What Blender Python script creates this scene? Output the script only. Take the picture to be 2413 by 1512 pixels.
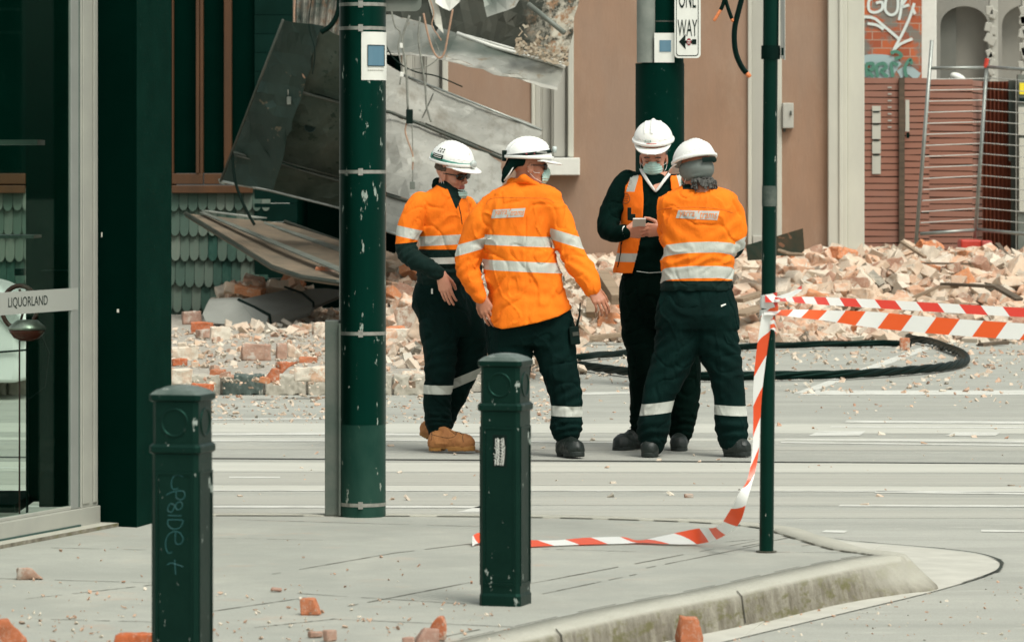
import bpy, bmesh, math, random
import numpy as np
from mathutils import Vector, Matrix, noise as mnoise
from mathutils.bvhtree import BVHTree
R = math.radians
random.seed(7)
for o in list(bpy.data.objects): bpy.data.objects.remove(o)
SC = bpy.context.scene

# ------------------------------------------------------------------ camera
FOC, CU, HV, CH = 10000.0, 1206.5, 400.0, 1.5      # focal length and horizon in photo pixels (2413 wide), eye height
cam_d = bpy.data.cameras.new('camera'); cam = bpy.data.objects.new('camera', cam_d)
SC.collection.objects.link(cam); SC.camera = cam
cam.location = (0, 0, CH); cam.rotation_euler = (R(90), 0, 0)
cam_d.sensor_width = 36; cam_d.lens = FOC/2413*36
cam_d.shift_y = -(756-HV)/2413
cam_d.clip_start = .5; cam_d.clip_end = 600
cam_d.dof.use_dof = True; cam_d.dof.focus_distance = 22.5; cam_d.dof.aperture_fstop = 10

# ------------------------------------------------------------------ light
SUN_EL, SUN_AZ = R(58), R(35)      # azimuth measured from -Y (behind the camera) towards +X
sd = bpy.data.lights.new('sun', 'SUN'); sun = bpy.data.objects.new('sun', sd); SC.collection.objects.link(sun)
sd.energy = 1.3; sd.angle = R(22); sd.color = (1, .965, .9)
svec = Vector((math.sin(SUN_AZ)*math.cos(SUN_EL), -math.cos(SUN_AZ)*math.cos(SUN_EL), math.sin(SUN_EL)))
sun.rotation_euler = svec.to_track_quat('Z', 'Y').to_euler()
w = bpy.data.worlds.new('World'); SC.world = w; w.use_nodes = True
nt = w.node_tree; bg = nt.nodes['Background']
sky = nt.nodes.new('ShaderNodeTexSky'); sky.sky_type = 'NISHITA'; sky.sun_disc = False
sky.sun_elevation = SUN_EL; sky.sun_rotation = math.pi - SUN_AZ
sky.air_density = 1.0; sky.dust_density = 4.0
hs = nt.nodes.new('ShaderNodeHueSaturation'); hs.inputs['Saturation'].default_value = .22
tint = nt.nodes.new('ShaderNodeMix'); tint.data_type = 'RGBA'; tint.blend_type = 'MULTIPLY'
tint.inputs['Factor'].default_value = 1; tint.inputs['B'].default_value = (.97, 1.0, .93, 1)
nt.links.new(sky.outputs[0], hs.inputs['Color']); nt.links.new(hs.outputs[0], tint.inputs['A'])
nt.links.new(tint.outputs['Result'], bg.inputs['Color']); bg.inputs['Strength'].default_value = .13
SC.view_settings.view_transform = 'Standard'; SC.view_settings.look = 'None'
SC.view_settings.exposure = .60; SC.view_settings.gamma = 1

# ------------------------------------------------------------------ helpers
def P(u, v, Y): return Vector(((u-CU)/FOC*Y, Y, CH-(v-HV)/FOC*Y))
def G(u, v, z=0.0): return P(u, v, (CH-z)*FOC/(v-HV))
def lin(r, g, b):
    f = lambda c: (c/255/12.92 if c/255 <= .04045 else ((c/255+.055)/1.055)**2.4)
    return (f(r), f(g), f(b))
def tag(o, label=None, cat=None, group=None, kind=None):
    if label: o['label'] = label
    if cat: o['category'] = cat
    if group: o['group'] = group
    if kind: o['kind'] = kind
    return o
def thing(name, label, cat, loc=(0, 0, 0), group=None):
    o = bpy.data.objects.new(name, None); SC.collection.objects.link(o); o.location = loc
    o.empty_display_size = .1
    return tag(o, label, cat, group)
def wloc(o):
    v = Vector((0, 0, 0))
    while o: v = v + o.location; o = o.parent
    return v
def link_mesh(name, verts, faces, mats, parent=None, smooth=False, fm=None, loc=None, recalc=True, autosmooth=None):
    """verts in world space; the object sits at its parent's place (or at loc)"""
    me = bpy.data.meshes.new(name)
    off = wloc(parent) if parent else Vector(loc or (0, 0, 0))
    if isinstance(verts, np.ndarray): vv = (verts - np.array(off)[None, :]).tolist()
    else: vv = [tuple(Vector(v)-off) for v in verts]
    me.from_pydata(vv, [], faces if not isinstance(faces, np.ndarray) else faces.tolist())
    mats = mats if isinstance(mats, (list, tuple)) else [mats]
    for m in mats: me.materials.append(m)
    if fm is not None: me.polygons.foreach_set('material_index', fm)
    if recalc:
        bm = bmesh.new(); bm.from_mesh(me); bmesh.ops.recalc_face_normals(bm, faces=bm.faces); bm.to_mesh(me); bm.free()
    if smooth: me.polygons.foreach_set('use_smooth', [True]*len(me.polygons))
    if autosmooth: me.set_sharp_from_angle(angle=R(autosmooth))
    me.update()
    o = bpy.data.objects.new(name, me); SC.collection.objects.link(o)
    if parent: o.parent = parent
    elif loc: o.location = loc
    return o
class MB:
    def __init__(s): s.v = []; s.f = []; s.m = []; s.mi = 0
    def add(s, vs, fs):
        b = len(s.v); s.v += [Vector(v) for v in vs]; s.f += [[b+i for i in f] for f in fs]; s.m += [s.mi]*len(fs); return s
    def box(s, c, size, rot=None):
        c = Vector(c); x, y, z = [q/2 for q in size]
        vs = [Vector((i*x, j*y, k*z)) for i in (-1, 1) for j in (-1, 1) for k in (-1, 1)]
        if rot is not None: vs = [rot @ v for v in vs]
        return s.add([c+v for v in vs], [[0, 1, 3, 2], [4, 6, 7, 5], [0, 4, 5, 1], [2, 3, 7, 6], [0, 2, 6, 4], [1, 5, 7, 3]])
    def bb(s, x0, x1, y0, y1, z0, z1): return s.box(((x0+x1)/2, (y0+y1)/2, (z0+z1)/2), (abs(x1-x0), abs(y1-y0), abs(z1-z0)))
    def tube(s, pts, r, seg=8, caps=True):
        pts = [Vector(p) for p in pts]; n = len(pts)
        rs = r if isinstance(r, (list, tuple)) else [r]*n
        vs = []; up = None
        for i, p in enumerate(pts):
            t = (pts[min(i+1, n-1)]-pts[max(i-1, 0)]).normalized()
            if up is None: up = Vector((0, 0, 1)) if abs(t.z) < .9 else Vector((1, 0, 0))
            a = t.cross(up).normalized(); b = a.cross(t).normalized(); up = b
            vs += [p+(a*math.cos(k/seg*math.tau)+b*math.sin(k/seg*math.tau))*rs[i] for k in range(seg)]
        fs = [[i*seg+k, i*seg+(k+1) % seg, (i+1)*seg+(k+1) % seg, (i+1)*seg+k] for i in range(n-1) for k in range(seg)]
        if caps: fs += [list(range(seg))[::-1], [(n-1)*seg+k for k in range(seg)]]
        return s.add(vs, fs)
    def prism(s, poly, d):
        """closed slab: polygon of 3d points extruded by vector d"""
        n = len(poly); poly = [Vector(p) for p in poly]; d = Vector(d)
        return s.add(poly+[p+d for p in poly], [list(range(n))[::-1], list(range(n, 2*n))]+[[i, (i+1) % n, n+(i+1) % n, n+i] for i in range(n)])
    def lathe(s, c, prof, seg=32, axis=None):
        c = Vector(c); vs = []
        for (r, z) in prof: vs += [c+Vector((r*math.cos(k/seg*math.tau), r*math.sin(k/seg*math.tau), z)) for k in range(seg)]
        n = len(prof)
        fs = [[i*seg+k, i*seg+(k+1) % seg, (i+1)*seg+(k+1) % seg, (i+1)*seg+k] for i in range(n-1) for k in range(seg)]
        fs += [list(range(seg))[::-1], [(n-1)*seg+k for k in range(seg)]]
        return s.add(vs, fs)
    def build(s, name, mats, parent=None, smooth=False, loc=None, bevel=0, auto=None, recalc=True):
        o = link_mesh(name, s.v, s.f, mats, parent, smooth or bool(auto), s.m, loc, recalc, auto)
        if bevel:
            md = o.modifiers.new('bevel', 'BEVEL'); md.width = bevel; md.segments = 2; md.limit_method = 'ANGLE'; md.angle_limit = R(40)
        return o
def crom(pts, n=6):
    """Catmull-Rom through tuples of any length"""
    pts = [np.array(p, float) for p in pts]; out = []
    for i in range(len(pts)-1):
        p0 = pts[max(i-1, 0)]; p1 = pts[i]; p2 = pts[i+1]; p3 = pts[min(i+2, len(pts)-1)]
        for k in range(n):
            t = k/n
            out.append(.5*((2*p1)+(-p0+p2)*t+(2*p0-5*p1+4*p2-p3)*t*t+(-p0+3*p1-3*p2+p3)*t**3))
    out.append(pts[-1]); return out

# ------------------------------------------------------------------ materials
def col4(c): return (c[0], c[1], c[2], 1)
class NT:
    def __init__(s, name):
        s.m = bpy.data.materials.new(name); s.m.use_nodes = True; s.t = s.m.node_tree; s.n = s.t.nodes
        s.b = s.n['Principled BSDF']; s.tc = s.n.new('ShaderNodeTexCoord'); s.co = s.tc.outputs['Object']
    def link(s, a, b): s.t.links.new(a, b)
    def mapping(s, scale=(1, 1, 1), rot=(0, 0, 0), loc=(0, 0, 0), src=None):
        n = s.n.new('ShaderNodeMapping'); n.inputs['Scale'].default_value = scale; n.inputs['Rotation'].default_value = rot; n.inputs['Location'].default_value = loc
        s.link(src or s.co, n.inputs['Vector']); return n.outputs[0]
    def noise(s, scale, detail=4, rough=.55, vec=None, dist=0):
        n = s.n.new('ShaderNodeTexNoise'); n.inputs['Scale'].default_value = scale; n.inputs['Detail'].default_value = detail
        n.inputs['Roughness'].default_value = rough; n.inputs['Distortion'].default_value = dist
        s.link(vec or s.co, n.inputs['Vector']); return n.outputs['Fac']
    def ramp(s, fac, stops, interp='LINEAR'):
        n = s.n.new('ShaderNodeValToRGB'); n.color_ramp.interpolation = interp; e = n.color_ramp.elements
        while len(e) < len(stops): e.new(.5)
        for i, (p, c) in enumerate(stops):
            e[i].position = p; e[i].color = col4(c) if isinstance(c, (tuple, list)) else (c, c, c, 1)
        s.link(fac, n.inputs[0]); return n.outputs[0]
    def mix(s, f, a, b, blend='MIX'):
        n = s.n.new('ShaderNodeMix'); n.data_type = 'RGBA'; n.blend_type = blend; n.clamp_factor = True
        for k, q in (('Factor', f), ('A', a), ('B', b)):
            if hasattr(q, 'is_linked') or hasattr(q, 'links'): s.link(q, n.inputs[k])
            elif k == 'Factor': n.inputs[k].default_value = q
            else: n.inputs[k].default_value = col4(q)
        return n.outputs['Result']
    def math(s, op, a, b=0.0):
        n = s.n.new('ShaderNodeMath'); n.operation = op
        for i, q in enumerate((a, b)):
            if hasattr(q, 'links'): s.link(q, n.inputs[i])
            else: n.inputs[i].default_value = q
        return n.outputs[0]
    def attr(s, name):
        n = s.n.new('ShaderNodeAttribute'); n.attribute_name = name; return n
    def bump(s, h, strength, dist=.01):
        n = s.n.new('ShaderNodeBump'); n.inputs['Strength'].default_value = strength; n.inputs['Distance'].default_value = dist
        s.link(h, n.inputs['Height']); s.link(n.outputs[0], s.b.inputs['Normal'])
    def fin(s, col=None, rough=.7, metal=0, spec=None):
        if col is not None:
            if hasattr(col, 'links'): s.link(col, s.b.inputs['Base Color'])
            else: s.b.inputs['Base Color'].default_value = col4(col)
        if hasattr(rough, 'links'): s.link(rough, s.b.inputs['Roughness'])
        else: s.b.inputs['Roughness'].default_value = rough
        s.b.inputs['Metallic'].default_value = metal
        if spec is not None: s.b.inputs['Specular IOR Level'].default_value = spec
        return s.m
def simple(name, c1, c2=None, scale=6, rough=.7, metal=0, bump=0, bscale=60, bdist=.004, stretch=(1, 1, 1), chips=None, spec=None, detail=5, stint=None):
    t = NT(name)
    if stint: t.b.inputs['Specular Tint'].default_value = col4(stint)
    vec = t.mapping(stretch)
    c = c1
    if c2: c = t.mix(t.ramp(t.noise(scale, detail, .6, vec), [(.3, 0.), (.7, 1.)]), c1, c2)
    if chips:
        cc, cs, th = chips[:3]; cv = t.mapping(chips[3]) if len(chips) > 3 else vec
        c = t.mix(t.ramp(t.noise(cs, 6, .65, cv), [(th, 0.), (th+.02, 1.)]), c, cc)
    if bump: t.bump(t.noise(bscale, 5, .6, vec), bump, bdist)
    return t.fin(c, rough, metal, spec)
M = {}
GT = (.10, 1, .70)
M['blackgreen'] = simple('black_green_paint', (.0002, .0065, .004), (.0003, .010, .006), 8, .6, bump=.15, spec=.15, stint=GT)
M['pillar'] = simple('dark_green_render', (.0006, .012, .0078), (.0016, .018, .0118), 7, .9, bump=.5, bscale=150, chips=((.02, .055, .04), 60, .66), spec=.05, stint=GT)
M['polegreen'] = simple('green_pole_paint', (.0005, .0058, .0041), (.001, .0115, .0082), 3, .30, bump=.1, bscale=30, stretch=(1, 1, .4), chips=((.28, .32, .28), 34, .63, (1, 1, .3)), spec=.35, stint=GT)
M['bollard'] = simple('bollard_paint', (.0014, .0062, .0046), (.003, .0115, .0084), 9, .42, bump=.25, bscale=40, chips=((.28, .31, .28), 30, .645, (1, 1, .5)), spec=.3, stint=(.3, 1, .75))
M['bollard_top'] = simple('bollard_cap_worn', (.035, .06, .048), (.12, .15, .13), 14, .4, bump=.25, bscale=50, chips=((.5, .52, .48), 30, .64))
M['steel'] = simple('steel_band', (.5, .48, .43), (.3, .3, .27), 40, .35, metal=.8)
M['galv'] = simple('galvanised', (.36, .38, .35), (.25, .27, .25), 12, .4, metal=.5, bump=.1)
M['greysheet'] = simple('grey_sheet', (.10, .12, .10), (.20, .21, .18), 5, .55, metal=.2, bump=.1)
M['frame'] = simple('shop_frame_cream', (.36, .36, .31), (.30, .30, .265), 5, .45, bump=.05)
M['frame2'] = simple('shop_frame_grey', (.25, .26, .235), (.21, .22, .2), 5, .45)
M['gasket'] = simple('gasket', (.02, .06, .05), rough=.5)
M['white'] = simple('white_paint', (.74, .74, .68), (.66, .66, .6), 8, .5)
M['offwhite'] = simple('off_white_paint', (.53, .52, .44), (.44, .43, .37), 3, .7, bump=.1, stretch=(1, 1, .3))
M['trimgrey'] = simple('pale_trim', (.42, .41, .355), (.36, .35, .31), 3, .7, stretch=(1, 1, .2))
M['black'] = simple('black_rubber', (.0004, .003, .0022), (.0008, .006, .0045), 20, .5, spec=.15, stint=(.4, 1, .8))
M['darkmetal'] = simple('dark_metal', (.03, .045, .035), (.07, .07, .055), 6, .55, metal=.3, bump=.2)
def smat(k, *a, **kw): M[k] = simple(k, *a, **kw); return M[k]
smat('timber_orange', (.085, .030, .004), (.05, .019, .003), 5, .5, stretch=(1, 1, .2), bump=.1)
smat('dark_glass', (.0002, .006, .004), (.0004, .009, .006), 2, .35, spec=.06, stint=GT)
smat('dark_board', (.0004, .0085, .0058), (.001, .013, .009), 3, .9, spec=.03, stint=GT)
smat('red_plastic', (.50, .035, .02), (.6, .06, .035), 10, .45)
smat('orange_conductor', (.75, .22, .07), (.5, .15, .05), 60, .6)
smat('copper_wire', (.42, .24, .15), (.3, .2, .14), 30, .6)
smat('grey_wire', (.25, .26, .22), (.15, .15, .13), 30, .6)
smat('yellow', (.8, .65, .03), rough=.5)
smat('blue_print', (.07, .165, .225), (.11, .21, .28), 3, .5, stretch=(5, 5, .1))
smat('ink', (.001, .010, .007), rough=.6, spec=.15)
smat('ink_red', (.25, .02, .03), rough=.6)
smat('timber_weathered', (.33, .25, .17), (.20, .14, .09), 9, .85, bump=.4, stretch=(.3, 3, 3))
smat('timber_dark', (.06, .045, .03), (.12, .085, .055), 9, .85, bump=.4, stretch=(.3, 3, 3))
# ================================================================== ground
RZ = -.13     # road level
# road: dusty asphalt with rubble dust thickening under the heaps
t = NT('dusty_asphalt')
wv = t.mapping((.25, 2.2, 1))
c = t.mix(t.ramp(t.noise(1.1, 5, .6, wv), [(.34, 0.), (.66, 1.)]), (.31, .315, .28), (.40, .40, .355))
c = t.mix(t.ramp(t.noise(110, 3, .7), [(.3, 0.), (.7, .42)]), c, (.2, .2, .175))
c = t.mix(t.ramp(t.noise(300, 2, .6), [(.55, 0.), (.7, .35)]), c, (.6, .6, .54))
c = t.mix(t.ramp(t.noise(.55, 4, .6, t.mapping((.5, 1.6, 1), loc=(2, 1, 0))), [(.5, 0.), (.64, .35)]), c, (.26, .26, .23))
c = t.mix(t.ramp(t.noise(7, 6, .7, t.mapping((.5, 1.5, 1))), [(.55, 0.), (.75, .6)]), c, (.5, .485, .42))
t.bump(t.noise(160, 3, .7), .35, .004); M['road'] = t.fin(c, .9, spec=.2)
gm = MB(); gm.add([(-150, -12, RZ), (150, -12, RZ), (150, 300, RZ), (-150, 300, RZ)], [[0, 1, 2, 3]])
tag(gm.build('road', M['road']), kind='structure')
def strip(mb, pts, z): mb.add([G(u, v, z) for u, v in pts], [list(range(len(pts)))])
t = NT('worn_road_paint')
n1 = t.ramp(t.noise(14, 6, .75, t.mapping((.35, 2, 1))), [(.40, 0.), (.52, 1.)])
c = t.mix(n1, (.38, .38, .335), (.57, .57, .52)); M['paint'] = t.fin(c, .8)
t = NT('fresh_road_paint')
c = t.mix(t.ramp(t.noise(30, 6, .75), [(.40, 0.), (.5, 1.)]), (.46, .455, .40), (.68, .67, .6)); M['paint2'] = t.fin(c, .8)
mk = MB(); zz = RZ+.0022
for pts in [
  [(1870, 926), (1905, 926), (2235, 806), (2208, 804)],
  [(1910, 919), (2600, 919), (2600, 930), (1880, 930)],
  [(1290, 925), (1500, 922), (1500, 927), (1290, 931)],
  [(1995, 990), (2600, 993), (2600, 999), (1990, 995)],
  [(1960, 1003), (2600, 1006), (2600, 1009), (1955, 1006)],
  [(1930, 1015), (2040, 1015), (2025, 1026), (1905, 1026)],
  [(2250, 1017), (2360, 1017), (2345, 1026), (2228, 1026)],
  [(1850, 1033), (2600, 1040), (2600, 1044), (1850, 1036)],
  [(1840, 1040), (2600, 1049), (2600, 1052), (1840, 1043)],
  [(500, 985), (800, 984), (800, 987), (500, 988)],
  [(500, 1020), (800, 1018), (800, 1023), (500, 1025)],
  [(905, 1020), (1130, 1022), (1130, 1026), (905, 1025)],
  [(500, 1036), (800, 1036), (800, 1039), (500, 1039)],
  [(905, 1035), (1450, 1040), (1450, 1043), (905, 1038)],
  [(-700, 1152), (2700, 1156), (2700, 1158), (-700, 1154)],
  [(540, 1122), (660, 1122), (660, 1125), (540, 1125)],
  [(-700, 1189), (1135, 1191), (1135, 1196), (-700, 1193)],
  [(1980, 1188), (2700, 1190), (2700, 1194), (1975, 1192)],
  [(2065, 1156), (2700, 1163), (2700, 1167), (2060, 1160)],
  [(1075, 1206), (1135, 1190), (1160, 1190), (1160, 1206)],
  [(2312, 1247), (2700, 1250), (2700, 1254), (2312, 1252)],
  [(1945, 1248), (1998, 1249), (1990, 1254), (1935, 1253)],
  [(-700, 1100), (90, 1100), (90, 1103), (-700, 1103)],
]: strip(mk, pts, zz)
tag(mk.build('road_marking', M['paint']), kind='structure')
# tram track bands of concrete and steel rails
t = NT('track_concrete')
c = t.mix(t.ramp(t.noise(2.2, 6, .65, t.mapping((.2, 4, 1))), [(.35, 0.), (.65, 1.)]), (.345, .343, .30), (.40, .395, .347))
c = t.mix(t.ramp(t.noise(130, 3, .7), [(.35, 0.), (.7, .25)]), c, (.17, .17, .15)); M['trackc'] = t.fin(c, .9, spec=.2)
t = NT('dust_band')
c = t.mix(t.ramp(t.noise(3, 6, .65, t.mapping((.25, 3, 1))), [(.35, 0.), (.65, 1.)]), (.42, .42, .368), (.475, .47, .415)); M['dustb'] = t.fin(c, .9, spec=.2)
tb = MB()
for (va, vb) in ((1112, 1139), (1166, 1186), (1198, 1215), (1048, 1056)): strip(tb, [(-900, va), (3000, va+6), (3000, vb+6), (-900, vb)], RZ+.0010)
tag(tb.build('tram_track_bed', M['trackc']), kind='structure')
tb = MB()
for (va, vb) in ((1086, 1108), (1140, 1152), (994, 1016), (1028, 1035)): strip(tb, [(-900, va), (3000, va+6), (3000, vb+6), (-900, vb)], RZ+.0010)
tag(tb.build('road_dust', M['dustb']), kind='structure')
M['rail'] = simple('rail_groove', (.012, .02, .015), (.05, .05, .04), 30, .6)
tb = MB()
for (va, w_) in ((1074, 1.9),): strip(tb, [(-900, va-5), (3000, va+20), (3000, va+20+w_), (-900, va-5+w_)], RZ+.0034)
tag(tb.build('tram_rail', M['rail']), kind='structure')

# near pavement with kerb -------------------------------------------------
edge = [(-400, 1206), (300, 1206), (900, 1207), (1250, 1210), (1500, 1216), (1700, 1224), (1860, 1238), (1950, 1262), (2040, 1288), (2095, 1296), (2140, 1304), (2144, 1311), (2090, 1318), (1950, 1346), (1746, 1392), (1510, 1438), (1230, 1503)]
pe = [G(u, v) for u, v in edge]
d_ = (pe[-1]-pe[-2]).normalized(); p0_ = pe[-1].copy()
for q_ in (.6, 1.3, 2.5, 5, 10, 18, 30): pe.append(p0_+d_*q_)
pe_all = pe+[Vector((-30, pe[-1].y, 0)), Vector((-30, pe[0].y, 0))]
M['slab'] = None
t = NT('bluestone_paving')
br = t.n.new('ShaderNodeTexBrick'); mp = t.mapping((1, 1, 1), (0, 0, R(33)), (.3, .1, 0)); t.link(mp, br.inputs['Vector'])
br.inputs['Scale'].default_value = 1; br.inputs['Brick Width'].default_value = 1.25; br.inputs['Row Height'].default_value = .62
br.inputs['Mortar Size'].default_value = .0045; br.inputs['Mortar Smooth'].default_value = .3; br.offset = .5
br.inputs['Color1'].default_value = (.335, .34, .30, 1); br.inputs['Color2'].default_value = (.365, .37, .325, 1); br.inputs['Mortar'].default_value = (.15, .145, .11, 1)
jn = t.ramp(t.noise(5, 4, .6), [(.35, 0.), (.6, 1.)])
c = t.mix(0., t.mix(t.noise(1.5, 4, .6), (.315, .32, .28), (.375, .378, .335)), (.14, .13, .10))
c = t.mix(t.ramp(t.noise(2.3, 7, .7), [(.45, 0.), (.8, .75)]), c, (.47, .455, .39))
c = t.mix(t.ramp(t.noise(200, 2, .7), [(.35, .35), (.6, 0.)]), c, (.17, .17, .15))
c = t.mix(t.ramp(t.noise(1.1, 5, .65, t.mapping((1, 1, 1), loc=(5, 8, 0))), [(.46, 0.), (.6, .4)]), c, (.25, .255, .225))
c = t.mix(t.ramp(t.noise(3.1, 5, .7, t.mapping((1, 1, 1), loc=(9, 3, 0))), [(.58, 0.), (.78, .5)]), c, (.44, .30, .22))
t.bump(t.noise(90, 4, .7), .15, .004); M['slab'] = t.fin(c, .85, spec=.25)
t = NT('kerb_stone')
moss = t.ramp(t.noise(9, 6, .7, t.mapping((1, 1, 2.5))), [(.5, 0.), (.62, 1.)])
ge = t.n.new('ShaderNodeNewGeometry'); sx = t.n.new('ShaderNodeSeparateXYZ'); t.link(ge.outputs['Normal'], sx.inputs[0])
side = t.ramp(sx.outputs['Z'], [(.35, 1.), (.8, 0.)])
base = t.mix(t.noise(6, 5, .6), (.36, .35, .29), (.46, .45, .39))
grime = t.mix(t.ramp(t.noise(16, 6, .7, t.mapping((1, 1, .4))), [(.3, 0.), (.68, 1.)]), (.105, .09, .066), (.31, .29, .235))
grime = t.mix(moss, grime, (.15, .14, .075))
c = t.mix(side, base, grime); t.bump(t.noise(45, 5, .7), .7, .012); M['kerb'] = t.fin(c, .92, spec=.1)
# paving sheet (inset from the kerb) and the kerb stones round it
def inset(pts, d):
    out = []
    for i, p in enumerate(pts):
        a = (pts[min(i+1, len(pts)-1)]-pts[max(i-1, 0)]).normalized(); n = Vector((a.y, -a.x, 0))
        out.append(p+n*d)
    return out
cr = [Vector(q) for q in crom([tuple(p) for p in pe], 6)]
KW = .16
def nrm(i):
    a = (cr[min(i+1, len(cr)-1)]-cr[max(i-1, 0)]); a.z = 0; a.normalize(); return Vector((a.y, -a.x, 0))
inner = [cr[i]+nrm(i)*KW for i in range(len(cr))]
pav = MB(); pav.prism([v+Vector((0, 0, -.004)) for v in inner]+[Vector((-30, inner[-1].y, -.004)), Vector((-30, inner[0].y, -.004))], (0, 0, -.12))
tag(pav.build('pavement', M['slab']), kind='structure')
nose_p = G(2140, 1306); kb = MB(); prof = []
rows = []
for i in range(len(cr)):
    n = nrm(i); rnd = mnoise.noise(cr[i]*3)*.004
    s_ = i/len(cr)
    fl = math.exp(-((cr[i]-nose_p).length/.45)**2)*.085+.015
    rows.append([inner[i]+Vector((0, 0, -.1)), inner[i]+Vector((0, 0, 0)), cr[i]+n*.02+Vector((0, 0, rnd)), cr[i]+Vector((0, 0, -.02)), cr[i]-n*(fl*.55)+Vector((0, 0, -.075)), cr[i]-n*fl+Vector((0, 0, RZ+.015)), cr[i]-n*(fl+.01)+Vector((0, 0, RZ-.02))])
vs = [q for r_ in rows for q in r_]; K = 7
kb.add(vs, [[i*K+k, i*K+k+1, (i+1)*K+k+1, (i+1)*K+k] for i in range(len(rows)-1) for k in range(K-1)])
tag(kb.build('kerb', M['kerb'], smooth=True), kind='structure')
kj = MB()
for uq in (1746, 1340):
    i = min(range(len(cr)-1), key=lambda k: abs(cr[k].x/cr[k].y*FOC+CU-uq)+(0 if cr[k].y < 16.6 else 9999)); n = nrm(i); a_ = (cr[i+1]-cr[i]).normalized()*.004; o_ = -n*.004+Vector((0, 0, .002))
    c_ = [rows[i][k]+o_ for k in (2, 3, 4, 5)]; kj.add([q for p_ in c_ for q in (p_-a_, p_+a_)], [[2*k, 2*k+1, 2*k+3, 2*k+2] for k in range(3)])
smat('kerb_gap', (.03, .028, .02), (.06, .055, .04), 20, .95); tag(kj.build('kerb_joint', M['kerb_gap']), kind='structure')
# dark joints in the kerb and along its back edge
jm = MB()
for i in range(8, len(cr)-1, 1):
    a, b = inner[i], inner[i+1]
    if i % 3 != 1: jm.add([a+Vector((0, 0, .0025)), b+Vector((0, 0, .0025)), b+nrm(i+1)*.008+Vector((0, 0, .0025)), a+nrm(i)*.008+Vector((0, 0, .0025))], [[0, 1, 2, 3]])
def segpt(u, v, z=0): return G(u, v, z)
smat('joint', (.04, .038, .028), (.09, .085, .06), 20, .95)
def joint(u0, v0, u1, v1, wd=.0075):
    a, b = G(u0, v0, .0), G(u1, v1, .0); z = Vector((0, 0, -.0025)); n = (b-a).cross(Vector((0, 0, 1))).normalized()*wd/2
    k = 14
    for i in range(k):
        if random.random() < .12: continue
        p, q = a.lerp(b, i/k), a.lerp(b, (i+1)/k); w0 = n*random.uniform(.5, 1.3)
        jm.add([p-w0+z, q-w0+z, q+w0+z, p+w0+z], [[0, 1, 2, 3]])
for s_ in [(500, 1265, 760, 1270), (700, 1395, 1130, 1422), (930, 1300, 1250, 1262), (640, 1350, 930, 1300), (1250, 1372, 1790, 1270), (1260, 1400, 1500, 1350), (820, 1425, 1130, 1365), (500, 1437, 720, 1405),
           (500, 1210, 900, 1217), (560, 1222, 1130, 1238), (780, 1455, 1210, 1474), (600, 1475, 790, 1455), (1260, 1290, 1500, 1297), (1500, 1340, 1800, 1280), (1830, 1298, 2050, 1300), (1700, 1275, 1780, 1268),
           (60, 1408, 360, 1375), (120, 1288, 360, 1293), (0, 1360, 360, 1370), (80, 1455, 360, 1462), (930, 1520, 1130, 1480), (1750, 1285, 1870, 1262), (1870, 1262, 1935, 1268), (1890, 1284, 1960, 1275)]: joint(*s_)
tag(jm.build('paving_joint', M['joint']), kind='structure')
# paler kerb ramp patch near the slim post is part of the paving
# concrete gutter apron with a cracked dark edge
ap = [(1940, 1266), (2020, 1277), (2120, 1285), (2220, 1294), (2300, 1304), (2345, 1318), (2356, 1332), (2330, 1352), (2200, 1392), (1950, 1452), (1700, 1512), (1500, 1560)]
apm = MB(); ad = [G(u, v, RZ+.004) for u, v in ap]
ad = [Vector(q) for q in crom([tuple(a) for a in ad], 5)]
innr = [G(2040, 1300, RZ+.012), G(1900, 1390, RZ+.02), G(1620, 1450, RZ+.02), G(1200, 1560, RZ+.02)]
apm.add(ad+innr[::-1], [list(range(len(ad)+len(innr)))])
M['gutter'] = simple('gutter_concrete', (.41, .40, .35), (.50, .49, .43), 7, .9, bump=.3, bscale=80, spec=.2)
tag(apm.build('gutter', M['gutter']), kind='structure')
ck = MB()
for i in range(2, 38):
    if i >= len(ad)-1: break
    a, b = ad[i], ad[i+1]; n = (b-a).cross(Vector((0, 0, 1))).normalized(); wd = .012+.02*abs(mnoise.noise(Vector((i*.9, 3, 0))))
    if i < 5 or i > 33: wd *= .5
    z = Vector((0, 0, .004)); ck.add([a+z, b+z, b-n*wd*1.2+z, a-n*wd+z], [[0, 1, 2, 3]])
tag(ck.build('gutter_crack', simple('tar_crack', (.006, .02, .014), (.03, .03, .02), 30, .9)), kind='structure')

# far pavement in front of the wrecked shop, with a bluestone kerb
FZ = 0.0
fy = 1.63e4/530
fp = MB(); fcorner = [(-20, fy), (-.55, fy), (-.1, fy+.5), (.1, fy+1.4), (.25, 36), (.6, 40.6), (1.2, 41.8), (20, 42), (20, 60), (-20, 60)]
fp.prism([(x, y, FZ-.003) for x, y in fcorner], (0, 0, -.12))
t = NT('dusty_far_pavement')
c = t.mix(t.noise(2, 6, .7, t.mapping((1, 1, 1))), (.30, .275, .235), (.42, .39, .335))
c = t.mix(t.ramp(t.noise(8, 7, .75), [(.52, 0.), (.62, 1.)]), c, (.50, .47, .41))
c = t.mix(t.ramp(t.noise(15, 6, .7, t.mapping((1, 1, 1), loc=(4, 4, 0))), [(.62, 0.), (.68, .8)]), c, (.42, .20, .12))
t.bump(t.noise(30, 6, .7), .8, .02); M['farpave'] = t.fin(c, .95, spec=.1)
tag(fp.build('far_pavement', M['farpave']), kind='structure')
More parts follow.
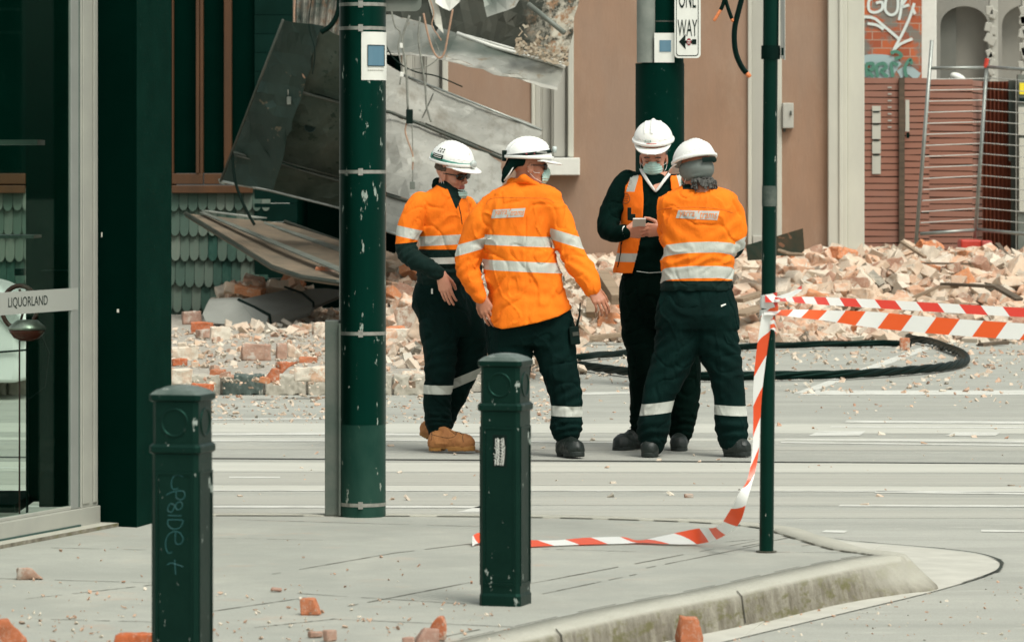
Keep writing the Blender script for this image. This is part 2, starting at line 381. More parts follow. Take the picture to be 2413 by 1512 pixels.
# ================================================================== near shop corner (left)
SC0 = G(231, 1237); sdir = Vector((-.332, -.943, 0)).normalized(); sn = Vector((sdir.y, -sdir.x, 0))   # sn points to the street side
if sn.x < 0: sn = -sn
def S(s, z, o=0.0): return SC0+sdir*s+sn*o+Vector((0, 0, z))
shop = thing('corner_shop', 'corner liquor shop with cream framed glass front and dark green corner pillar', 'shop', SC0)
def sbox(mb, s0, s1, z0, z1, o0, o1):
    mb.add([S(s, z, o) for s in (s0, s1) for z in (z0, z1) for o in (o0, o1)], [[0, 1, 3, 2], [4, 6, 7, 5], [0, 4, 5, 1], [2, 3, 7, 6], [0, 2, 6, 4], [1, 5, 7, 3]])
fr = MB()
sbox(fr, 0, .165, .085, 3.6, -.02, .0); sbox(fr, .02, .055, .1, 3.6, .0, .008); sbox(fr, .09, .155, .1, 3.6, 0, .006)
sbox(fr, 0, 4.5, .0, .085, -.07, .012); sbox(fr, .25, 4.5, .085, .10, -.03, -.006)
fr.build('window_frame', M['frame'], shop, bevel=.003)
f2 = MB(); sbox(f2, .18, .25, .086, 3.6, -.02, -.004); f2.build('window_frame', M['frame2'], shop, bevel=.003)
f3 = MB(); sbox(f3, .165, .18, .09, 3.6, -.02, -.008); sbox(f3, .20, 4.5, .012, .02, .012, .016); f3.build('seal', M['gasket'], shop)
thr = MB(); sbox(thr, -.02, 4.5, -.003, .012, -.02, .09); thr.build('threshold', M['kerb'], shop)
t = NT('shop_glass'); g = t.n.new('ShaderNodeBsdfGlossy'); g.inputs['Roughness'].default_value = .02; g.inputs['Color'].default_value = (.55, .75, .65, 1)
tr = t.n.new('ShaderNodeBsdfTransparent'); tr.inputs['Color'].default_value = (.80, .87, .83, 1)
mx = t.n.new('ShaderNodeMixShader'); mx.inputs[0].default_value = .022; t.link(tr.outputs[0], mx.inputs[1]); t.link(g.outputs[0], mx.inputs[2])
t.link(mx.outputs[0], t.n['Material Output'].inputs['Surface']); M['glass'] = t.m
gl = MB(); sbox(gl, .25, 4.5, .09, 3.6, -.016, -.012); gl.build('glass_pane', M['glass'], shop)
st = MB(); zA = .915; sbox(st, .19, 4.5, zA, zA+.092, -.0035, -.0025)
t = NT('frosted_strip'); t.fin((.31, .32, .285), .5); M['strip'] = t.m
stp = st.build('glass_strip', M['strip'], shop)
def text_mesh(txt, size, space=1.0):
    cu = bpy.data.curves.new('txt', 'FONT'); cu.body = txt; cu.size = size; cu.space_character = space; cu.extrude = 0
    o = bpy.data.objects.new('txt', cu); SC.collection.objects.link(o)
    dg = bpy.context.evaluated_depsgraph_get(); me = bpy.data.meshes.new_from_object(o.evaluated_get(dg))
    vs = [tuple(v.co) for v in me.vertices]; fs = [list(p.vertices) for p in me.polygons]
    bpy.data.objects.remove(o); bpy.data.meshes.remove(me)
    xs = [v[0] for v in vs]; ys = [v[1] for v in vs]
    return [(v[0]-min(xs), v[1]-min(ys)) for v in vs], fs, max(xs)-min(xs), max(ys)-min(ys)
vs, fs, tw, th = text_mesh('LIQUORLAND', .1)
lt = MB(); sL = .44; sR = .88   # letters run away from the viewer towards the corner
kx = .365/tw; kz = .046/th
lt.add([S(.85-x*kx, .938+z*kz, -.0015) for x, z in vs], fs); lt.build('lettering', M['ink'], stp, recalc=False)
# corner pillar: two faces
pl = MB(); a = P(228, 1242, SC0.y-.02); a.z = 0; b = Vector(((322-CU)/FOC*17.86, 17.86, 0)); c_ = Vector(((404-CU)/FOC*18.35, 18.35, 0))
a = Vector(((232-CU)/FOC*17.95, 17.95, 0))
pts = [a, b, c_, c_+Vector((-.06, .32, 0)), a+Vector((-.12, .55, 0)), a+Vector((-.08, .02, 0))]
pl.prism([p+Vector((0, 0, -.02)) for p in pts], (0, 0, 3.8))
M['pillar_shaded'] = simple('shaded_dark_green', (.0002, .0075, .0048), (.0004, .0095, .0062), 4, .8, spec=.03, stint=GT)
pl.m = [1 if i in (1,) else 0 for i in range(len(pl.f))]
po = pl.build('pillar', [M['pillar'], M['pillar_shaded']], shop)
for p_ in po.data.polygons:      # shade of the face next to the frame is put into a darker green
    p_.material_index = 1 if (p_.normal.y < -.6) else 0
ch = MB(); q = P(278, 732, 17.85); ch.box(q, (.009, .006, .014)); q = P(240, 553, 17.93); ch.box(q, (.005, .006, .02)); ch.build('paint_chip', M['offwhite'], shop)
M['sheetgreen'] = simple('shelf_green', (.03, .06, .045), (.05, .085, .065), 6, .5)
# inside: dark pier and dark back wall part, lintel
ip = MB()
def wx(u, Y): return (u-CU)/FOC*Y
ip.bb(wx(61, 19.2), wx(240, 19.2), 19.2, 19.6, 0, 3.8); ip.bb(wx(98, 19.0), wx(240, 19.0), 18.9, 19.15, 0, 1.05)
ip.build('inner_pier', M['blackgreen'], shop)
sf = MB(); sf.bb(wx(-900, 19.0), wx(60, 19.0), 18.6, 19.4, -.01, .035); sf.build('shop_sill', M['dark_board'], shop)
sh = MB(); sh.bb(wx(-400, 18.4), wx(92, 18.4), 18.2, 18.5, 1.5-(560-400)/FOC*18.4, 1.5-(553-400)/FOC*18.4); sh.bb(wx(-400, 18.4), wx(100, 18.4), 18.2, 18.5, 1.5-(342-400)/FOC*18.4, 1.5-(330-400)/FOC*18.4)
sh.build('shelf', M['sheetgreen'], shop)
# hoop and round lamp seen through the glass
hp = MB(); cc = P(46, 724, 18.1); hp.tube([cc+Vector((math.cos(k/28*math.tau)*.076, .01*math.sin(k/28*math.tau), math.sin(k/28*math.tau)*.092)) for k in range(29)], .010, 8, caps=False)
hp.tube([cc+Vector((0, 0, -.078)), cc+Vector((.02, 0, 0)), cc+Vector((.0, 0, .078))], .006, 6)
hp.tube([cc+Vector((0, 0, -.078)), Vector((cc.x, cc.y, .0))], .004, 6)
tag(hp.build('hoop', simple('dark_red_hoop', (.055, .014, .009), (.08, .024, .014), 10, .4), loc=cc, smooth=True), 'dark red round hoop behind the shop glass strip', 'hoop')
cl = P(64, 776, 18.0)
lamp = thing('round_lamp', 'chrome topped round red lamp behind the shop glass', 'lamp', cl)
l1 = MB(); l1.lathe(cl, [(.001, -.05), (.03, -.048), (.058, -.035), (.075, -.012), (.077, 0)], 28); l1.build('lens', simple('red_brown_lens', (.16, .028, .016), (.09, .016, .010), 12, .25), lamp, smooth=True)
l2 = MB(); l2.lathe(cl, [(.08, 0), (.079, .010), (.06, .026), (.045, .040), (.001, .042)], 28); l2.build('chrome_cover', M['steel'], lamp, smooth=True)
l3 = MB(); l3.tube([cl+Vector((.05, 0, .0)), cl+Vector((.09, .02, -.1)), cl+Vector((.07, .03, -.25)), cl+Vector((.0, .05, -.3))], .003, 6); l3.tube([cl+Vector((0, .0, -.04)), Vector((cl.x, cl.y, 0))], .006, 6); l3.build('stem', M['black'], lamp)

# ================================================================== wrecked shop with shingles (far left)
YB = 44.0
def X(u, Y=YB): return (u-CU)/FOC*Y
def Z(v, Y=YB): return CH-(v-HV)/FOC*Y
ls = thing('shingled_shop', 'damaged shop front with grey green scallop shingles under orange timber windows', 'shop', (X(500), YB, 0))
wb = MB(); wb.bb(X(-900), X(622), YB+.06, YB+.5, 0, Z(440)); wb.bb(X(-900), X(405), YB+.3, YB+.6, Z(440), 5); wb.build('wall', M['dark_board'], ls)
shv = []; shf = []; shc = []
rw = 59.5/FOC*YB; sw = 21.5/FOC*YB
rng = random.Random(3)
for r_ in range(6):
    zt = Z(497+59.5*(r_-1)+0); x = X(-700)+(r_ % 2)*sw/2
    while x < X(620):
        wj = sw*rng.uniform(.9, 1.06); zb = zt-rw+rng.uniform(-.008, .008); y0 = YB+.0; y1 = YB+.045
        zt2 = min(zt+.05, Z(443)); out = [(x, zt2), (x, zb+wj*.75)]
        out += [(x+wj/2-math.cos(a)*wj/2, zb+wj*.75-math.sin(a)*wj*.75) for a in [R(q) for q in range(25, 180, 26)]]
        out += [(x+wj, zb+wj*.75), (x+wj, zt2)]
        b = len(shv); yy = lambda z: YB+.05-(zt-z)/rw*.05
        shv += [(px, yy(pz), pz) for px, pz in out]+[(px, yy(pz)+.014, pz) for px, pz in out]
        n = len(out); cc = rng.random()
        shf.append(list(range(b, b+n))); shc.append(cc)
        for i in range(n): shf.append([b+i, b+(i+1) % n, b+n+(i+1) % n, b+n+i]); shc.append(cc*.3)
        x += wj+.004
t = NT('shingle_paint'); at = t.attr('tone')
c = t.mix(t.ramp(at.outputs['Fac'], [(0, 0.), (1, 1.)]), (.012, .050, .037), (.135, .158, .127))
c = t.mix(t.ramp(t.noise(30, 4, .7, t.mapping((1, 1, .2))), [(.4, 0.), (.7, .35)]), c, (.06, .12, .09)); M['shingle'] = t.fin(c, .8, spec=.2)
so = link_mesh('shingles', shv, shf, M['shingle'], ls, recalc=False)
a_ = so.data.attributes.new('tone', 'FLOAT', 'FACE'); a_.data.foreach_set('value', shc)
fm = MB()
for (u0, u1, v0, v1, o) in [(405, 596, 437, 455, -.06), (405, 478, 409, 434, -.02), (481, 560, 409, 434, -.02), (405, 409, -60, 409, -.02), (462, 470, -60, 409, -.03), (471, 479, -60, 409, -.02), (528, 546, -60, 409, -.03),
                            (-800, 60, 437, 455, -.06), (-800, 60, 409, 434, -.02)]:
    fm.bb(X(u0), X(u1), YB+o, YB+.1, Z(v1), Z(v0))
fm.build('window_frame', M['timber_orange'], ls, bevel=.006)
pn = MB(); pn.bb(X(-800), X(680), YB+.1, YB+.14, Z(408), 5.2); pn.build('window_glass', M['dark_glass'], ls)
cb = MB()
for k in range(26):
    z1 = Z(700)+k*.195; cb.add([(X(600), YB+.03, z1), (X(700), YB+.03, z1), (X(700), YB+.0, z1+.19), (X(600), YB+.0, z1+.19), (X(600), YB+.2, z1), (X(700), YB+.2, z1), (X(700), YB+.2, z1+.19), (X(600), YB+.2, z1+.19)], [[0, 1, 2, 3], [3, 2, 6, 7], [0, 1, 5, 4]])
cb.build('weatherboard', smat('dark_teal_board', (.0015, .016, .011), (.003, .024, .018), 3, .8, spec=.1), ls)
rec = MB(); rec.bb(X(690), X(945), YB+2.2, YB+2.4, 0, 5.2); rec.bb(X(930), X(952), YB+.3, YB+2.2, 0, 5.2); rec.bb(X(680), X(700), YB+.2, YB+2.2, 0, 5.2); rec.bb(X(690), X(945), YB+.5, YB+2.3, 4.8, 5)
rec.build('recess', M['dark_board'], ls)

# ================================================================== rendered brown building
bbld = thing('rendered_building', 'tall brown rendered building with white moulded windows and corner pilaster', 'building', (X(1600), YB, 0))
t = NT('brown_render')
c = t.mix(t.ramp(t.noise(.7, 5, .6), [(.3, 0.), (.7, 1.)]), (.29, .178, .118), (.35, .218, .145))
c = t.mix(t.ramp(t.noise(2.2, 6, .7, t.mapping((1, 1, .5), loc=(7, 0, 2))), [(.52, 0.), (.66, .45)]), c, (.40, .28, .20))
c = t.mix(t.ramp(t.noise(3.5, 7, .7, t.mapping((1.5, 1, .35))), [(.45, 0.), (.75, .55)]), c, (.225, .15, .105))
gx = t.n.new('ShaderNodeSeparateXYZ'); t.link(t.co, gx.inputs[0])
c = t.mix(t.ramp(t.noise(1.2, 4, .6, t.mapping((.6, 1, .25), loc=(3, 0, 0))), [(.42, 0.), (.62, .5)]), c, (.31, .235, .185))
c = t.mix(t.ramp(t.noise(60, 4, .7, t.mapping((1, 1, .12))), [(.3, 0.), (.8, .35)]), c, (.25, .16, .11))
c = t.mix(t.ramp(t.noise(9, 6, .75, t.mapping((1, 1, .22), loc=(0, 4, 1))), [(.62, 0.), (.70, .35)]), c, (.21, .145, .105))
t.bump(t.noise(45, 5, .7, t.mapping((1, 1, .3))), .25, .01); M['render'] = t.fin(c, .9, spec=.15)
wl = MB(); HT = 6.5
cols = [(945, 952), (1052, 1255), (1342, 1762), (1842, 1955)]
for u0, u1 in cols: wl.bb(X(u0), X(u1), YB+.0, YB+.35, -.02, HT)
wl.bb(X(952), X(1052), YB+.0, YB+.35, -.02, Z(372)); wl.bb(X(1255), X(1342), YB+0, YB+.35, -.02, Z(372))
wl.bb(X(952), X(1052), YB, YB+.35, 4.2, HT); wl.bb(X(1255), X(1342), YB, YB+.35, 4.2, HT); wl.bb(X(1762), X(1842), YB, YB+.35, 4.6, HT)
wl.build('wall', M['render'], bbld)
def window(u0, u1, vb, sill=True):
    f = MB()
    f.bb(X(u0), X(u0+9), YB-.03, YB+.3, Z(vb), 4.2); f.bb(X(u1-14), X(u1), YB-.035, YB+.3, Z(vb), 4.2)
    w_ = f.build('window', M['offwhite'], bbld, bevel=.012)
    g = MB(); x0 = u0+9; wd = (u1-14-x0)
    for k, (a, b, o) in enumerate([(0, .17, .06), (.17, .22, .10), (.22, .5, .13), (.5, .56, .05), (.56, .92, .03), (.92, 1, .08)]):
        g.bb(X(x0+a*wd), X(x0+b*wd), YB+o, YB+.3, Z(vb), 4.2)
    g.build('moulding', M['trimgrey'], w_, bevel=.01)
    if sill: s_ = MB(); s_.bb(X(u0-10), X(u1+14), YB-.16, YB+.1, Z(413), Z(372)); s_.build('sill', M['white'], w_, bevel=.01)
window(1252, 1352, 371); window(948, 1056, 371, True)
dr = MB(); dr.bb(X(1762), X(1771), YB-.04, YB+.3, 0, 4.6); dr.bb(X(1830), X(1842), YB-.04, YB+.3, 0, 4.6)
d0 = dr.build('door', M['offwhite'], bbld, bevel=.008)
dr = MB(); dr.bb(X(1771), X(1830), YB+.05, YB+.3, .5, 4.6); dr.bb(X(1773), X(1829), YB+.0, YB+.3, 0.0, Z(555)); dr.build('door_panel', M['trimgrey'], d0, bevel=.01)
pi = MB(); pi.bb(X(1950), X(1995), YB-.10, YB+.4, 0, HT); pi.bb(X(1995), X(2036), YB-.06, YB+.45, 0, HT); pi.bb(X(1948), X(2040), YB-.14, YB+.45, 0, Z(640)); pi.bb(X(1975), X(1984), YB-.125, YB-.1, 0, HT)
pi.build('pilaster', M['offwhite'], bbld, bevel=.01)
mb_ = thing('meter_box', 'small pale meter box on the brown wall beside the white door frame', 'meter box', (X(1857), YB-.1, Z(272)))
m1 = MB(); m1.bb(X(1843), X(1869), YB-.1, YB, Z(303), Z(243)); m1.build('box', M['trimgrey'], mb_, bevel=.01)
m1 = MB(); m1.bb(X(1860), X(1864), YB-.12, YB-.1, Z(272), Z(262)); m1.bb(X(1846), X(1851), YB-.05, YB, Z(311), Z(303)); m1.build('lock', M['darkmetal'], mb_)

# ================================================================== buildings beyond: graffiti brick wall and arched verandah house
YC = 54.0
bk = thing('brick_house', 'red brick side wall covered in white and green graffiti above a slat fence', 'house', (X(2100, YC), YC, 0))
t = NT('red_brickwork'); br = t.n.new('ShaderNodeTexBrick'); mp = t.mapping((1, 1, 1), (R(90), 0, 0)); t.link(mp, br.inputs['Vector'])
br.inputs['Scale'].default_value = 1; br.inputs['Brick Width'].default_value = .24; br.inputs['Row Height'].default_value = .105; br.inputs['Mortar Size'].default_value = .006
br.inputs['Color1'].default_value = (.50, .12, .04, 1); br.inputs['Color2'].default_value = (.30, .075, .035, 1); br.inputs['Mortar'].default_value = (.38, .27, .2, 1)
paint = t.ramp(t.noise(1.7, 5, .65, t.mapping((1, 1, 1.0), loc=(1.3, 0, 0.4))), [(.50, 0.), (.56, .8)])
c = t.mix(paint, br.outputs['Color'], (.13, .17, .15)); M['brickwall'] = t.fin(c, .85)
wl = MB(); wl.bb(X(1980, YC), X(2172, YC), YC, YC+.4, 0, 7); wl.build('wall', M['brickwall'], bk)
smat('spray_white', (.62, .66, .62), rough=.7); smat('spray_green', (.07, .20, .14), rough=.7); smat('spray_blue', (.33, .42, .42), rough=.7)
def stroke(mb, pts, wpx, Y, o=-.005):
    """flat sprayed line with round turns: pts in photo pixels on the plane Y"""
    pts = [Vector((X(u, Y), Z(v, Y))) for u, v in [tuple(q) for q in crom(pts, 5)]]
    w_ = wpx/FOC*Y/2; vs = []
    for i, p in enumerate(pts):
        d = (pts[min(i+1, len(pts)-1)]-pts[max(i-1, 0)]).normalized(); n = Vector((-d.y, d.x))*w_
        vs += [(p.x+n.x, Y+o, p.y+n.y), (p.x-n.x, Y+o, p.y-n.y)]
    mb.add(vs, [[2*i, 2*i+1, 2*i+3, 2*i+2] for i in range(len(pts)-1)])
g1 = MB(); g2 = MB(); g3 = MB()
sW = [[(2062, -6), (2048, 2), (2048, 24), (2062, 30), (2078, 22), (2078, 6), (2064, 8)], [(2088, -4), (2086, 24), (2100, 36), (2114, 26), (2116, -4)], [(2126, -6), (2122, 30), (2118, 48)], [(2140, -8), (2124, 16), (2142, 12)],
      [(2034, 40), (2060, 44), (2080, 60), (2104, 80), (2120, 94)], [(2044, 56), (2066, 60), (2082, 70)], [(2154, 8), (2144, 40), (2128, 76), (2110, 110), (2102, 128)], [(2104, 120), (2122, 104), (2150, 92)], [(2150, 20), (2156, 34)]]
for i, s_ in enumerate(sW): stroke(g1, s_, 6.5, YC, -.010-.0012*i)
for i, s_ in enumerate([[(2040, 152), (2044, 180)], [(2040, 152), (2056, 150), (2056, 164), (2044, 166), (2058, 182)], [(2068, 182), (2066, 156), (2082, 150), (2088, 160), (2076, 168), (2092, 182)], [(2104, 182), (2100, 150), (2116, 154)], [(2098, 126), (2112, 122), (2124, 132), (2108, 140)], [(2136, 182), (2132, 160), (2144, 140), (2148, 152)]]): stroke(g2, s_, 8, YC, -.024-.0012*i)
for i, s_ in enumerate([[(2030, 142), (2060, 138), (2098, 142), (2118, 158)], [(2036, 172), (2070, 176), (2100, 172)], [(2118, 176), (2140, 166), (2164, 182)], [(2050, 160), (2090, 158), (2110, 170)]]): stroke(g3, s_, 20, YC, -.005-.0009*i)
gg = g1.build('graffiti', M['spray_white'], bk, recalc=False); g2.build('graffiti', M['spray_green'], bk, recalc=False); g3.build('graffiti', M['spray_blue'], bk, recalc=False)

vh = thing('verandah_house', 'old house with pale arched verandah and peeling white columns behind the fences', 'house', (X(2320, 56), 56, 0))
YD = 57.0
M['stucco'] = simple('grey_stucco', (.30, .285, .245), (.24, .235, .21), 1.5, .9, bump=.1)
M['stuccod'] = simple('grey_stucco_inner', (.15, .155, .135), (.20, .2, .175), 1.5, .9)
wl = MB(); wl.bb(X(2150, YD), X(2620, YD), YD+.6, YD+.8, 0, 7); wl.build('wall', M['stucco'], vh)
def archwall(u0, u1, Y, vtop, inset_):
    """wall panel with an arched niche"""
    pts = []; cx = (u0+u1)/2; rr = (u1-u0)/2-inset_
    m = MB(); arc = [(cx-rr, 760)]+[(cx-rr*math.cos(R(a)), 60-rr*.8*math.sin(R(a))) for a in range(0, 181, 15)]+[(cx+rr, 760)]
    outer = [(u0, 760), (u0, vtop)]+[(u0+(u1-u0)*k/12, vtop) for k in range(1, 12)]+[(u1, vtop), (u1, 760)]
    n = len(arc); A = [(X(u, Y), Y, Z(v, Y)) for u, v in arc]; B = [(X(u, Y), Y, Z(v, Y)) for u, v in outer][:n]
    C = [(X(u, Y), Y+.25, Z(v, Y)) for u, v in arc]
    m.add(A+B+C, [[i, i+1, n+i+1, n+i] for i in range(n-1)]+[[i, i+1, 2*n+i+1, 2*n+i] for i in range(n-1)])
    return m
for (a, b) in ((2200, 2345), (2345, 2500)):
    archwall(a, b, YD+.3, -120, 16).build('arch', M['stucco'], vh)
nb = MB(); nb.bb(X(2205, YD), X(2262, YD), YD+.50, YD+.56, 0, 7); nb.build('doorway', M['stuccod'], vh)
cm = MB()
for u0, u1, Y in ((2171, 2207, 55.2), (2332, 2352, 55.8), (2408, 2430, 55.8)):
    cm = MB(); cm.bb(X(u0, Y), X(u1, Y), Y, Y+.15, 0, 6.5)
    if u0 > 2200:
        for k in range(14): cm.box((X(u0+random.uniform(-4, 8), Y), Y-.02, 3.6-k*.09+random.uniform(-.05, .05)), (.1-.004*k, .06, .12), Matrix.Rotation(random.uniform(-.5, .5), 3, 'Y'))
    cm.build('column', M['white'] if u0 < 2200 else M['trimgrey'], vh, bevel=.01)

# ================================================================== timber slat fence
YF = 50.0
M['fence'] = NT('stained_slats'); t = M['fence']
c = t.mix(t.noise(2.5, 5, .6, t.mapping((.3, 1, 3))), (.24, .10, .065), (.35, .165, .115))
c = t.mix(t.ramp(t.noise(.9, 4, .6), [(.45, 0.), (.65, .5)]), c, (.26, .155, .125)); M['fence'] = t.fin(c, .85)
def slat_fence(name, label, u0, u1, Y0, Y1, vt, slatpx=15.6, gap=2.4, cat='fence', mat='fence'):
    f = thing(name, label, cat, (X((u0+u1)/2, Y0), (Y0+Y1)/2, 0))
    m = MB(); z = Z(vt, YF); sz = slatpx/FOC*YF; gp = gap/FOC*YF; rngf = random.Random(u0)
    xa, xb = X(u0, Y0), X(u1, Y1)
    while z > .05:
        dz = rngf.uniform(-.004, .004)
        ya, yb = Y0, Y1
        m.add([(xa, ya, z+dz), (xb, yb, z-dz), (xb, yb, z-sz+gp-dz), (xa, ya, z-sz+gp+dz), (xa, ya+.03, z+dz), (xb, yb+.03, z-dz), (xb, yb+.03, z-sz+gp-dz), (xa, ya+.03, z-sz+gp+dz)],
              [[0, 1, 2, 3], [4, 5, 6, 7], [0, 1, 5, 4], [3, 2, 6, 7], [0, 3, 7, 4], [1, 2, 6, 5]])
        z -= sz
    m.build('slat_panel', M[mat], f)
    b = MB(); b.bb(xa, xb, max(Y0, Y1)+.05, max(Y0, Y1)+.1, 0, Z(vt, YF)-.03); b.build('backing', M['dark_board'], f)
    return f
f1 = slat_fence('slat_fence', 'red brown horizontal slat fence panel next to the white corner pilaster', 2020, 2118, YF, YF, 184)
p_ = MB(); p_.bb(X(2118, YF), X(2131, YF), YF-.05, YF+.1, 0, Z(184, YF)); p_.build('post', M['timber_dark'], f1)
f2_ = slat_fence('slat_gate', 'red brown slat gate with latch left of the mesh barrier', 2131, 2190, YF+.05, YF+.05, 184, 15.2, cat='gate')
lp = MB(); lp.bb(X(2133, YF), X(2142, YF), YF-.04, YF, Z(310, YF), Z(236, YF)); lp.build('latch', M['offwhite'], f2_)
lp = MB(); lp.bb(X(2135, YF), X(2142, YF), YF-.06, YF-.04, Z(326, YF), Z(312, YF)); lp.build('handle', M['black'], f2_)
f3_ = slat_fence('slat_fence', 'faded pinkish brown slat fence seen through the mesh barrier', 2190, 2292, YF+.3, YF+.3, 186, 15.6)
f4_ = slat_fence('slat_fence', 'short darker slat fence return beside the dark corrugated sheet', 2292, 2338, YF+.35, YF+1.4, 188, 15.6)
cs = thing('corrugated_fence', 'dark red brown corrugated metal fence sheet behind the mesh barrier', 'fence', (X(2365, YF), YF+.4, 0))
m = MB(); vs = []; n = 90; x0, x1 = X(2325, YF), X(2392, YF)
for i in range(n+1):
    x = x0+(x1-x0)*i/n; y = YF+.5-.035*math.cos(i/n*math.tau*7); vs += [(x, y, 0), (x, y, Z(190, YF)), (x, y+.01, 0), (x, y+.01, Z(190, YF))]
m.add(vs, [[4*i, 4*i+1, 4*i+5, 4*i+4] for i in range(n)]+[[4*i+2, 4*i+3, 4*i+7, 4*i+6] for i in range(n)]+[[4*i+1, 4*i+3, 4*i+7, 4*i+5] for i in range(n)])
m.build('sheet', smat('rust_brown_sheet', (.21, .055, .022), (.12, .032, .016), 3, .6), cs, smooth=False)
pp = MB(); pp.bb(X(2392, YF), X(2403, YF), YF+.4, YF+.5, 0, Z(188, YF)); pp.bb(X(2386, YF), X(2392, YF), YF+.38, YF+.42, 1.6, Z(188, YF)); pp.build('post', M['darkmetal'], cs)
# meter cabinet / grey post with stickers at the right border
gp = thing('sign_post', 'grey weathered post with yellow and white stickers at the end of the corrugated fence', 'post', (X(2420, YF), YF+.2, 0))
m = MB(); m.bb(X(2404, YF), X(2470, YF), YF+.2, YF+.35, 0, Z(175, YF)); m.build('post', M['greysheet'], gp)
m = MB(); m.bb(X(2407, YF), X(2425, YF), YF+.185, YF+.198, Z(222, YF), Z(195, YF)); m.build('sticker', M['yellow'], gp)
m = MB(); m.bb(X(2406, YF), X(2425, YF), YF+.18, YF+.198, Z(242, YF), Z(230, YF)); m.build('sticker', M['ink'], gp)
m = MB(); m.bb(X(2404, YF), X(2440, YF), YF+.16, YF+.198, Z(318, YF), Z(252, YF)); m.bb(X(2406, YF), X(2440, YF), YF+.17, YF+.198, Z(500, YF), Z(325, YF)); m.build('sticker', M['offwhite'], gp)
# paper strip on fence
ps = thing('paper_strip', 'long white paper strip taped vertically to the slat fence', 'paper', (X(2065, YF), YF-.02, Z(330, YF)))
m = MB()
for a, b in ((250, 262), (264, 290), (294, 328), (332, 362), (366, 410)): m.bb(X(2055, YF), X(2075, YF), YF-.02, YF-.012, Z(b, YF), Z(a, YF))
m.build('paper', M['offwhite'], ps)
m = MB()
for a in (262, 291, 329, 363): m.bb(X(2057, YF), X(2072, YF), YF-.026, YF-.021, Z(a+3.5, YF), Z(a, YF))
m.build('tape_mark', M['ink'], ps)
for k in range(7): tg = MB(); tg.bb(X(2092, YF), X(2101, YF), YF-.01, YF-.004, Z(208+k*15.6, YF), Z(204.5+k*15.6, YF)); tg.build('bracket', M['trimgrey'], f1)
# white cap light on the fence top
wc = thing('dome_lamp', 'white oval lamp head sticking up behind the slat fence top', 'lamp', (X(2268, YF), YF+.6, Z(182, YF)))
m = MB(); ce = Vector((X(2271, YF), YF+.6, Z(182, YF))); rt = Matrix.Rotation(R(28), 3, 'Y')
pr = [(math.sin(R(a))*1.0, -math.cos(R(a))) for a in range(5, 180, 14)]
for_v = []; m.lathe((0, 0, 0), pr, 20); m.v = [ce+rt @ Vector((v.x*.105, v.y*.07, v.z*.055)) for v in m.v]; m.build('head', M['white'], wc, smooth=True)
m = MB(); m.tube([ce+Vector((-.05, 0, 0)), ce+Vector((-.14, .05, -.02)), ce+Vector((-.15, .05, -2.5))], .02, 8); m.build('stand', M['galv'], wc)

# temporary mesh barrier panels
def mesh_panel(label, tl, tr, bl, br_, Yl, Yr, nw, legs):
    f = thing('mesh_barrier', label, 'barrier', (P(bl[0], bl[1], Yl)), 'temporary mesh barrier panels')
    A, B, C_, D = P(*tl, Yl), P(*tr, Yr), P(*bl, Yl), P(*br_, Yr)
    for (p, q) in ((A, B), (C_, D)): m = MB(); m.tube([p, q], .019, 8); m.build('rail', M['galv'], f, smooth=True)
    for (p, q) in legs: m = MB(); m.tube([p, q], .021, 8); m.build('upright', M['galv'], f, smooth=True)
    m = MB()
    for k in range(1, nw): a = k/nw; m.tube([A.lerp(C_, a), B.lerp(D, a)], .0052, 5)
    m.build('wire_mesh', smat('mesh_wire', (.60, .61, .56), (.5, .51, .47), 20, .5), f)
    return f
Ym = 47.5
mesh_panel('leaning galvanised mesh barrier in front of the pink slat fence', (2193, 161), (2322, 160), (2168, 551), (2300, 542), Ym, Ym, 15,
           [(P(2196, 95, Ym), P(2158, 582, Ym)), (P(2325, 158, Ym), P(2298, 560, Ym))])
mesh_panel('galvanised mesh barrier running off beside the corrugated sheet', (2328, 158), (2470, 168), (2304, 541), (2470, 556), Ym-.02, Ym-.9, 15,
           [(P(2470, 160, Ym-.9), P(2465, 590, Ym-.9))])
M['stucco'] = M['stucco']
rc = MB(); rc.tube([P(2322, 160, Ym), P(2326, 138, Ym)], .025, 8); tag(rc.build('red_cap', M['red_plastic'], loc=P(2325, 150, Ym)), 'small red cap on top of the mesh barrier upright', 'cap')
bl = thing('barrier_block', 'red plastic block foot holding the mesh barrier in the rubble', 'barrier foot', P(2300, 575, Ym))
m = MB(); c0 = P(2288, 562, Ym); m.bb(c0.x-.13, c0.x+.10, Ym-.15, Ym+.2, .52, .72); m.build('block', M['red_plastic'], bl, bevel=.02)
m = MB(); m.bb(c0.x+.10, c0.x+.22, Ym-.2, Ym+.1, .50, .71); m.build('block', smat('red_faded', (.55, .10, .08), (.45, .06, .05), 8, .6), bl, bevel=.02)

# ================================================================== wrecked awning
t = NT('awning_sheet')
c = t.mix(t.ramp(t.noise(1.3, 6, .65, t.mapping((1, 1, 1))), [(.32, 0.), (.66, 1.)]), (.20, .20, .175), (.34, .335, .295))
c = t.mix(t.ramp(t.noise(2.4, 6, .7, t.mapping((2, 1, .8), loc=(2, 5, 1))), [(.52, 0.), (.70, .75)]), c, (.13, .115, .085))
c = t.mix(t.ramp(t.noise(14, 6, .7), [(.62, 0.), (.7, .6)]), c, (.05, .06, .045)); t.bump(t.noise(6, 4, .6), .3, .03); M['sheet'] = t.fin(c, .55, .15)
M['sheet_s'] = simple('shaded_awning_sheet', (.035, .058, .046), (.10, .118, .096), 1.6, .6, metal=.1, bump=.2, bscale=8, chips=((.03, .05, .038), 5, .60), spec=.2)  # awning sheet again, darkened in colour for the shade of the downward tilted pans
M['sheetd'] = simple('dark_soffit', (.004, .022, .017), (.018, .042, .033), 1.6, .5, metal=.2, chips=((.10, .09, .06), 6, .64))
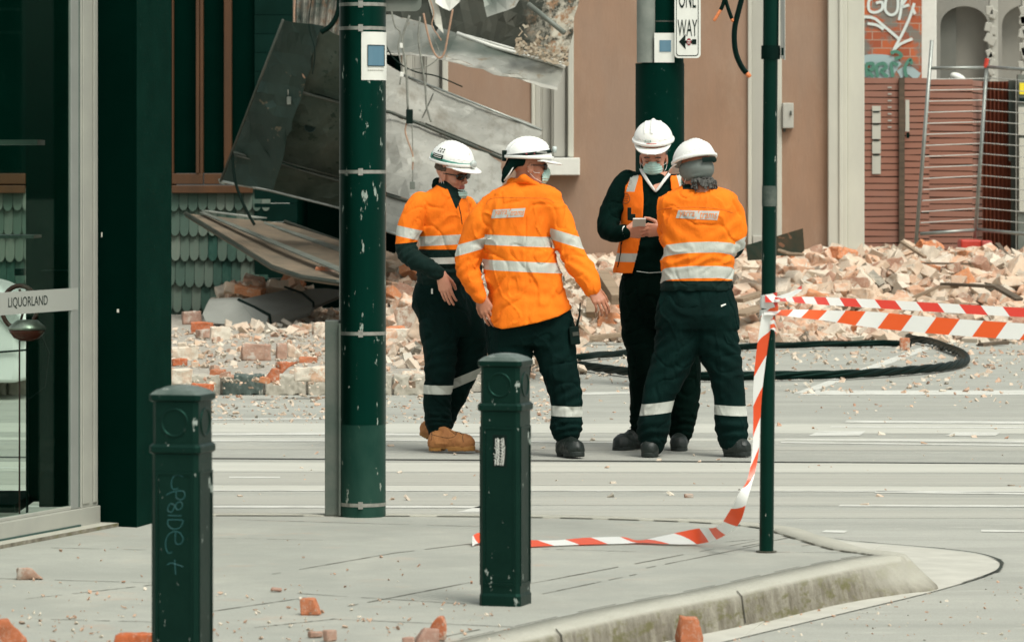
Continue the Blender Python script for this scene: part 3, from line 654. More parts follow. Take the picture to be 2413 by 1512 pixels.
t = NT('peeling_soffit')
at = t.n.new('ShaderNodeSeparateXYZ'); t.link(t.co, at.inputs[0])
pe_ = t.ramp(t.noise(5, 7, .75, t.mapping((1, 1, 1))), [(.45, 0.), (.56, 1.)])
c = t.mix(t.noise(2, 5, .6), (.008, .02, .015), (.05, .045, .03))
xr = t.ramp(at.outputs['X'], [(.50, 0.), (.58, 1.)])   # set below through mapping of x
M['soffit_in'] = at
lx = t.math('ADD', t.math('MULTIPLY', at.outputs['X'], .9), -0.05)
zone = t.ramp(lx, [(.22, 0.), (.5, 1.)])
c = t.mix(t.math('MULTIPLY', pe_, zone), c, (.50, .46, .37)); c = t.mix(t.math('MULTIPLY', t.ramp(t.noise(9, 6, .7), [(.5, 0.), (.6, 1.)]), zone), c, (.30, .17, .09))
M['peel'] = t.fin(c, .8)
t = NT('lip_metal'); c = t.mix(t.ramp(t.noise(7, 7, .75), [(.56, 0.), (.64, .85)]), (.46, .45, .40), (.32, .23, .14)); c = t.mix(t.ramp(t.noise(1.0, 3, .5, t.mapping((1, 1, 1), loc=(.3, 0, 0))), [(.4, 1.), (.6, 0.)]), c, (.10, .12, .10)); M['lip'] = t.fin(c, .35, .35)
aw = thing('collapsed_awning', 'buckled grey sheet metal awning hanging diagonally in front of the shop', 'awning', P(800, 430, 41))
def poly3(mb, pts, th=.02):
    ps_ = [P(u, v, Y) for u, v, Y in pts]; bm = bmesh.new(); bm.faces.new([bm.verts.new(q) for q in ps_])
    bmesh.ops.triangulate(bm, faces=bm.faces[:])
    for _ in range(6):
        ed = [e for e in bm.edges if e.calc_length() > .14]
        if not ed: break
        bmesh.ops.subdivide_edges(bm, edges=ed, cuts=1); bmesh.ops.triangulate(bm, faces=bm.faces[:])
    for v in bm.verts:
        q = v.co; n = mnoise.noise(q*1.7)*.10+abs(mnoise.noise(q*3.9+Vector((5, 2, 1))))*.07+mnoise.noise(q*9)*.014
        v.co = q+Vector((0, n-.03, 0))
        if v.is_boundary: v.co += Vector((mnoise.noise(q*6)*.03, 0, mnoise.noise(q*6+Vector((3, 3, 3)))*.03))
    bm.verts.ensure_lookup_table(); bm.verts.index_update()
    fr_v = [v.co.copy() for v in bm.verts]; fs_ = [[v.index for v in f.verts] for f in bm.faces]; n_ = len(fr_v)
    bd_ = [[e.verts[0].index, e.verts[1].index, e.verts[1].index+n_, e.verts[0].index+n_] for e in bm.edges if e.is_boundary]; bm.free()
    mb.add(fr_v+[q+Vector((0, th, 0)) for q in fr_v], fs_+[[i+n_ for i in f][::-1] for f in fs_]+bd_)
m = MB()   # left part, the shade of its tilt put into a darker colour
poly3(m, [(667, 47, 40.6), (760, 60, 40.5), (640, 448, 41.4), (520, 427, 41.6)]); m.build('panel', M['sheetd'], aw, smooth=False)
m = MB()   # main soffit sheet, three pans between the seams
poly3(m, [(852, 116, 42.5), (952, 176, 42.4), (1277, 306, 41.8), (1277, 318, 41.75), (1182, 373, 41.4), (920, 262, 41.6), (852, 246, 41.7)])
m.build('panel', M['sheet'], aw)
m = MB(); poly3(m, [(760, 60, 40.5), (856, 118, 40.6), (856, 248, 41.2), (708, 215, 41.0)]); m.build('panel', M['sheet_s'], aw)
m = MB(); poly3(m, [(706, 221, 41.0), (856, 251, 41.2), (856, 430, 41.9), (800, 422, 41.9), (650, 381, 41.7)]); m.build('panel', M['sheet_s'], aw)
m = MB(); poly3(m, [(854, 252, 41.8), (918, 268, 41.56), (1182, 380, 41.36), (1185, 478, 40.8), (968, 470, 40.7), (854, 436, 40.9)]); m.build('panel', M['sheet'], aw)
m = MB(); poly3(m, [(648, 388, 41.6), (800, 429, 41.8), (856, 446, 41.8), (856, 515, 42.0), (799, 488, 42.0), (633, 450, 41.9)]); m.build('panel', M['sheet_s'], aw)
m = MB(); poly3(m, [(854, 445, 40.9), (967, 480, 40.7), (1150, 540, 40.4), (1090, 565, 40.4), (948, 555, 40.5), (912, 543, 40.6), (854, 514, 40.9)]); m.build('panel', M['sheet'], aw)
def seam(pts, r=.018, mat='darkmetal', name='seam', off=-.05):
    m = MB(); m.tube([P(u, v, Y+off) for u, v, Y in pts], r, 6); return m.build(name, M[mat], aw, smooth=True)
seam([(704, 216, 40.95), (800, 243, 41.1), (920, 265, 41.5), (1002, 297, 41.5), (1182, 374, 41.4)]); seam([(1002, 291, 41.5), (1060, 315, 41.5), (1182, 366, 41.4)], .01)
seam([(546, 359, 41.4), (648, 384, 41.55), (800, 427, 41.7), (920, 462, 40.8), (968, 477, 40.7)]); seam([(660, 380, 41.5), (800, 418, 41.7)], .009); seam([(548, 365, 41.4), (640, 388, 41.5)], .01)
seam([(520, 427, 41.5), (640, 450, 41.7), (799, 490, 41.8), (912, 545, 40.6), (948, 556, 40.5)], .014, 'galv')
seam([(952, 177, 42.4), (1277, 307, 41.8)], .012, 'galv'); seam([(667, 47, 40.5), (592, 240, 41.0), (520, 427, 41.5)], .014, 'darkmetal')
seam([(1021, 221, 42.1), (985, 300, 41.6), (955, 420, 41)], .006, 'darkmetal', 'crease', -.02)
hl = MB(); q = P(731, 299, 41.3); hl.tube([q+Vector((0, -.03, 0)), q+Vector((0, .03, 0))], .05, 20); hl.build('hole_shade_disc', M['ink'], aw)  # solid dark disc stands in for the shaded inside of the hole
hl = MB(); hl.tube([q+Vector((0, -.028, 0)), q+Vector((0, .02, 0))], .056, 20); hl.build('hole_rim', M['sheetd'], aw)
ck2 = MB()
for k in range(14): ck2.box(P(523+k*2.6, 428-18*math.sin(k*.25)+random.uniform(-5, 8), 41.7+.2*random.random()), (.05, .04, .06), Matrix.Rotation(random.random()*3, 3, 'Y'))
ck2.build('torn_edge', M['greysheet'], aw)

up = thing('awning_fascia', 'torn upper awning slab with peeling brown soffit and bright metal lip', 'awning', P(1150, 100, 39))
m = MB(); poly3(m, [(905, -80, 40.2), (1375, -80, 39.2), (1364, 0, 39.15), (1331, 158, 39.0), (1160, 112, 39.4), (1078, 80, 39.6), (905, 30, 40.2)], .05); m.build('soffit', M['peel'], up)
m = MB(); poly3(m, [(905, 30, 40.1), (1078, 80, 39.5), (1160, 112, 39.3), (1331, 160, 38.9), (1325, 172, 38.82), (1312, 206, 38.6), (1053, 134, 39.1), (915, 124, 39.8), (905, 122, 39.9)], .03); m.build('lip', M['lip'], up)
m = MB(); m.tube([P(1078, 79, 39.45), P(1160, 109, 39.25), P(1331, 157, 38.85)], .02, 6); m.tube([P(1100, 84, 39.4), P(1331, 150, 38.85)], .012, 6); m.build('flashing', M['white'], up, smooth=True)
m = MB(); poly3(m, [(1053, 134, 39.08), (1312, 206, 38.58), (1309, 213, 38.55), (1053, 141, 39.05)], .06); poly3(m, [(912, 124, 39.78), (1053, 134, 39.08), (1053, 140, 39.05), (912, 128, 39.75)], .05); m.build('drip_edge', M['trimgrey'], up)
m = MB(); m.tube([P(1245, 10, 38.9), P(1330, 78, 38.7)], .025, 8); m.build('rod', M['greysheet'], up, smooth=True)
# flaking render stuck to the end of the soffit
m = MB(); rr_ = random.Random(5)
for k in range(170):
    u = rr_.uniform(1215, 1338); v = 158-(1338-u)*.29-abs(rr_.gauss(0, 24)); m.box(P(u, v, 38.75+rr_.random()*.2), (rr_.uniform(.012, .06), .008+rr_.random()*.02, rr_.uniform(.006, .025)), Matrix.Rotation(rr_.uniform(-1, 1), 3, 'Y'))
m.build('flaking_render', M['kerbw'] if 'kerbw' in M else smat('flake', (.55, .50, .40), (.34, .24, .15), 20, .9), up)
# crumpled white sheet scraps at the top
sc_ = thing('torn_sheet', 'crumpled white and rusty sheet scraps hanging at the top of the awning', 'metal scrap', P(1100, 10, 38.3))
m = MB(); poly3(m, [(1120, -60, 38.5), (1262, -60, 38.3), (1215, 12, 38.2), (1172, 30, 38.2), (1149, 42, 38.2)], .02); m.build('scrap', M['lip'], sc_)
m = MB(); poly3(m, [(1020, -60, 38.5), (1110, -60, 38.4), (1085, 8, 38.4), (1060, 26, 38.4), (1028, 5, 38.4)], .02); m.build('scrap', M['white'], sc_)
m = MB(); poly3(m, [(990, -60, 38.6), (1040, -60, 38.6), (1030, 5, 38.5), (1047, 82, 38.4), (1025, 60, 38.45)], .02); m.build('strut', M['offwhite'], sc_)
m = MB(); poly3(m, [(985, -60, 38.7), (1000, -60, 38.7), (1036, 66, 38.5), (1026, 76, 38.5)], .02); m.build('strut', M['darkmetal'], sc_)
# rusty hanging roof sheet at upper left behind the pole
t = NT('rust_stained_sheet'); c = t.mix(t.ramp(t.noise(1.6, 6, .7, t.mapping((1, 1, 2))), [(.38, 0.), (.6, 1.)]), (.03, .05, .038), (.24, .22, .18)); c = t.mix(t.ramp(t.noise(7, 5, .7), [(.52, 0.), (.62, .9)]), c, (.16, .10, .06)); M['rusty'] = t.fin(c, .8)
cg = MB(); vs = []; n = 60
top = (P(690, -60, 42.3), P(840, -60, 41.6)); bot = (P(690, 85, 42.0), P(800, 185, 41.3))
for i in range(n+1):
    a = i/n; o = Vector((.0, .03*math.sin(a*math.tau*9), 0)); p = top[0].lerp(top[1], a)+o; q = bot[0].lerp(bot[1], a)+o+Vector((0, 0, .03*math.sin(a*31))); vs += [p, q, p+Vector((0, .012, 0)), q+Vector((0, .012, 0))]
cg.add(vs, [[4*i, 4*i+1, 4*i+5, 4*i+4] for i in range(n)]+[[4*i+2, 4*i+3, 4*i+7, 4*i+6] for i in range(n)]+[[4*i+1, 4*i+3, 4*i+7, 4*i+5] for i in range(n)])
tag(cg.build('roof_sheet', M['rusty'], loc=P(760, 60, 42)), 'rust stained corrugated roof sheet hanging left of the green pole', 'roof sheet')
# collapsed flat canopy deck on the ground
dk = thing('canopy_deck', 'fallen flat canopy deck resting on bricks beside the shingles', 'canopy', P(620, 580, 42))
m = MB(); top = [P(437, 503, 43.3), P(560, 578, 41.4), P(640, 628, 40.3), P(711, 652, 39.8), P(795, 664, 39.5), P(905, 664, 39.5), P(905, 600, 41.6), P(798, 571, 42.6), P(671, 526, 43.5), P(603, 524, 43.6)]
m.prism(top, (0, 0, -.035)); M['deck'] = simple('sooty_deck', (.20, .15, .10), (.10, .085, .06), 4, .85, bump=.2, chips=((.05, .05, .035), 9, .70)); m.build('deck', M['deck'], dk)
m = MB()
for a, b in (((470, 507, 43.3), (800, 650, 39.7)), ((600, 526, 43.5), (800, 601, 41.6)), ((475, 503, 43.4), (603, 522, 43.6))):
    p, q = P(*a)+Vector((0, 0, .02)), P(*b)+Vector((0, 0, .03)); n_ = Vector((.11, .05, 0)); m.prism([p, q, q+n_, p+n_*.5], (0, 0, .012))
m.build('batten', M['greysheet'], dk)
m = MB(); m.tube([top[i]+Vector((0, -.01, 0)) for i in range(0, 6)], .022, 6); m.build('edge_trim', M['darkmetal'], dk)
m = MB(); m.tube([P(671, 526, 43.48)+Vector((0, 0, .02)), P(798, 571, 42.55)+Vector((0, 0, .02)), P(905, 600, 41.5)], .015, 6); m.build('edge_trim', M['darkmetal'], dk)
# bent gutter box on the ground
M['gutterm'] = simple('grey_flashing', (.27, .275, .245), (.21, .215, .19), 3, .6, metal=.1, bump=.1)
bg_ = thing('bent_flashing', 'bent grey metal flashing box lying on bricks in front of the shingles', 'metal flashing', P(600, 740, 41))
def facet(pts, d=(.0, .22, .02)):
    m = MB(); m.prism([P(*q) for q in pts], d); return m
facet([(477, 739, 40.9), (490, 710, 41.1), (562, 706, 41.0), (634, 741, 40.6), (623, 779, 40.5), (483, 757, 40.8)]).build('end_box', M['gutterm'], bg_, bevel=.008)
m = MB(); a = [P(565, 706, 41.05), P(680, 681, 41.9), P(741, 716, 41.3), P(741, 722, 41.25), P(728, 737, 41.1), P(641, 767, 40.6), P(637, 742, 40.6)]
m.add(a+[q+Vector((0, .02, -.03)) for q in a], [[0, 1, 2, 6], [2, 3, 4, 5, 6], [7, 8, 9, 13], [9, 10, 11, 12, 13]]+[[i, (i+1) % 7, 7+(i+1) % 7, 7+i] for i in range(7)]); m.build('folded_face', M['gutterm'], bg_)
m = MB(); m.prism([P(680, 681, 41.9), P(770, 679, 41.9), P(800, 683, 41.8), P(800, 697, 41.6), P(741, 722, 41.3)], (0, .1, -.03)); m.build('folded_face', M['gutterm'], bg_)
m = MB(); m.tube([P(562, 706, 41), P(600, 724, 40.8), P(635, 742, 40.58), P(639, 768, 40.5)], .015, 6); m.tube([P(671, 676, 41.9), P(712, 690, 41.5), P(738, 712, 41.2), P(739, 724, 41.2)], .012, 6); m.build('seam', M['ink'], bg_)
# loose wires
def wire(label, pts, r, mat, Y, extra=None, name='hanging_wire'):
    pp_ = [P(u, v, Y) for u, v in [tuple(q) for q in crom(pts, 6)]]
    th_ = thing(name, label, 'wire', pp_[0], 'loose wires hanging from the awning'); m = MB(); m.tube(pp_, r, 6); m.build('wire', M[mat], th_, smooth=True)
    if extra:
        for (u0, u1, v0, v1, mt) in extra: m = MB(); m.bb(X(u0, Y), X(u1, Y), Y-.03, Y+.02, Z(v1, Y), Z(v0, Y)); m.build('connector', M[mt], th_, bevel=.005)
wire('thin black wire strung along the upper awning seam', [(905, 100), (930, 140), (975, 168), (1030, 180), (1090, 205)], .007, 'ink', 38.6)
wire('short frayed tan wire beside the torn white strut', [(1010, -10), (1022, 30), (1018, 60), (1032, 84), (1040, 96)], .006, 'copper_wire', 38.1)
wire('grey wire drooping from the top border beside the pole', [(920, 10), (930, 60), (944, 78), (938, 110), (946, 160), (942, 200)], .008, 'grey_wire', 38.7)
wire('thin dark wire hanging over the dark awning panel', [(735, -10), (728, 60), (742, 120), (736, 175)], .006, 'ink', 40.2)
wire('thin tan wire loop left of the green pole', [(695, -20), (693, 60), (700, 110), (712, 165), (718, 183), (722, 165), (717, 130), (704, 92)], .011, 'copper_wire', 40.8)
wire('grey wire with a dangling plug above the dark awning panel', [(680, 105), (678, 170), (679, 225)], .006, 'grey_wire', 40.9, [(676, 686, 228, 247, 'greysheet'), (675, 680, 174, 184, 'offwhite')])
wire('grey cable with a black junction box right of the green pole', [(965, 37), (948, 90), (952, 130), (958, 180), (961, 258)], .012, 'grey_wire', 38.2, [(957, 973, 258, 292, 'ink'), (942, 949, 102, 114, 'white'), (943, 951, 170, 182, 'white')])
wire('tan wire below the black junction box', [(958, 290), (955, 310), (962, 335), (968, 350), (973, 370), (972, 400)], .008, 'copper_wire', 38.2, [(970, 976, 370, 382, 'offwhite')])
wire('thin grey wire end with a small tag near the first helmet', [(971, 292), (972, 330), (973, 380), (972, 428)], .006, 'grey_wire', 38.3, [(966, 978, 428, 446, 'greysheet')])
wire('long brown wire hanging to the awning seam', [(990, 40), (986, 90), (994, 150), (1002, 200), (1005, 250), (1016, 288)], .010, 'grey_wire', 38.4)
wire('tan wire loop under the torn upper slab', [(998, 32), (1008, 80), (1022, 122), (1036, 137), (1048, 122), (1058, 70), (1067, 22)], .010, 'copper_wire', 38.0)
wire('grey wire crossing below the tan loop', [(955, 165), (985, 162), (1010, 155), (1031, 138), (1034, 120), (1018, 80)], .006, 'grey_wire', 38.5)
wire('thick black cable end at the left edge of the green pole', [(800, -10), (796, 30), (780, 60), (756, 77)], .028, 'black', 40.0)
wire('black tie rod from the torn corner to the fallen deck', [(547, 360), (553, 420), (565, 460), (583, 500), (600, 530)], .016, 'ink', 41.3)
# ================================================================== poles, bollards, tape
def band(mb, cx, cy, r, z, h=.012, th=.002):
    mb.lathe((cx, cy, 0), [(r+th, z-h), (r+th, z+h)], 40)
# --- big green pole
YP = 18.45; px = X(854.5, YP); pr_ = 54.5/FOC*YP
pole = thing('green_pole', 'thick glossy green steel pole with metal bands and a white notice at the pavement edge', 'pole', (px, YP, 0))
m = MB(); m.lathe((px, YP, 0), [(pr_, -.02), (pr_, Z(998, YP))], 64); M['polefade'] = simple('faded_green_pole', (.003, .024, .017), (.02, .05, .037), 6, .5, bump=.2, stretch=(1, 1, .5), chips=((.26, .28, .24), 22, .64), spec=.3, stint=(.4, 1, .8)); m.build('pole_foot', M['polefade'], pole, auto=40)
m = MB(); m.lathe((px, YP, 0), [(pr_+.001, Z(998, YP)), (pr_+.001, 4.5)], 64); m.build('pole_shaft', M['polegreen'], pole, auto=40)
for v in (12, 68, 405, 784, 1186):
    m = MB(); band(m, px, YP, pr_, Z(v, YP), .0075); m.box((px-.005, YP-pr_-.004, Z(v, YP)), (.02, .012, .03)); m.build('steel_band', M['steel'], pole, auto=40)
def curved(mb, cx, cy, r, a0, a1, z0, z1, n=20, th=.0015):
    vs = []
    for i in range(n+1):
        a = a0+(a1-a0)*i/n
        for rr in (r, r+th):
            for z in (z0, z1): vs.append((cx+rr*math.sin(a), cy-rr*math.cos(a), z))
    fs = []
    for i in range(n):
        b = 4*i; fs += [[b, b+4, b+5, b+1], [b+2, b+3, b+7, b+6], [b, b+2, b+6, b+4], [b+1, b+5, b+7, b+3]]
    fs += [[0, 1, 3, 2], [4*n, 4*n+2, 4*n+3, 4*n+1]]; mb.add(vs, fs)
nt_ = thing('pole_notice', 'white notice with a blue square wrapped round the thick green pole', 'notice', (px+.05, YP-pr_, Z(133, YP)))
m = MB(); curved(m, px, YP, pr_+.002, R(-1), R(92), Z(190, YP), Z(77, YP)); m.build('paper', M['white'], nt_, auto=40)
m = MB(); curved(m, px, YP, pr_+.0045, R(13.5), R(64), Z(157, YP), Z(108, YP)); m.build('blue_square', M['blue_print'], nt_, auto=40)
m = MB()
for z0, z1 in ((156.2, 157.5), (107.5, 108.8)): curved(m, px, YP, pr_+.0065, R(13.5), R(64), Z(z1, YP), Z(z0, YP))
for a in (13.5, 63): curved(m, px, YP, pr_+.0065, R(a), R(a+1.2), Z(157, YP), Z(108, YP), 2)
m.build('print_outline', M['ink'], nt_)
m = MB()
for k in range(9): curved(m, px, YP, pr_+.0045, R(14+5.4*k), R(17.5+5.4*k), Z(168, YP), Z(165.5, YP), 3, .001)
m.build('fine_print', M['trimgrey'], nt_)
gc = MB(); x0, x1 = X(766, YP), X(799, YP); gc.bb(x0, x1, YP-.02, YP+.09, 0, Z(755, YP)); gc.bb(x1-.001, x1+.01, YP-.045, YP+.08, 0, Z(755, YP)-.01)
M['chan'] = simple('weathered_channel', (.045, .075, .06), (.15, .155, .13), 3.5, .6, metal=.2, bump=.2)
tag(gc.build('backing_channel', M['chan'], loc=((x0+x1)/2, YP, 0), bevel=.003), 'grey green flat steel channel standing against the left of the thick green pole', 'channel')
sg = thing('street_sign', 'grey back of a rounded metal sign fixed high on the thick green pole', 'sign', (X(950, YP), YP+.08, Z(0, YP)))
m = MB(); cx1, cy1 = X(992, YP), Z(25, YP); pts = [(X(880, YP), cy1), (cx1-.03, cy1)]+[(cx1-.03+.03*math.sin(R(a)), cy1+.03-.03*math.cos(R(a))) for a in (20, 45, 70, 90)]+[(cx1, 2.6), (X(880, YP), 2.6)]
m.prism([(x, YP+.10, z) for x, z in pts], (0, .003, 0)); m.build('plate', M['greysheet'], sg)
m = MB(); m.bb(X(905, YP), X(985, YP), YP+.085, YP+.1, Z(-6, YP), Z(-14, YP)); m.build('bracket', M['steel'], sg)

# --- second pole with conduit, one way sign and notice
Y2 = 32.0; p2x = X(1562, Y2); r2 = 49/FOC*Y2
tp = thing('conduit_pole', 'dark green tram pole with grey conduit behind the two men at the right', 'pole', (p2x, Y2, RZ))
m = MB(); m.lathe((p2x, Y2, 0), [(r2, RZ-.02), (r2, 5.5)], 48); M['pole2'] = simple('dull_green_pole', (.0004, .0085, .0058), (.0008, .014, .0098), 3, .6, chips=((.05, .085, .07), 14, .66), spec=.12, stint=GT); m.build('pole_shaft', M['pole2'], tp, auto=40)
m = MB(); m.lathe((X(1555, Y2), Y2, 0), [(57.5/FOC*Y2, RZ), (57.5/FOC*Y2, Z(150, Y2))], 48); m.build('cover_sleeve', M['pole2'], tp, auto=40)
m = MB(); m.lathe((X(1523, Y2), Y2-.10, 0), [(.075, Z(149, Y2)), (.075, 5.5)], 24); m.build('conduit', simple('grey_conduit', (.22, .235, .205), (.13, .15, .13), 6, .7, bump=.1), tp, auto=40)
for v in (52, 90): m = MB(); band(m, p2x, Y2, r2, Z(v, Y2), .006); m.build('pole_band', M['darkmetal'], tp)
n2 = thing('pole_notice', 'white notice with a blue square beside the one way sign', 'notice', (X(1563, Y2), Y2-r2-.02, Z(115, Y2)))
m = MB(); m.bb(X(1540, Y2), X(1587, Y2), Y2-r2-.03, Y2-r2-.02, Z(149, Y2), Z(80, Y2)); m.build('paper', M['white'], n2)
m = MB(); m.bb(X(1552, Y2), X(1579, Y2), Y2-r2-.034, Y2-r2-.031, Z(124, Y2), Z(97, Y2)); m.build('blue_square', M['blue_print'], n2)
ow = thing('one_way_sign', 'white one way street sign with a black arrow pointing left', 'sign', (X(1618, Y2), Y2-.2, Z(60, Y2)))
def rrect(x0, x1, z0, z1, r, n=5):
    pts = []
    for cx, cz, a0 in ((x1-r, z1-r, 0), (x0+r, z1-r, 90), (x0+r, z0+r, 180), (x1-r, z0+r, 270)):
        pts += [(cx+r*math.cos(R(a0+90*k/n)), cz+r*math.sin(R(a0+90*k/n))) for k in range(n+1)]
    return pts
Ys = Y2-.22
m = MB(); m.prism([(x, Ys, z) for x, z in rrect(X(1587, Y2), X(1648, Y2), Z(139, Y2), Z(-130, Y2), .03)], (0, .03, 0)); m.build('plate', M['white'], ow)
bk_ = MB(); bk_.bb(X(1560, Y2), X(1640, Y2), Ys+.03, Ys+.12, Z(-60, Y2), Z(-50, Y2)); bk_.build('bracket', M['steel'], ow)
m = MB(); pts = rrect(X(1590.5, Y2), X(1643, Y2), Z(134.5, Y2), Z(-126, Y2), .022); inn = rrect(X(1592, Y2), X(1641.5, Y2), Z(132.5, Y2), Z(-124, Y2), .02)
n = len(pts); m.add([(x, Ys-.002, z) for x, z in pts]+[(x, Ys-.002, z) for x, z in inn], [[i, (i+1) % n, n+(i+1) % n, n+i] for i in range(n)]); m.build('border', M['ink'], ow, recalc=False)
def put_text(txt, u0, u1, v0, v1, Y, mat, parent, name='lettering'):
    vs, fs, tw, th = text_mesh(txt, .1); mb = MB()
    mb.add([(X(u0+x/tw*(u1-u0), Y2), Y, Z(v1-z/th*(v1-v0), Y2)) for x, z in vs], fs); return mb.build(name, M[mat], parent, recalc=False)
put_text('ONE', 1597, 1637, -24, 22, Ys-.003, 'ink', ow); put_text('WAY', 1594, 1640, 49, 88, Ys-.003, 'ink', ow)
m = MB()
for poly in [[(1597, 127), (1613, 109), (1612, 124), (1628, 124), (1628, 131), (1612, 131), (1613, 145)]]:
    m.add([(X(u, Y2), Ys-.003, Z(v, Y2)) for u, v in poly], [list(range(len(poly)))])
m.v = [Vector((q.x, q.y, q.z+26/FOC*Y2)) for q in m.v]
m.add([(X(u, Y2), Ys-.003, Z(v, Y2)) for u, v in [(1628, 95), (1638, 95), (1638, 107), (1628, 107)]], [[0, 1, 2, 3]])
m.build('arrow', M['ink'], ow, recalc=False)
m = MB(); m.add([(X(1620.5+5.5*math.cos(R(a)), Y2), Ys-.005, Z(101+8.5*math.sin(R(a)), Y2)) for a in range(0, 360, 24)], [list(range(15))]); m.build('sticker', M['ink_red'], ow, recalc=False)
m = MB(); m.bb(X(1617, Y2), X(1624, Y2), Ys-.008, Ys-.006, Z(100, Y2), Z(98, Y2)); m.bb(X(1617, Y2), X(1624, Y2), Ys-.008, Ys-.006, Z(105, Y2), Z(103.5, Y2)); m.build('sticker_print', M['white'], ow)
# cut cables
def cutcable(label, pts, r, tip, Y=31.0, ns=3):
    pp_ = [P(u, v, Y) for u, v in [tuple(q) for q in crom(pts, 6)]]
    th_ = thing('cut_cable', label, 'cable', pp_[0], 'cut cables hanging above the road'); m = MB(); m.tube(pp_[:-ns], r, 8); m.build('sheath', M['black'], th_, smooth=True)
    m = MB(); m.tube(pp_[-ns-1:], [r*.85]*(ns)+[r*.6], 8); m.build('conductor', M['orange_conductor'], th_, smooth=True)
cutcable('short cut black cable with orange end left of the long one', [(1712, -30), (1704, 10), (1692, 34), (1682, 50)], .014, 1, ns=9)
cutcable('cut black cable with a dark lug hanging in the middle', [(1702, -30), (1712, 8), (1722, 38), (1728, 52)], .014, 1, ns=4)
cutcable('long cut black cable curving down to an orange tip', [(1758, -40), (1742, 20), (1731, 70), (1733, 120), (1748, 158), (1768, 182)], .020, 1, ns=3)
for q in bpy.data.objects:
    if q.get('label', '').startswith('long cut'): pass

# --- slim post with sign box
Y3 = 16.7; sx0 = X(1806, Y3); r3 = 17.5/FOC*Y3
sp = thing('slim_post', 'slim dark green sign post with barrier tape tied round it at the pavement ramp', 'post', (sx0, Y3, 0))
lean = (X(1817, Y3)-sx0)/2.17
def spx(z): return sx0+lean*z
def lean_tube(z0, z1, r, seg=28): mm = MB(); mm.tube([(spx(z0), Y3, z0), (spx(z1), Y3, z1)], r, seg); return mm
M['post'] = simple('slim_post_paint', (.0003, .0075, .005), (.0008, .013, .009), 4, .3, chips=((.30, .32, .28), 46, .665, (1, 1, .3)), spec=.3, bump=.1, stint=(.3, 1, .75))
lean_tube(-.02, Z(138, Y3), r3-.001).build('post_shaft', M['post'], sp, auto=40)
lean_tube(Z(138, Y3), 3.2, r3+.0015).build('post_top', M['post'], sp, auto=40)
m = lean_tube(Z(140, Y3), Z(108, Y3), r3+.008); m.box((spx(2)+.03, Y3, Z(122, Y3)), (.04, .03, .03)); m.build('clamp', M['black'], sp, auto=40)
lean_tube(Z(486, Y3), Z(438, Y3), r3+.0006).build('worn_patch', simple('worn_metal_patch', (.004, .022, .016), (.10, .115, .095), 18, .5), sp, auto=40)
m = MB(); m.lathe((sx0, Y3, 0), [(r3+.012, -.001), (r3+.012, .0015), (r3, .002)], 28); m.build('base_joint', M['joint'], sp)
sb = thing('sign_box', 'scratched grey sign panel seen edge on at the top of the slim post', 'sign', (X(1850, Y3), Y3+.1, Z(60, Y3)))
m = MB(); a, b = X(1838, Y3), X(1861, Y3); m.prism([(a, Y3-.02, Z(137, Y3)), (b, Y3+.35, Z(135, Y3)), (b, Y3+.35, 2.9), (a, Y3-.02, 2.9)], (.004, .001, 0)); m.build('plate', simple('scratched_panel', (.06, .07, .06), (.27, .26, .23), 5, .5, stretch=(2, 1, .4)), sb)
m = MB(); m.tube([(b+.002, Y3+.35, Z(136, Y3)), (b+.002, Y3+.35, 2.9)], .003, 6); m.build('edge', M['white'], sb)

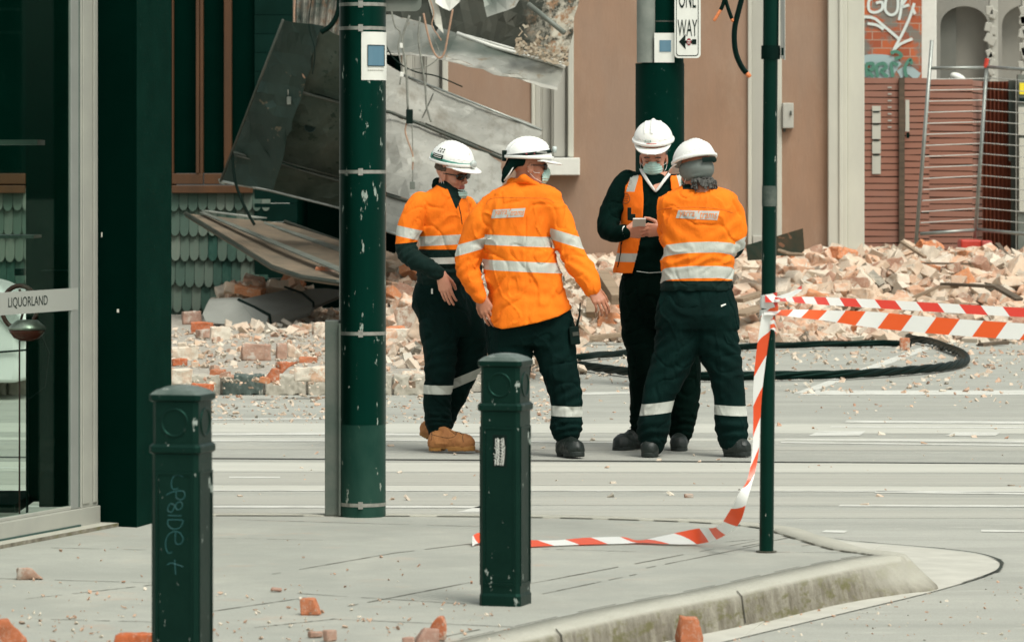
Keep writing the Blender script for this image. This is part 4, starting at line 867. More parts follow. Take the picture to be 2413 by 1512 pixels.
# --- bollards
def bollard(label, u, v, Hh, yaw, name='bollard'):
    g = G(u, v); b = thing(name, label, 'bollard', (g.x, g.y, 0), 'cast bollards on the pavement'); rot = Matrix.Rotation(yaw, 3, 'Z')
    def ring(hw, z, ch): # square with chamfered corners
        q = hw-ch; pts = [(hw, -q), (hw, q), (q, hw), (-q, hw), (-hw, q), (-hw, -q), (-q, -hw), (q, -hw)]
        return [g*1+rot @ Vector((x, y, 0))+Vector((0, 0, z-g.z)) for x, y in pts]
    def stack(name, rows, mat, bev=0):
        mm = MB(); vs = []
        for hw, z, c in rows: vs += ring(hw, z, c)
        n = len(rows); mm.add(vs, [[i*8+k, i*8+(k+1) % 8, (i+1)*8+(k+1) % 8, (i+1)*8+k] for i in range(n-1) for k in range(8)]+[list(range(8))[::-1], [(n-1)*8+k for k in range(8)]])
        return mm.build(name, mat, b, bevel=bev)
    W = .072
    stack('shaft', [(W+.003, -.02, .012), (W+.003, .03, .012), (W, .04, .012), (W, .62, .012), (W, Hh-.195, .012)], M['bollard'], .002)
    stack('collar', [(W+.001, Hh-.20, .012), (W+.008, Hh-.195, .012), (W+.008, Hh-.178, .012), (W+.001, Hh-.170, .012)], M['bollard'], .002)
    stack('head', [(W-.001, Hh-.171, .013), (W-.001, Hh-.045, .013)], M['bollard'], .001)
    stack('cap_rim', [(W+.001, Hh-.047, .012), (W+.008, Hh-.042, .012), (W+.008, Hh-.026, .012)], M['bollard'], .002)
    stack('cap', [(W+.007, Hh-.026, .012), (W-.006, Hh-.014, .016), (W-.032, Hh-.003, .02), (W-.055, Hh, .008)], M['bollard_top'], .002)
    for k in range(4):
        rk = rot @ Matrix.Rotation(k*math.pi/2, 3, 'Z'); L = lambda x, y, z: Vector((g.x, g.y, 0))+rk @ Vector((x, y, 0))+Vector((0, 0, z))
        mm = MB(); zc = Hh-.108; rr = .044
        for (ra, rb, d) in ((rr, rr-.006, .0035),):
            n = 28; vs = []
            for i in range(n):
                a = i/n*math.tau
                for r_, dd in ((ra, 0), (ra-.002, d), (rb, d), (rb-.003, -.0005)): vs.append(L(math.cos(a)*r_, -W+.001-dd, zc+math.sin(a)*r_))
            mm.add(vs, [[i*4+j, i*4+j+1, ((i+1) % n)*4+j+1, ((i+1) % n)*4+j] for i in range(n) for j in range(3)])
        mm.build('roundel', M['bollard'], b, smooth=True)
        # raised panel border
        mm = MB(); x0, x1, z0, z1 = -.05, .05, .075, Hh-.26
        for (xa, xb, za, zb) in ((x0-.008, x0, z0, z1), (x1, x1+.008, z0, z1), (x0-.008, x1+.008, z0-.008, z0), (x0-.008, x1+.008, z1, z1+.008)):
            pts = [L(x, -W-dy, z) for x, z in ((xa, za), (xb, za), (xb, zb), (xa, zb)) for dy in (-.001, .0032)]
            mm.add(pts, [[0, 2, 4, 6], [1, 3, 5, 7], [0, 2, 3, 1], [2, 4, 5, 3], [4, 6, 7, 5], [6, 0, 1, 7]])
        mm.build('panel_border', M['bollard'], b)
    return b, g, rot, W
bB, gB, rB, W = bollard('green bollard with a scratched white sticker, in the middle of the pavement', 1191, 1420, .866, R(-17))
bA, gA, rA, W = bollard('green bollard with blue scribble, in front of the shop corner pillar', 430, 1598, .866, R(-15))
def on_face(g, rot, x, z, d=.002): return Vector((g.x, g.y, 0))+rot @ Vector((x, -W-d, 0))+Vector((0, 0, z))
# sticker on the middle bollard
def zB(v): return CH-(v-HV)/FOC*(gB.y-.07)
m = MB()
pt = [(-.024, zB(1100)), (.027, zB(1100)), (.027, zB(1024)), (-.024, zB(1024))]; m.prism([on_face(gB, rB, x, z, .0002) for x, z in pt], rB @ Vector((0, -.001, 0)))
stk = m.build('sticker', M['ink'], bB)
def pen(g, rot, pts, r, mb, d=.004):
    pp_ = [on_face(g, rot, x, z, d) for x, z in [tuple(q) for q in crom(pts, 4)]]; mb.tube(pp_, r, 5)
m = MB(); rs = random.Random(2)
zt, zb_ = zB(1033), zB(1096)
for k in range(9):
    z = zt+(zb_-zt)*k/9; m_ = .004
    pen(gB, rB, [(-.017+rs.uniform(-m_, m_), z), (-.004+rs.uniform(-m_, m_), z-.008), (-.006, z+.003), (.006+rs.uniform(-m_, m_), z-.006), (.018+rs.uniform(-m_, m_), z+.003), (.012, z-.009)], .0009, m, .0016)
for x in (-.013, -.004, .008, .016): pen(gB, rB, [(x, zt), (x+.003, (zt+zb_)/2), (x-.002, zb_)], .0009, m, .0016)
m.build('scratches', M['white'], stk)
# blue scribble on the left bollard: vertical handwriting (UPSIDE +)
def zA(v): return CH-(v-HV)/FOC*(gA.y-.07)
def xA(u): return (u-410)/FOC*gA.y*1.04+.0
m = MB()
M['pen'] = simple('blue_pen', (.012, .085, .09), (.02, .11, .11), 20, .6)
ST = [[(428, 1122), (415, 1118), (404, 1124), (400, 1140), (404, 1152), (416, 1150)],
      [(388, 1166), (404, 1158), (428, 1156), (432, 1168), (424, 1176), (412, 1172), (412, 1158)],
      [(392, 1196), (398, 1186), (408, 1190), (414, 1200), (424, 1196), (426, 1184), (416, 1182), (408, 1194), (400, 1206), (392, 1202), (392, 1196)],
      [(392, 1214), (424, 1214)],
      [(392, 1224), (392, 1236), (404, 1246), (420, 1242), (427, 1230), (424, 1224), (392, 1224)],
      [(410, 1252), (410, 1278), (422, 1280), (428, 1268), (420, 1254), (404, 1252), (390, 1264), (386, 1284), (392, 1302), (402, 1300)],
      [(408, 1318), (410, 1352)], [(390, 1330), (402, 1326), (428, 1334)]]
for s_ in ST: pen(gA, rA, [(xA(u)+.004, zA(v)) for u, v in s_], .0011, m, .0006)
m.build('scribble', M['pen'], bA)

# --- barrier tape
def tape_mat(name, red, off=0., per=.19, slant=1.0, tr_=.25):
    t = NT(name); uv = t.n.new('ShaderNodeUVMap'); uv.uv_map = 'UVMap'; sp_ = t.n.new('ShaderNodeSeparateXYZ'); t.link(uv.outputs[0], sp_.inputs[0])
    s_ = t.math('ADD', t.math('ADD', sp_.outputs['X'], t.math('MULTIPLY', sp_.outputs['Y'], slant)), off)
    fr_ = t.math('FRACT', t.math('DIVIDE', s_, per)); f = t.math('GREATER_THAN', fr_, .5)
    c = t.mix(f, (.80, .80, .76), red); t.fin(c, .28, spec=.5)
    t.b.inputs['Transmission Weight'].default_value = 0
    trn = t.n.new('ShaderNodeBsdfTranslucent'); t.link(c, trn.inputs['Color']); mx = t.n.new('ShaderNodeMixShader'); mx.inputs[0].default_value = tr_
    t.link(t.b.outputs[0], mx.inputs[1]); t.link(trn.outputs[0], mx.inputs[2]); t.link(mx.outputs[0], t.n['Material Output'].inputs['Surface'])
    t.bump(t.noise(20, 3, .5, t.mapping((.4, 1, 1))), .25, .004)
    return t.m
M['tape'] = tape_mat('orange_white_tape', (.80, .11, .02), slant=.46); M['tape2'] = tape_mat('red_white_tape', (.72, .06, .04), slant=-.32)
M['tape3'] = tape_mat('hanging_tape', (.78, .085, .02), slant=.7, per=.24)
def ribbon(mb_pts, name, mat, parent=None, per_uv=True, scale=1.0):
    """mb_pts: list of (edgeA, edgeB) world points; UV x = run length, y = across"""
    vs = []; L = 0; uvs = []
    for i, (a, b) in enumerate(mb_pts):
        if i: L += ((a+b)/2-(mb_pts[i-1][0]+mb_pts[i-1][1])/2).length
        vs += [a, (a+b)/2, b]; wdt = .1; uvs += [(L*scale, 0), (L*scale, wdt/2), (L*scale, wdt)]
    fs = [[3*i+k, 3*i+k+1, 3*i+k+4, 3*i+k+3] for i in range(len(mb_pts)-1) for k in (0, 1)]
    o = link_mesh(name, vs, fs, mat, parent, smooth=True, recalc=False)
    ul = o.data.uv_layers.new(name='UVMap')
    for lp_ in o.data.loops: ul.data[lp_.index].uv = uvs[lp_.vertex_index]
    return o
def run(pts, n=8):
    """pts: (u, vtop, vbot, Y, twist depth)"""
    out = []
    for q in crom(pts, n): out.append((P(q[0], q[1], q[3]+q[4]), P(q[0], q[2], q[3]-q[4])))
    return out
tL = thing('barrier_tape', 'orange and white barrier tape stretched from the post, lower of the two runs', 'barrier tape', P(1830, 740, Y3))
ribbon(run([(1800, 733, 742, Y3-.05, .02), (1826, 731, 742, Y3-.04, .02), (1880, 729, 748, 16.8, .02), (1950, 731, 756, 16.9, .0), (2050, 734, 771, 17, 0), (2200, 747, 786, 17, 0), (2413, 762, 801, 17, 0), (2600, 774, 812, 17, 0)]), 'tape', M['tape'], tL)
tU = thing('barrier_tape', 'red and white barrier tape stretched from the post, upper and thinner run', 'barrier tape', P(1830, 705, Y3))
ribbon(run([(1803, 694, 712, Y3-.04, .01), (1826, 696, 712, Y3-.04, .02), (1850, 700, 710, 16.8, .02), (1900, 699, 715, 17, .01), (2050, 705, 725, 17.3, .0), (2413, 725, 747, 17.5, 0), (2600, 732, 754, 17.5, 0)]), 'tape', M['tape2'], tU)
m_ = run([(1826, 700, 706, Y3-.06, .01), (1850, 692, 702, Y3-.08, .02), (1872, 684, 696, Y3-.09, .03), (1889, 672, 684, Y3-.08, .02)])
ribbon(m_, 'loose_end', M['tape2'], tU)
def wrap(v0, v1, tilt, mat, parent, rr=.0035, n=30):
    pts = []
    for i in range(n+1):
        a = -math.pi*.75+i/n*math.pi*1.9; zz_ = tilt*math.sin(a); wob = .002*math.sin(5*a)
        x = spx(Z((v0+v1)/2, Y3)); d = Vector((math.sin(a), -math.cos(a), 0))*(r3+rr+wob)
        pts.append((Vector((x, Y3, Z(v0, Y3)+zz_))+d, Vector((x, Y3, Z(v1, Y3)+zz_))+d))
    return ribbon(pts, 'wrap', mat, parent)
wrap(692, 706, .006, M['tape2'], tU); wrap(706, 728, -.006, M['tape2'], tU, .006)
wrap(726, 742, .008, M['tape'], tL, .008)
tH = thing('barrier_tape', 'orange and white barrier tape hanging from the post knot and trailing along the pavement', 'barrier tape', P(1800, 760, Y3))
ribbon(run([(1815, 735, 775, Y3-.05, .005), (1824, 742, 778, Y3-.05, .01), (1829, 765, 790, Y3-.04, .01)], 4), 'knot', tape_mat('tape_knot', (.75, .10, .02), per=.05), tH)
def hrun(pts, n=8):
    out = []
    for q in crom(pts, n): out.append((P(q[0], q[1], q[4]), P(q[2], q[3], q[5])))
    return out
hang = [(1796, 738, 1822, 742, Y3-.06, Y3-.05), (1789, 780, 1812, 800, Y3-.08, Y3-.04), (1780, 850, 1806, 840, Y3-.08, Y3-.04), (1775, 920, 1797, 915, Y3-.07, Y3-.05), (1775, 990, 1792, 985, Y3-.07, Y3-.05), (1772, 1070, 1788, 1062, Y3-.1, Y3-.08), (1761, 1130, 1778, 1116, Y3-.15, Y3-.13),
        (1742, 1160, 1760, 1180, Y3-.2, Y3-.2), (1718, 1205, 1742, 1232, Y3-.15, Y3-.15), (1690, 1240, 1700, 1265, 16.75, 16.7), (1640, 1245, 1650, 1280, 17.05, 16.95), (1560, 1262, 1580, 1281, 17.1, 16.98), (1505, 1272, 1512, 1278, 17.12, 17.04), (1465, 1264, 1466, 1280, 17.12, 17.02), (1380, 1266, 1380, 1282, 17.1, 16.99), (1300, 1272, 1300, 1285, 17.0, 16.93), (1200, 1268, 1200, 1288, 17.0, 16.88), (1135, 1254, 1135, 1278, 17.1, 17.0), (1113, 1262, 1113, 1286, 17.0, 16.92)]
ribbon(hrun(hang, 7), 'tape', M['tape3'], tH)
# ================================================================== bricks and rubble
def brick_mesh(name, seed, size=(.23, .11, .076), cut=None, rough=.006, sub=3):
    rg = random.Random(seed); bm = bmesh.new(); bmesh.ops.create_cube(bm, size=1)
    for v in bm.verts: v.co = Vector((v.co.x*size[0], v.co.y*size[1], v.co.z*size[2]))
    if cut is not None:
        for (co, no) in cut:
            geo = bm.verts[:]+bm.edges[:]+bm.faces[:]
            r_ = bmesh.ops.bisect_plane(bm, geom=geo, plane_co=co, plane_no=no, clear_outer=True)
            ed = [e for e in bm.edges if e.is_boundary]
            if ed: bmesh.ops.holes_fill(bm, edges=ed)
    bmesh.ops.bevel(bm, geom=bm.edges[:], offset=.004, segments=1, affect='EDGES')
    bmesh.ops.triangulate(bm, faces=bm.faces[:])
    for k in range(sub):
        ed = [e for e in bm.edges if e.calc_length() > .03]
        if ed: bmesh.ops.subdivide_edges(bm, edges=ed, cuts=1); bmesh.ops.triangulate(bm, faces=bm.faces[:])
    o_ = Vector((seed*3.1, 0, 0))
    for v in bm.verts:
        n = mnoise.noise_vector(v.co*26+o_)*rough*1.3+mnoise.noise_vector(v.co*9+o_)*rough*1.6
        v.co += n
    me = bpy.data.meshes.new(name); bm.to_mesh(me); bm.free(); me.set_sharp_from_angle(angle=R(38)); me.polygons.foreach_set('use_smooth', [True]*len(me.polygons)); return me
def brick_mat(name, stops, dust, dth=.5, inner=None):
    t = NT(name); oi = t.n.new('ShaderNodeObjectInfo'); 
    c = t.ramp(oi.outputs['Random'], stops)
    cv = t.n.new('ShaderNodeVectorMath'); cv.operation = 'ADD'; t.link(t.co, cv.inputs[0])
    mm = t.n.new('ShaderNodeVectorMath'); mm.operation = 'SCALE'; mm.inputs[0].default_value = (7, 5, 3); t.link(oi.outputs['Random'], mm.inputs['Scale']); t.link(mm.outputs[0], cv.inputs[1]); v = cv.outputs[0]
    c = t.mix(t.ramp(t.noise(14, 6, .7, v), [(.35, 0.), (.7, .45)]), c, t.mix(.5, c, (.12, .05, .03)))
    c = t.mix(t.ramp(t.noise(9, 7, .75, v), [(dth, 0.), (dth+.07, 1.)]), c, dust)
    c = t.mix(t.ramp(t.noise(60, 4, .7, v), [(.5, 0.), (.7, .5)]), c, dust)
    t.bump(t.noise(55, 6, .75, v), .7, .006); return t.fin(c, .95, spec=.1)
M['brick'] = brick_mat('dusty_brick', [(0, (.58, .43, .32)), (.2, (.66, .54, .42)), (.42, (.54, .34, .23)), (.6, (.68, .59, .48)), (.78, (.56, .30, .17)), (.9, (.36, .20, .14)), (1, (.62, .46, .34))], (.66, .60, .50), .47)
M['brick_red'] = brick_mat('fresh_broken_brick', [(0, (.50, .13, .05)), (.5, (.42, .15, .075)), (1, (.54, .20, .10))], (.50, .42, .34), .56)
M['brick_pink'] = brick_mat('faded_pink_brick', [(0, (.36, .22, .17)), (1, (.42, .27, .20))], (.48, .42, .36), .54)
M['bluestone'] = simple('bluestone_block', (.05, .075, .065), (.085, .11, .095), 12, .85, bump=.5, chips=((.35, .33, .28), 10, .60))
t = NT('mortar_rubble'); at = t.attr('tone')
c = t.ramp(at.outputs['Fac'], [(0, (.64, .58, .48)), (.25, (.54, .45, .36)), (.45, (.62, .50, .39)), (.66, (.54, .36, .25)), (.80, (.40, .22, .145)), (.89, (.26, .20, .155)), (.95, (.08, .075, .055)), (1, (.68, .63, .54))])
c = t.mix(t.ramp(t.noise(16, 6, .75), [(.45, 0.), (.6, .6)]), c, (.56, .49, .40)); t.bump(t.noise(35, 6, .75), .8, .012); M['mortar'] = t.fin(c, .97, spec=.05)
VAR = []
for i in range(5): VAR.append(brick_mesh('brick_whole', i+1, (.23, .11, .076)))
for i in range(4): VAR.append(brick_mesh('brick_half', i+11, (.23, .11, .076), [((.02*i-.02, 0, 0), (1, .35-.2*i, .25))]))
for i in range(3): VAR.append(brick_mesh('brick_chunk', i+21, (.2, .12, .1), [((.03, 0, .01), (1, .3*i-.3, .6)), ((-.05, .02, 0), (-1, .5, .3))], .010))
for i in range(2): VAR.append(brick_mesh('brick_pair', i+31, (.25, .24, .16), [((.06, .05, 0), (1, .6, .2)), ((0, 0, .05), (.3, -.3, 1))], .014))
def place(name, me, mat, loc, rot, sc=1, label=None, cat='brick', group=None):
    o = bpy.data.objects.new(name, me); SC.collection.objects.link(o); o.location = loc; o.rotation_euler = rot; o.scale = (sc,)*3 if not isinstance(sc, tuple) else sc
    if not me.materials: me.materials.append(mat)
    if me.materials[0] != mat: o.material_slots[0].link = 'OBJECT'; o.material_slots[0].material = mat
    return tag(o, label, cat, group)
for me in VAR: me.materials.append(M['brick'])
def one(u0, u1, v0, v1, z, yaw, label, mat='brick_red', var=None, tilt=(0, 0), seed=1, cut=None, rough=.007, cat='brick', name='brick', depth=None, Y=None):
    """a brick whose picture box is u0..u1, v0..v1 and that rests on height z"""
    Yg = Y or (CH-z)*FOC/(v1-HV); w_ = (u1-u0)/FOC*Yg; h_ = (v1-v0)/FOC*Yg*.93; d_ = depth or min(w_*.6, .13)
    me = brick_mesh(name, seed, (w_/(abs(math.cos(yaw))+.35*abs(math.sin(yaw))), d_, h_), cut, rough*min(1, w_/.12)); me.materials.append(M[mat])
    return place(name, me, M[mat], (X((u0+u1)/2, Yg), Yg+d_*.5, z+h_/2-.002), (tilt[0], tilt[1], yaw), 1, label, cat)
C_ = lambda *a: list(a)
one(38, 98, 1334, 1363, 0, R(6), 'dusty pink brick fragment lying on the pavement before the shop glass', 'brick_pink', seed=41, cut=[((.02, 0, .01), (1, 0, 1))])
one(706, 762, 1408, 1447, 0, R(-8), 'orange half brick with a pale left end on the pavement between the two bollards', 'brick_red', seed=42, cut=[((.01, 0, .02), (1, 0, .4))])
one(975, 1034, 1478, 1516, 0, R(15), 'rounded pinkish brick lump at the bottom border, left of the middle bollard', 'brick_pink', seed=43, cut=[((-.02, 0, .01), (-1, 0, .8))])
one(1012, 1056, 1452, 1508, 0, R(-10), 'bright orange broken brick shard standing behind the pinkish lump', 'brick_red', seed=44, cut=[((-.005, 0, .02), (-1, .2, .9)), ((.02, 0, .03), (1, 0, .5))], rough=.012)
one(1600, 1660, 1440, 1514, RZ, R(4), 'bright orange broken brick standing in the gutter against the mossy kerb', 'brick_red', seed=45, cut=[((.02, 0, .02), (1, 0, .45))], rough=.012, Y=14.52, depth=.07)
one(-20, 62, 1452, 1520, 0, R(8), 'big orange brick cut by the lower left border', 'brick_red', seed=46, cut=[((.01, 0, .025), (1, 0, .9))])
one(268, 362, 1487, 1540, 0, R(-4), 'orange brick lying at the foot of the left bollard', 'brick_red', seed=47)
one(640, 665, 1383, 1392, 0, 0, 'small pink brick chip behind the orange half brick', 'brick_pink', seed=48)
one(948, 978, 1500, 1520, 0, 0, 'small stone at the bottom border left of the pinkish lump', 'brick_pink', seed=49, cat='stone', name='stone')
one(725, 760, 1483, 1500, 0, .3, 'small grey stone near the bottom border below the orange half brick', 'brick_pink', seed=50, cat='stone', name='stone')
one(762, 792, 1480, 1508, 0, .9, 'brown cracked stone at the bottom border right of the grey stone', 'brick_pink', seed=51, cat='stone', name='stone')
one(1614, 1635, 1162, 1173, RZ, .2, 'small pale brick piece alone on the road behind the pavement ramp', 'brick_pink', seed=52)
one(568, 638, 808, 849, 0, R(5), 'pale whole brick lying left on the dusty far pavement', 'brick_pink', seed=60)
one(650, 676, 806, 847, 0, R(20), 'brown brick standing on end on the far pavement', 'brick_pink', seed=61)
one(676, 716, 808, 842, 0, R(4), 'whitish crumbled mortar block right of the upright brick', 'brick', seed=62, cut=[((.02, 0, .01), (1, 0, 1))])
one(696, 768, 862, 898, 0, R(-4), 'cracked white and pink brick near the steel channel on the far pavement', 'brick', seed=63)
one(652, 698, 851, 882, 0, R(30), 'reddish wedge of brick left of the cracked white brick', 'brick_red', seed=64, cut=[((0, 0, 0), (.6, 0, -1))])
one(606, 657, 866, 900, 0, R(10), 'pink and orange broken brick at the far kerb', 'brick_red', seed=65, cut=[((.0, 0, .01), (-1, 0, .7))])
one(496, 530, 870, 886, 0, R(-10), 'small bright orange brick flake on the far pavement', 'brick_red', seed=66)
one(704, 746, 840, 854, 0, R(3), 'bright orange brick flake above the cracked white brick', 'brick_red', seed=67)
one(404, 466, 816, 846, 0, R(3), 'pale double brick at the left end of the far pavement', 'brick', seed=68)
one(404, 440, 844, 862, 0, R(12), 'orange brick stub beside the dark green shop pillar', 'brick_red', seed=69)
one(404, 452, 866, 905, 0, R(2), 'white and red brick lump beside the dark green shop pillar', 'brick', seed=70)
one(452, 500, 902, 938, 0, R(-15), 'red brick with white mortar at the left end of the far kerb', 'brick_red', seed=71)
one(494, 541, 768, 800, 0, R(10), 'pink brick in front of the bent grey flashing', 'brick', seed=72)
one(463, 496, 774, 797, 0, R(40), 'rough brick piece touching the pink brick before the flashing', 'brick_pink', seed=73)
one(450, 500, 758, 784, 0, R(-8), 'dark and orange brick under the left end of the flashing', 'brick_red', seed=74)
one(428, 474, 732, 764, 0, R(10), 'brown brick at the foot of the shingle wall', 'brick_pink', seed=75)
one(838, 866, 776, 796, 0, R(2), 'small brown brick hidden beside the pole', 'brick_pink', seed=76)
one(706, 736, 760, 782, 0, R(2), 'pale pink brick right of the flashing shadow', 'brick', seed=77)
one(736, 768, 758, 788, 0, R(20), 'salmon brick leaning near the steel channel top', 'brick', seed=78)
one(912, 949, 878, 926, RZ, R(4), 'brown brick block at the far kerb right of the green pole', 'brick_pink', seed=79)
one(949, 1000, 872, 926, RZ, R(-3), 'white and orange brick block beside the first man', 'brick', seed=80)
one(935, 999, 716, 788, .06, R(-24), 'large slanted pink brick slab between the green pole and the first man', 'brick', seed=81, tilt=(0, R(-14)))
one(910, 976, 772, 808, .02, R(5), 'long pink brick lying right of the green pole', 'brick', seed=82)
one(743, 772, 628, 652, 0, R(2), 'orange brick lying on the fallen canopy deck', 'brick_red', seed=83, Y=40.2).location.z = CH-(640-HV)/FOC*40.2
one(766, 792, 630, 652, 0, R(2), 'brown brick at the right end of the fallen deck', 'brick_pink', seed=84, Y=40.2).location.z = CH-(641-HV)/FOC*40.2
# far kerb blocks
kbm = brick_mesh('kerb_block', 90, (.98, .3, .14), None, .008, 4)
x = -8.0; k = 0
while x < -.6:
    dark = (X(525, fy) < x+.3 < X(630, fy))
    o = place('kerb_block', kbm, M['bluestone'] if dark else M['kerbfar'] if 'kerbfar' in M else smat('kerbfar', (.45, .42, .35), (.36, .33, .27), 6, .95, bump=.5, chips=((.45, .2, .12), 5, .68)), (x+.16, fy+.12, -.062), (0, 0, 0), (.3, 1, 1)); o['kind'] = 'structure'
    del o['category']; x += .31; k += 1
# heap surface
def heap(x, y):
    u = x/y*FOC+CU
    if y < 30.8: return None
    def sm(a, b, t_): t_ = max(0, min(1, (t_-a)/(b-a))); return t_*t_*(3-2*t_)
    base = 0.0 if u < 1300 else RZ
    if u < 800: h = .28*sm(41.5, 43.2, y)*math.exp(-((u-610)/110)**2)
    elif u < 1300:
        h = .03*sm(32, 35, y)+.42*sm(36.5, 43, y)+.14*sm(39, 43, y)
        h *= sm(820, 940, u)
    else:
        a = sm(1300, 1420, u); fr = 40.3+(1-a)*-4
        h = (.54+.13)*sm(fr, 43.8, y)*(.85+.15*a)
        if u > 2040: h *= 1.0-.06*sm(2050, 2300, u)
    h += mnoise.noise(Vector((x*1.3, y*1.3, 0)))*.10*min(1, h*4)+mnoise.noise(Vector((x*4, y*4, 3)))*.04*min(1, h*5)
    return base+max(0, h)
hv = []; hf = []; xs = np.arange(-3.6, 7.2, .09); ys = np.arange(31, 49.6, .12); nx = len(xs)
for y in ys:
    for x in xs: hv.append((x, y, (heap(x, y) or 0)-.03))
for j in range(len(ys)-1):
    for i in range(nx-1):
        u = xs[i]/ys[j]*FOC+CU
        if u < 840 and not (500 < u < 720 and ys[j] > 41): continue
        if ys[j] > 43.95 and u < 2030: continue
        if max(hv[j*nx+i][2], hv[(j+1)*nx+i+1][2]) < (RZ+.015 if u > 1300 else .0): continue
        hf.append([j*nx+i, j*nx+i+1, (j+1)*nx+i+1, (j+1)*nx+i])
t = NT('rubble_dirt'); c = t.mix(t.ramp(t.noise(5, 7, .75), [(.35, 0.), (.65, 1.)]), (.36, .27, .20), (.52, .45, .37)); t.bump(t.noise(18, 7, .75), 1, .05); M['dirt'] = t.fin(c, .97, spec=.05)
tag(link_mesh('rubble_ground', hv, hf, M['dirt'], recalc=False), 'dusty mound of crushed brick and mortar under the loose bricks', 'rubble', kind='stuff')
# shards: one rubble mass
rg = random.Random(11); sv = []; sf = []; stn = []
UNIT = [[Vector((i, j, k)) for i in (-.5, .5) for j in (-.5, .5) for k in (-.5, .5)], [[0, 1, 3, 2], [4, 6, 7, 5], [0, 4, 5, 1], [2, 3, 7, 6], [0, 2, 6, 4], [1, 5, 7, 3]]]
from mathutils import Euler
def shard(p, s, tone, flat=.6):
    b = len(sv); rt = Euler((rg.uniform(-.9, .9), rg.uniform(-.9, .9), rg.uniform(0, 6.3))).to_matrix()
    d = Vector((s*rg.uniform(.6, 1.3), s*rg.uniform(.4, 1), s*rg.uniform(.25, flat)))
    for q in UNIT[0]:
        w_ = Vector((q.x*d.x, q.y*d.y, q.z*d.z))*(1+rg.uniform(-.35, .25)); sv.append(tuple(p+rt @ w_))
    for f in UNIT[1]: sf.append([b+i for i in f]); stn.append(tone)
def ground_h(x, y):
    h = heap(x, y)
    return h
cnt = 0
while cnt < 12000:
    r_ = rg.random()
    if r_ < .62: u = rg.uniform(1290, 2500); y = 40.0+rg.random()**.8*(3.9 if u < 2030 else 7)
    elif r_ < .88: u = rg.uniform(905, 1360); y = 31.6+rg.random()**.5*12.1
    else: u = rg.uniform(500, 900); y = rg.uniform(38, 43.7)
    x = X(u, y); h = ground_h(x, y)
    if h is None or (u < 860 and h < .04 and rg.random() < .8): continue
    s = rg.choice((.02, .03, .04, .05, .07, .10, .13, .19)) if u > 1290 else rg.choice((.02, .03, .05, .08, .12))
    shard(Vector((x, y, h+s*.12)), s, min(.999, rg.random())); cnt += 1
o = link_mesh('rubble', sv, sf, M['mortar'], recalc=False); tag(o, 'loose mass of broken mortar, plaster and brick shards in the side street', 'rubble', kind='stuff')
a_ = o.data.attributes.new('tone', 'FLOAT', 'FACE'); a_.data.foreach_set('value', stn)
# crumbs on the road and pavements
sv = []; sf = []; stn = []
for k in range(5200):
    r_ = rg.random()
    if r_ < .40: u = rg.uniform(400, 1350); v = 775+abs(rg.gauss(0, 80)); z = 0 if v < 915 else RZ
    elif r_ < .55: u = rg.uniform(400, 1350); v = rg.uniform(925, 1000); z = RZ
    elif r_ < .78: u = rg.uniform(1350, 2500); v = 802+abs(rg.gauss(0, 75)); z = RZ
    elif r_ < .86:
        if rg.random() < .55: continue
        u = rg.uniform(400, 2500); v = rg.uniform(900, 1190); z = RZ
    else: u = rg.uniform(0, 1200); v = 1600-abs(rg.gauss(0, 120)); z = 0
    if z == RZ and v > 1195: continue
    Yg = (CH-z)*FOC/(v-HV); s = rg.choice((.012, .016, .022, .03, .04, .05))*(.75 if v > 930 else 1) 
    if v > 930 and u > 500 and r_ < .86: s *= .9
    if r_ >= .86: s = rg.choice((.004, .006, .009, .014))
    tone = rg.random()
    if r_ >= .86: tone = rg.choice((.72, .78, .05, .75, .85))
    shard(Vector((X(u, Yg), Yg, z+s*.1)), s, tone, .4)
for k in range(420):   # bottom right road
    u = rg.uniform(1500, 2500); v = rg.uniform(1340, 1560); Yg = 1.63e4/(v-HV)
    if u < 2350-(v-1345)*4.6+60: continue
    s = rg.choice((.004, .006, .009, .013)); shard(Vector((X(u, Yg), Yg, RZ+s*.1)), s, rg.choice((.05, .3, .75, .8, .95)), .4)
for k in range(60):
    u = rg.uniform(1480, 2000); v = rg.gauss(1500-(u-1480)*.13, 12); Yg = 1.63e4/(v-HV); s = rg.choice((.008, .014, .02)); shard(Vector((X(u, Yg), Yg, RZ+s*.15)), s, rg.choice((.72, .8, .78, .2)), .4)
o = link_mesh('debris', sv, sf, M['mortar'], recalc=False); tag(o, 'small brick and mortar crumbs scattered over the road and pavements', 'debris', kind='stuff')
a_ = o.data.attributes.new('tone', 'FLOAT', 'FACE'); a_.data.foreach_set('value', stn)
# heap bricks, each an object of its own
def bmat(nm, c1, c2, dust=(.56, .475, .38), th=.52): M[nm] = brick_mat(nm+'_brick', [(0, c1), (1, c2)], dust, th); return M[nm]
KIND = [('cream', bmat('cream', (.66, .56, .44), (.70, .62, .52)), .17), ('tan', bmat('tan', (.58, .43, .31), (.64, .50, .38)), .27), ('salmon', bmat('salmon', (.58, .34, .22), (.62, .40, .28)), .28), ('brown', bmat('brown', (.36, .20, .14), (.44, .27, .19)), .14), ('orange', bmat('orange', (.56, .20, .09), (.60, .27, .13), th=.56), .14)]
SHAPE = ['whole']*5+['half']*4+['rough']*3+['mortared pair']*2
def zone_right(u, y, y0):
    a = 'left of the slim post' if u < 1795 else 'between the slim post and the white pilaster' if u < 1950 else 'below the white pilaster' if u < 2040 else 'below the slat gate' if u < 2190 else 'below the mesh barrier' if u < 2310 else 'below the corrugated sheet'
    return a
cnt = 0; placed = []
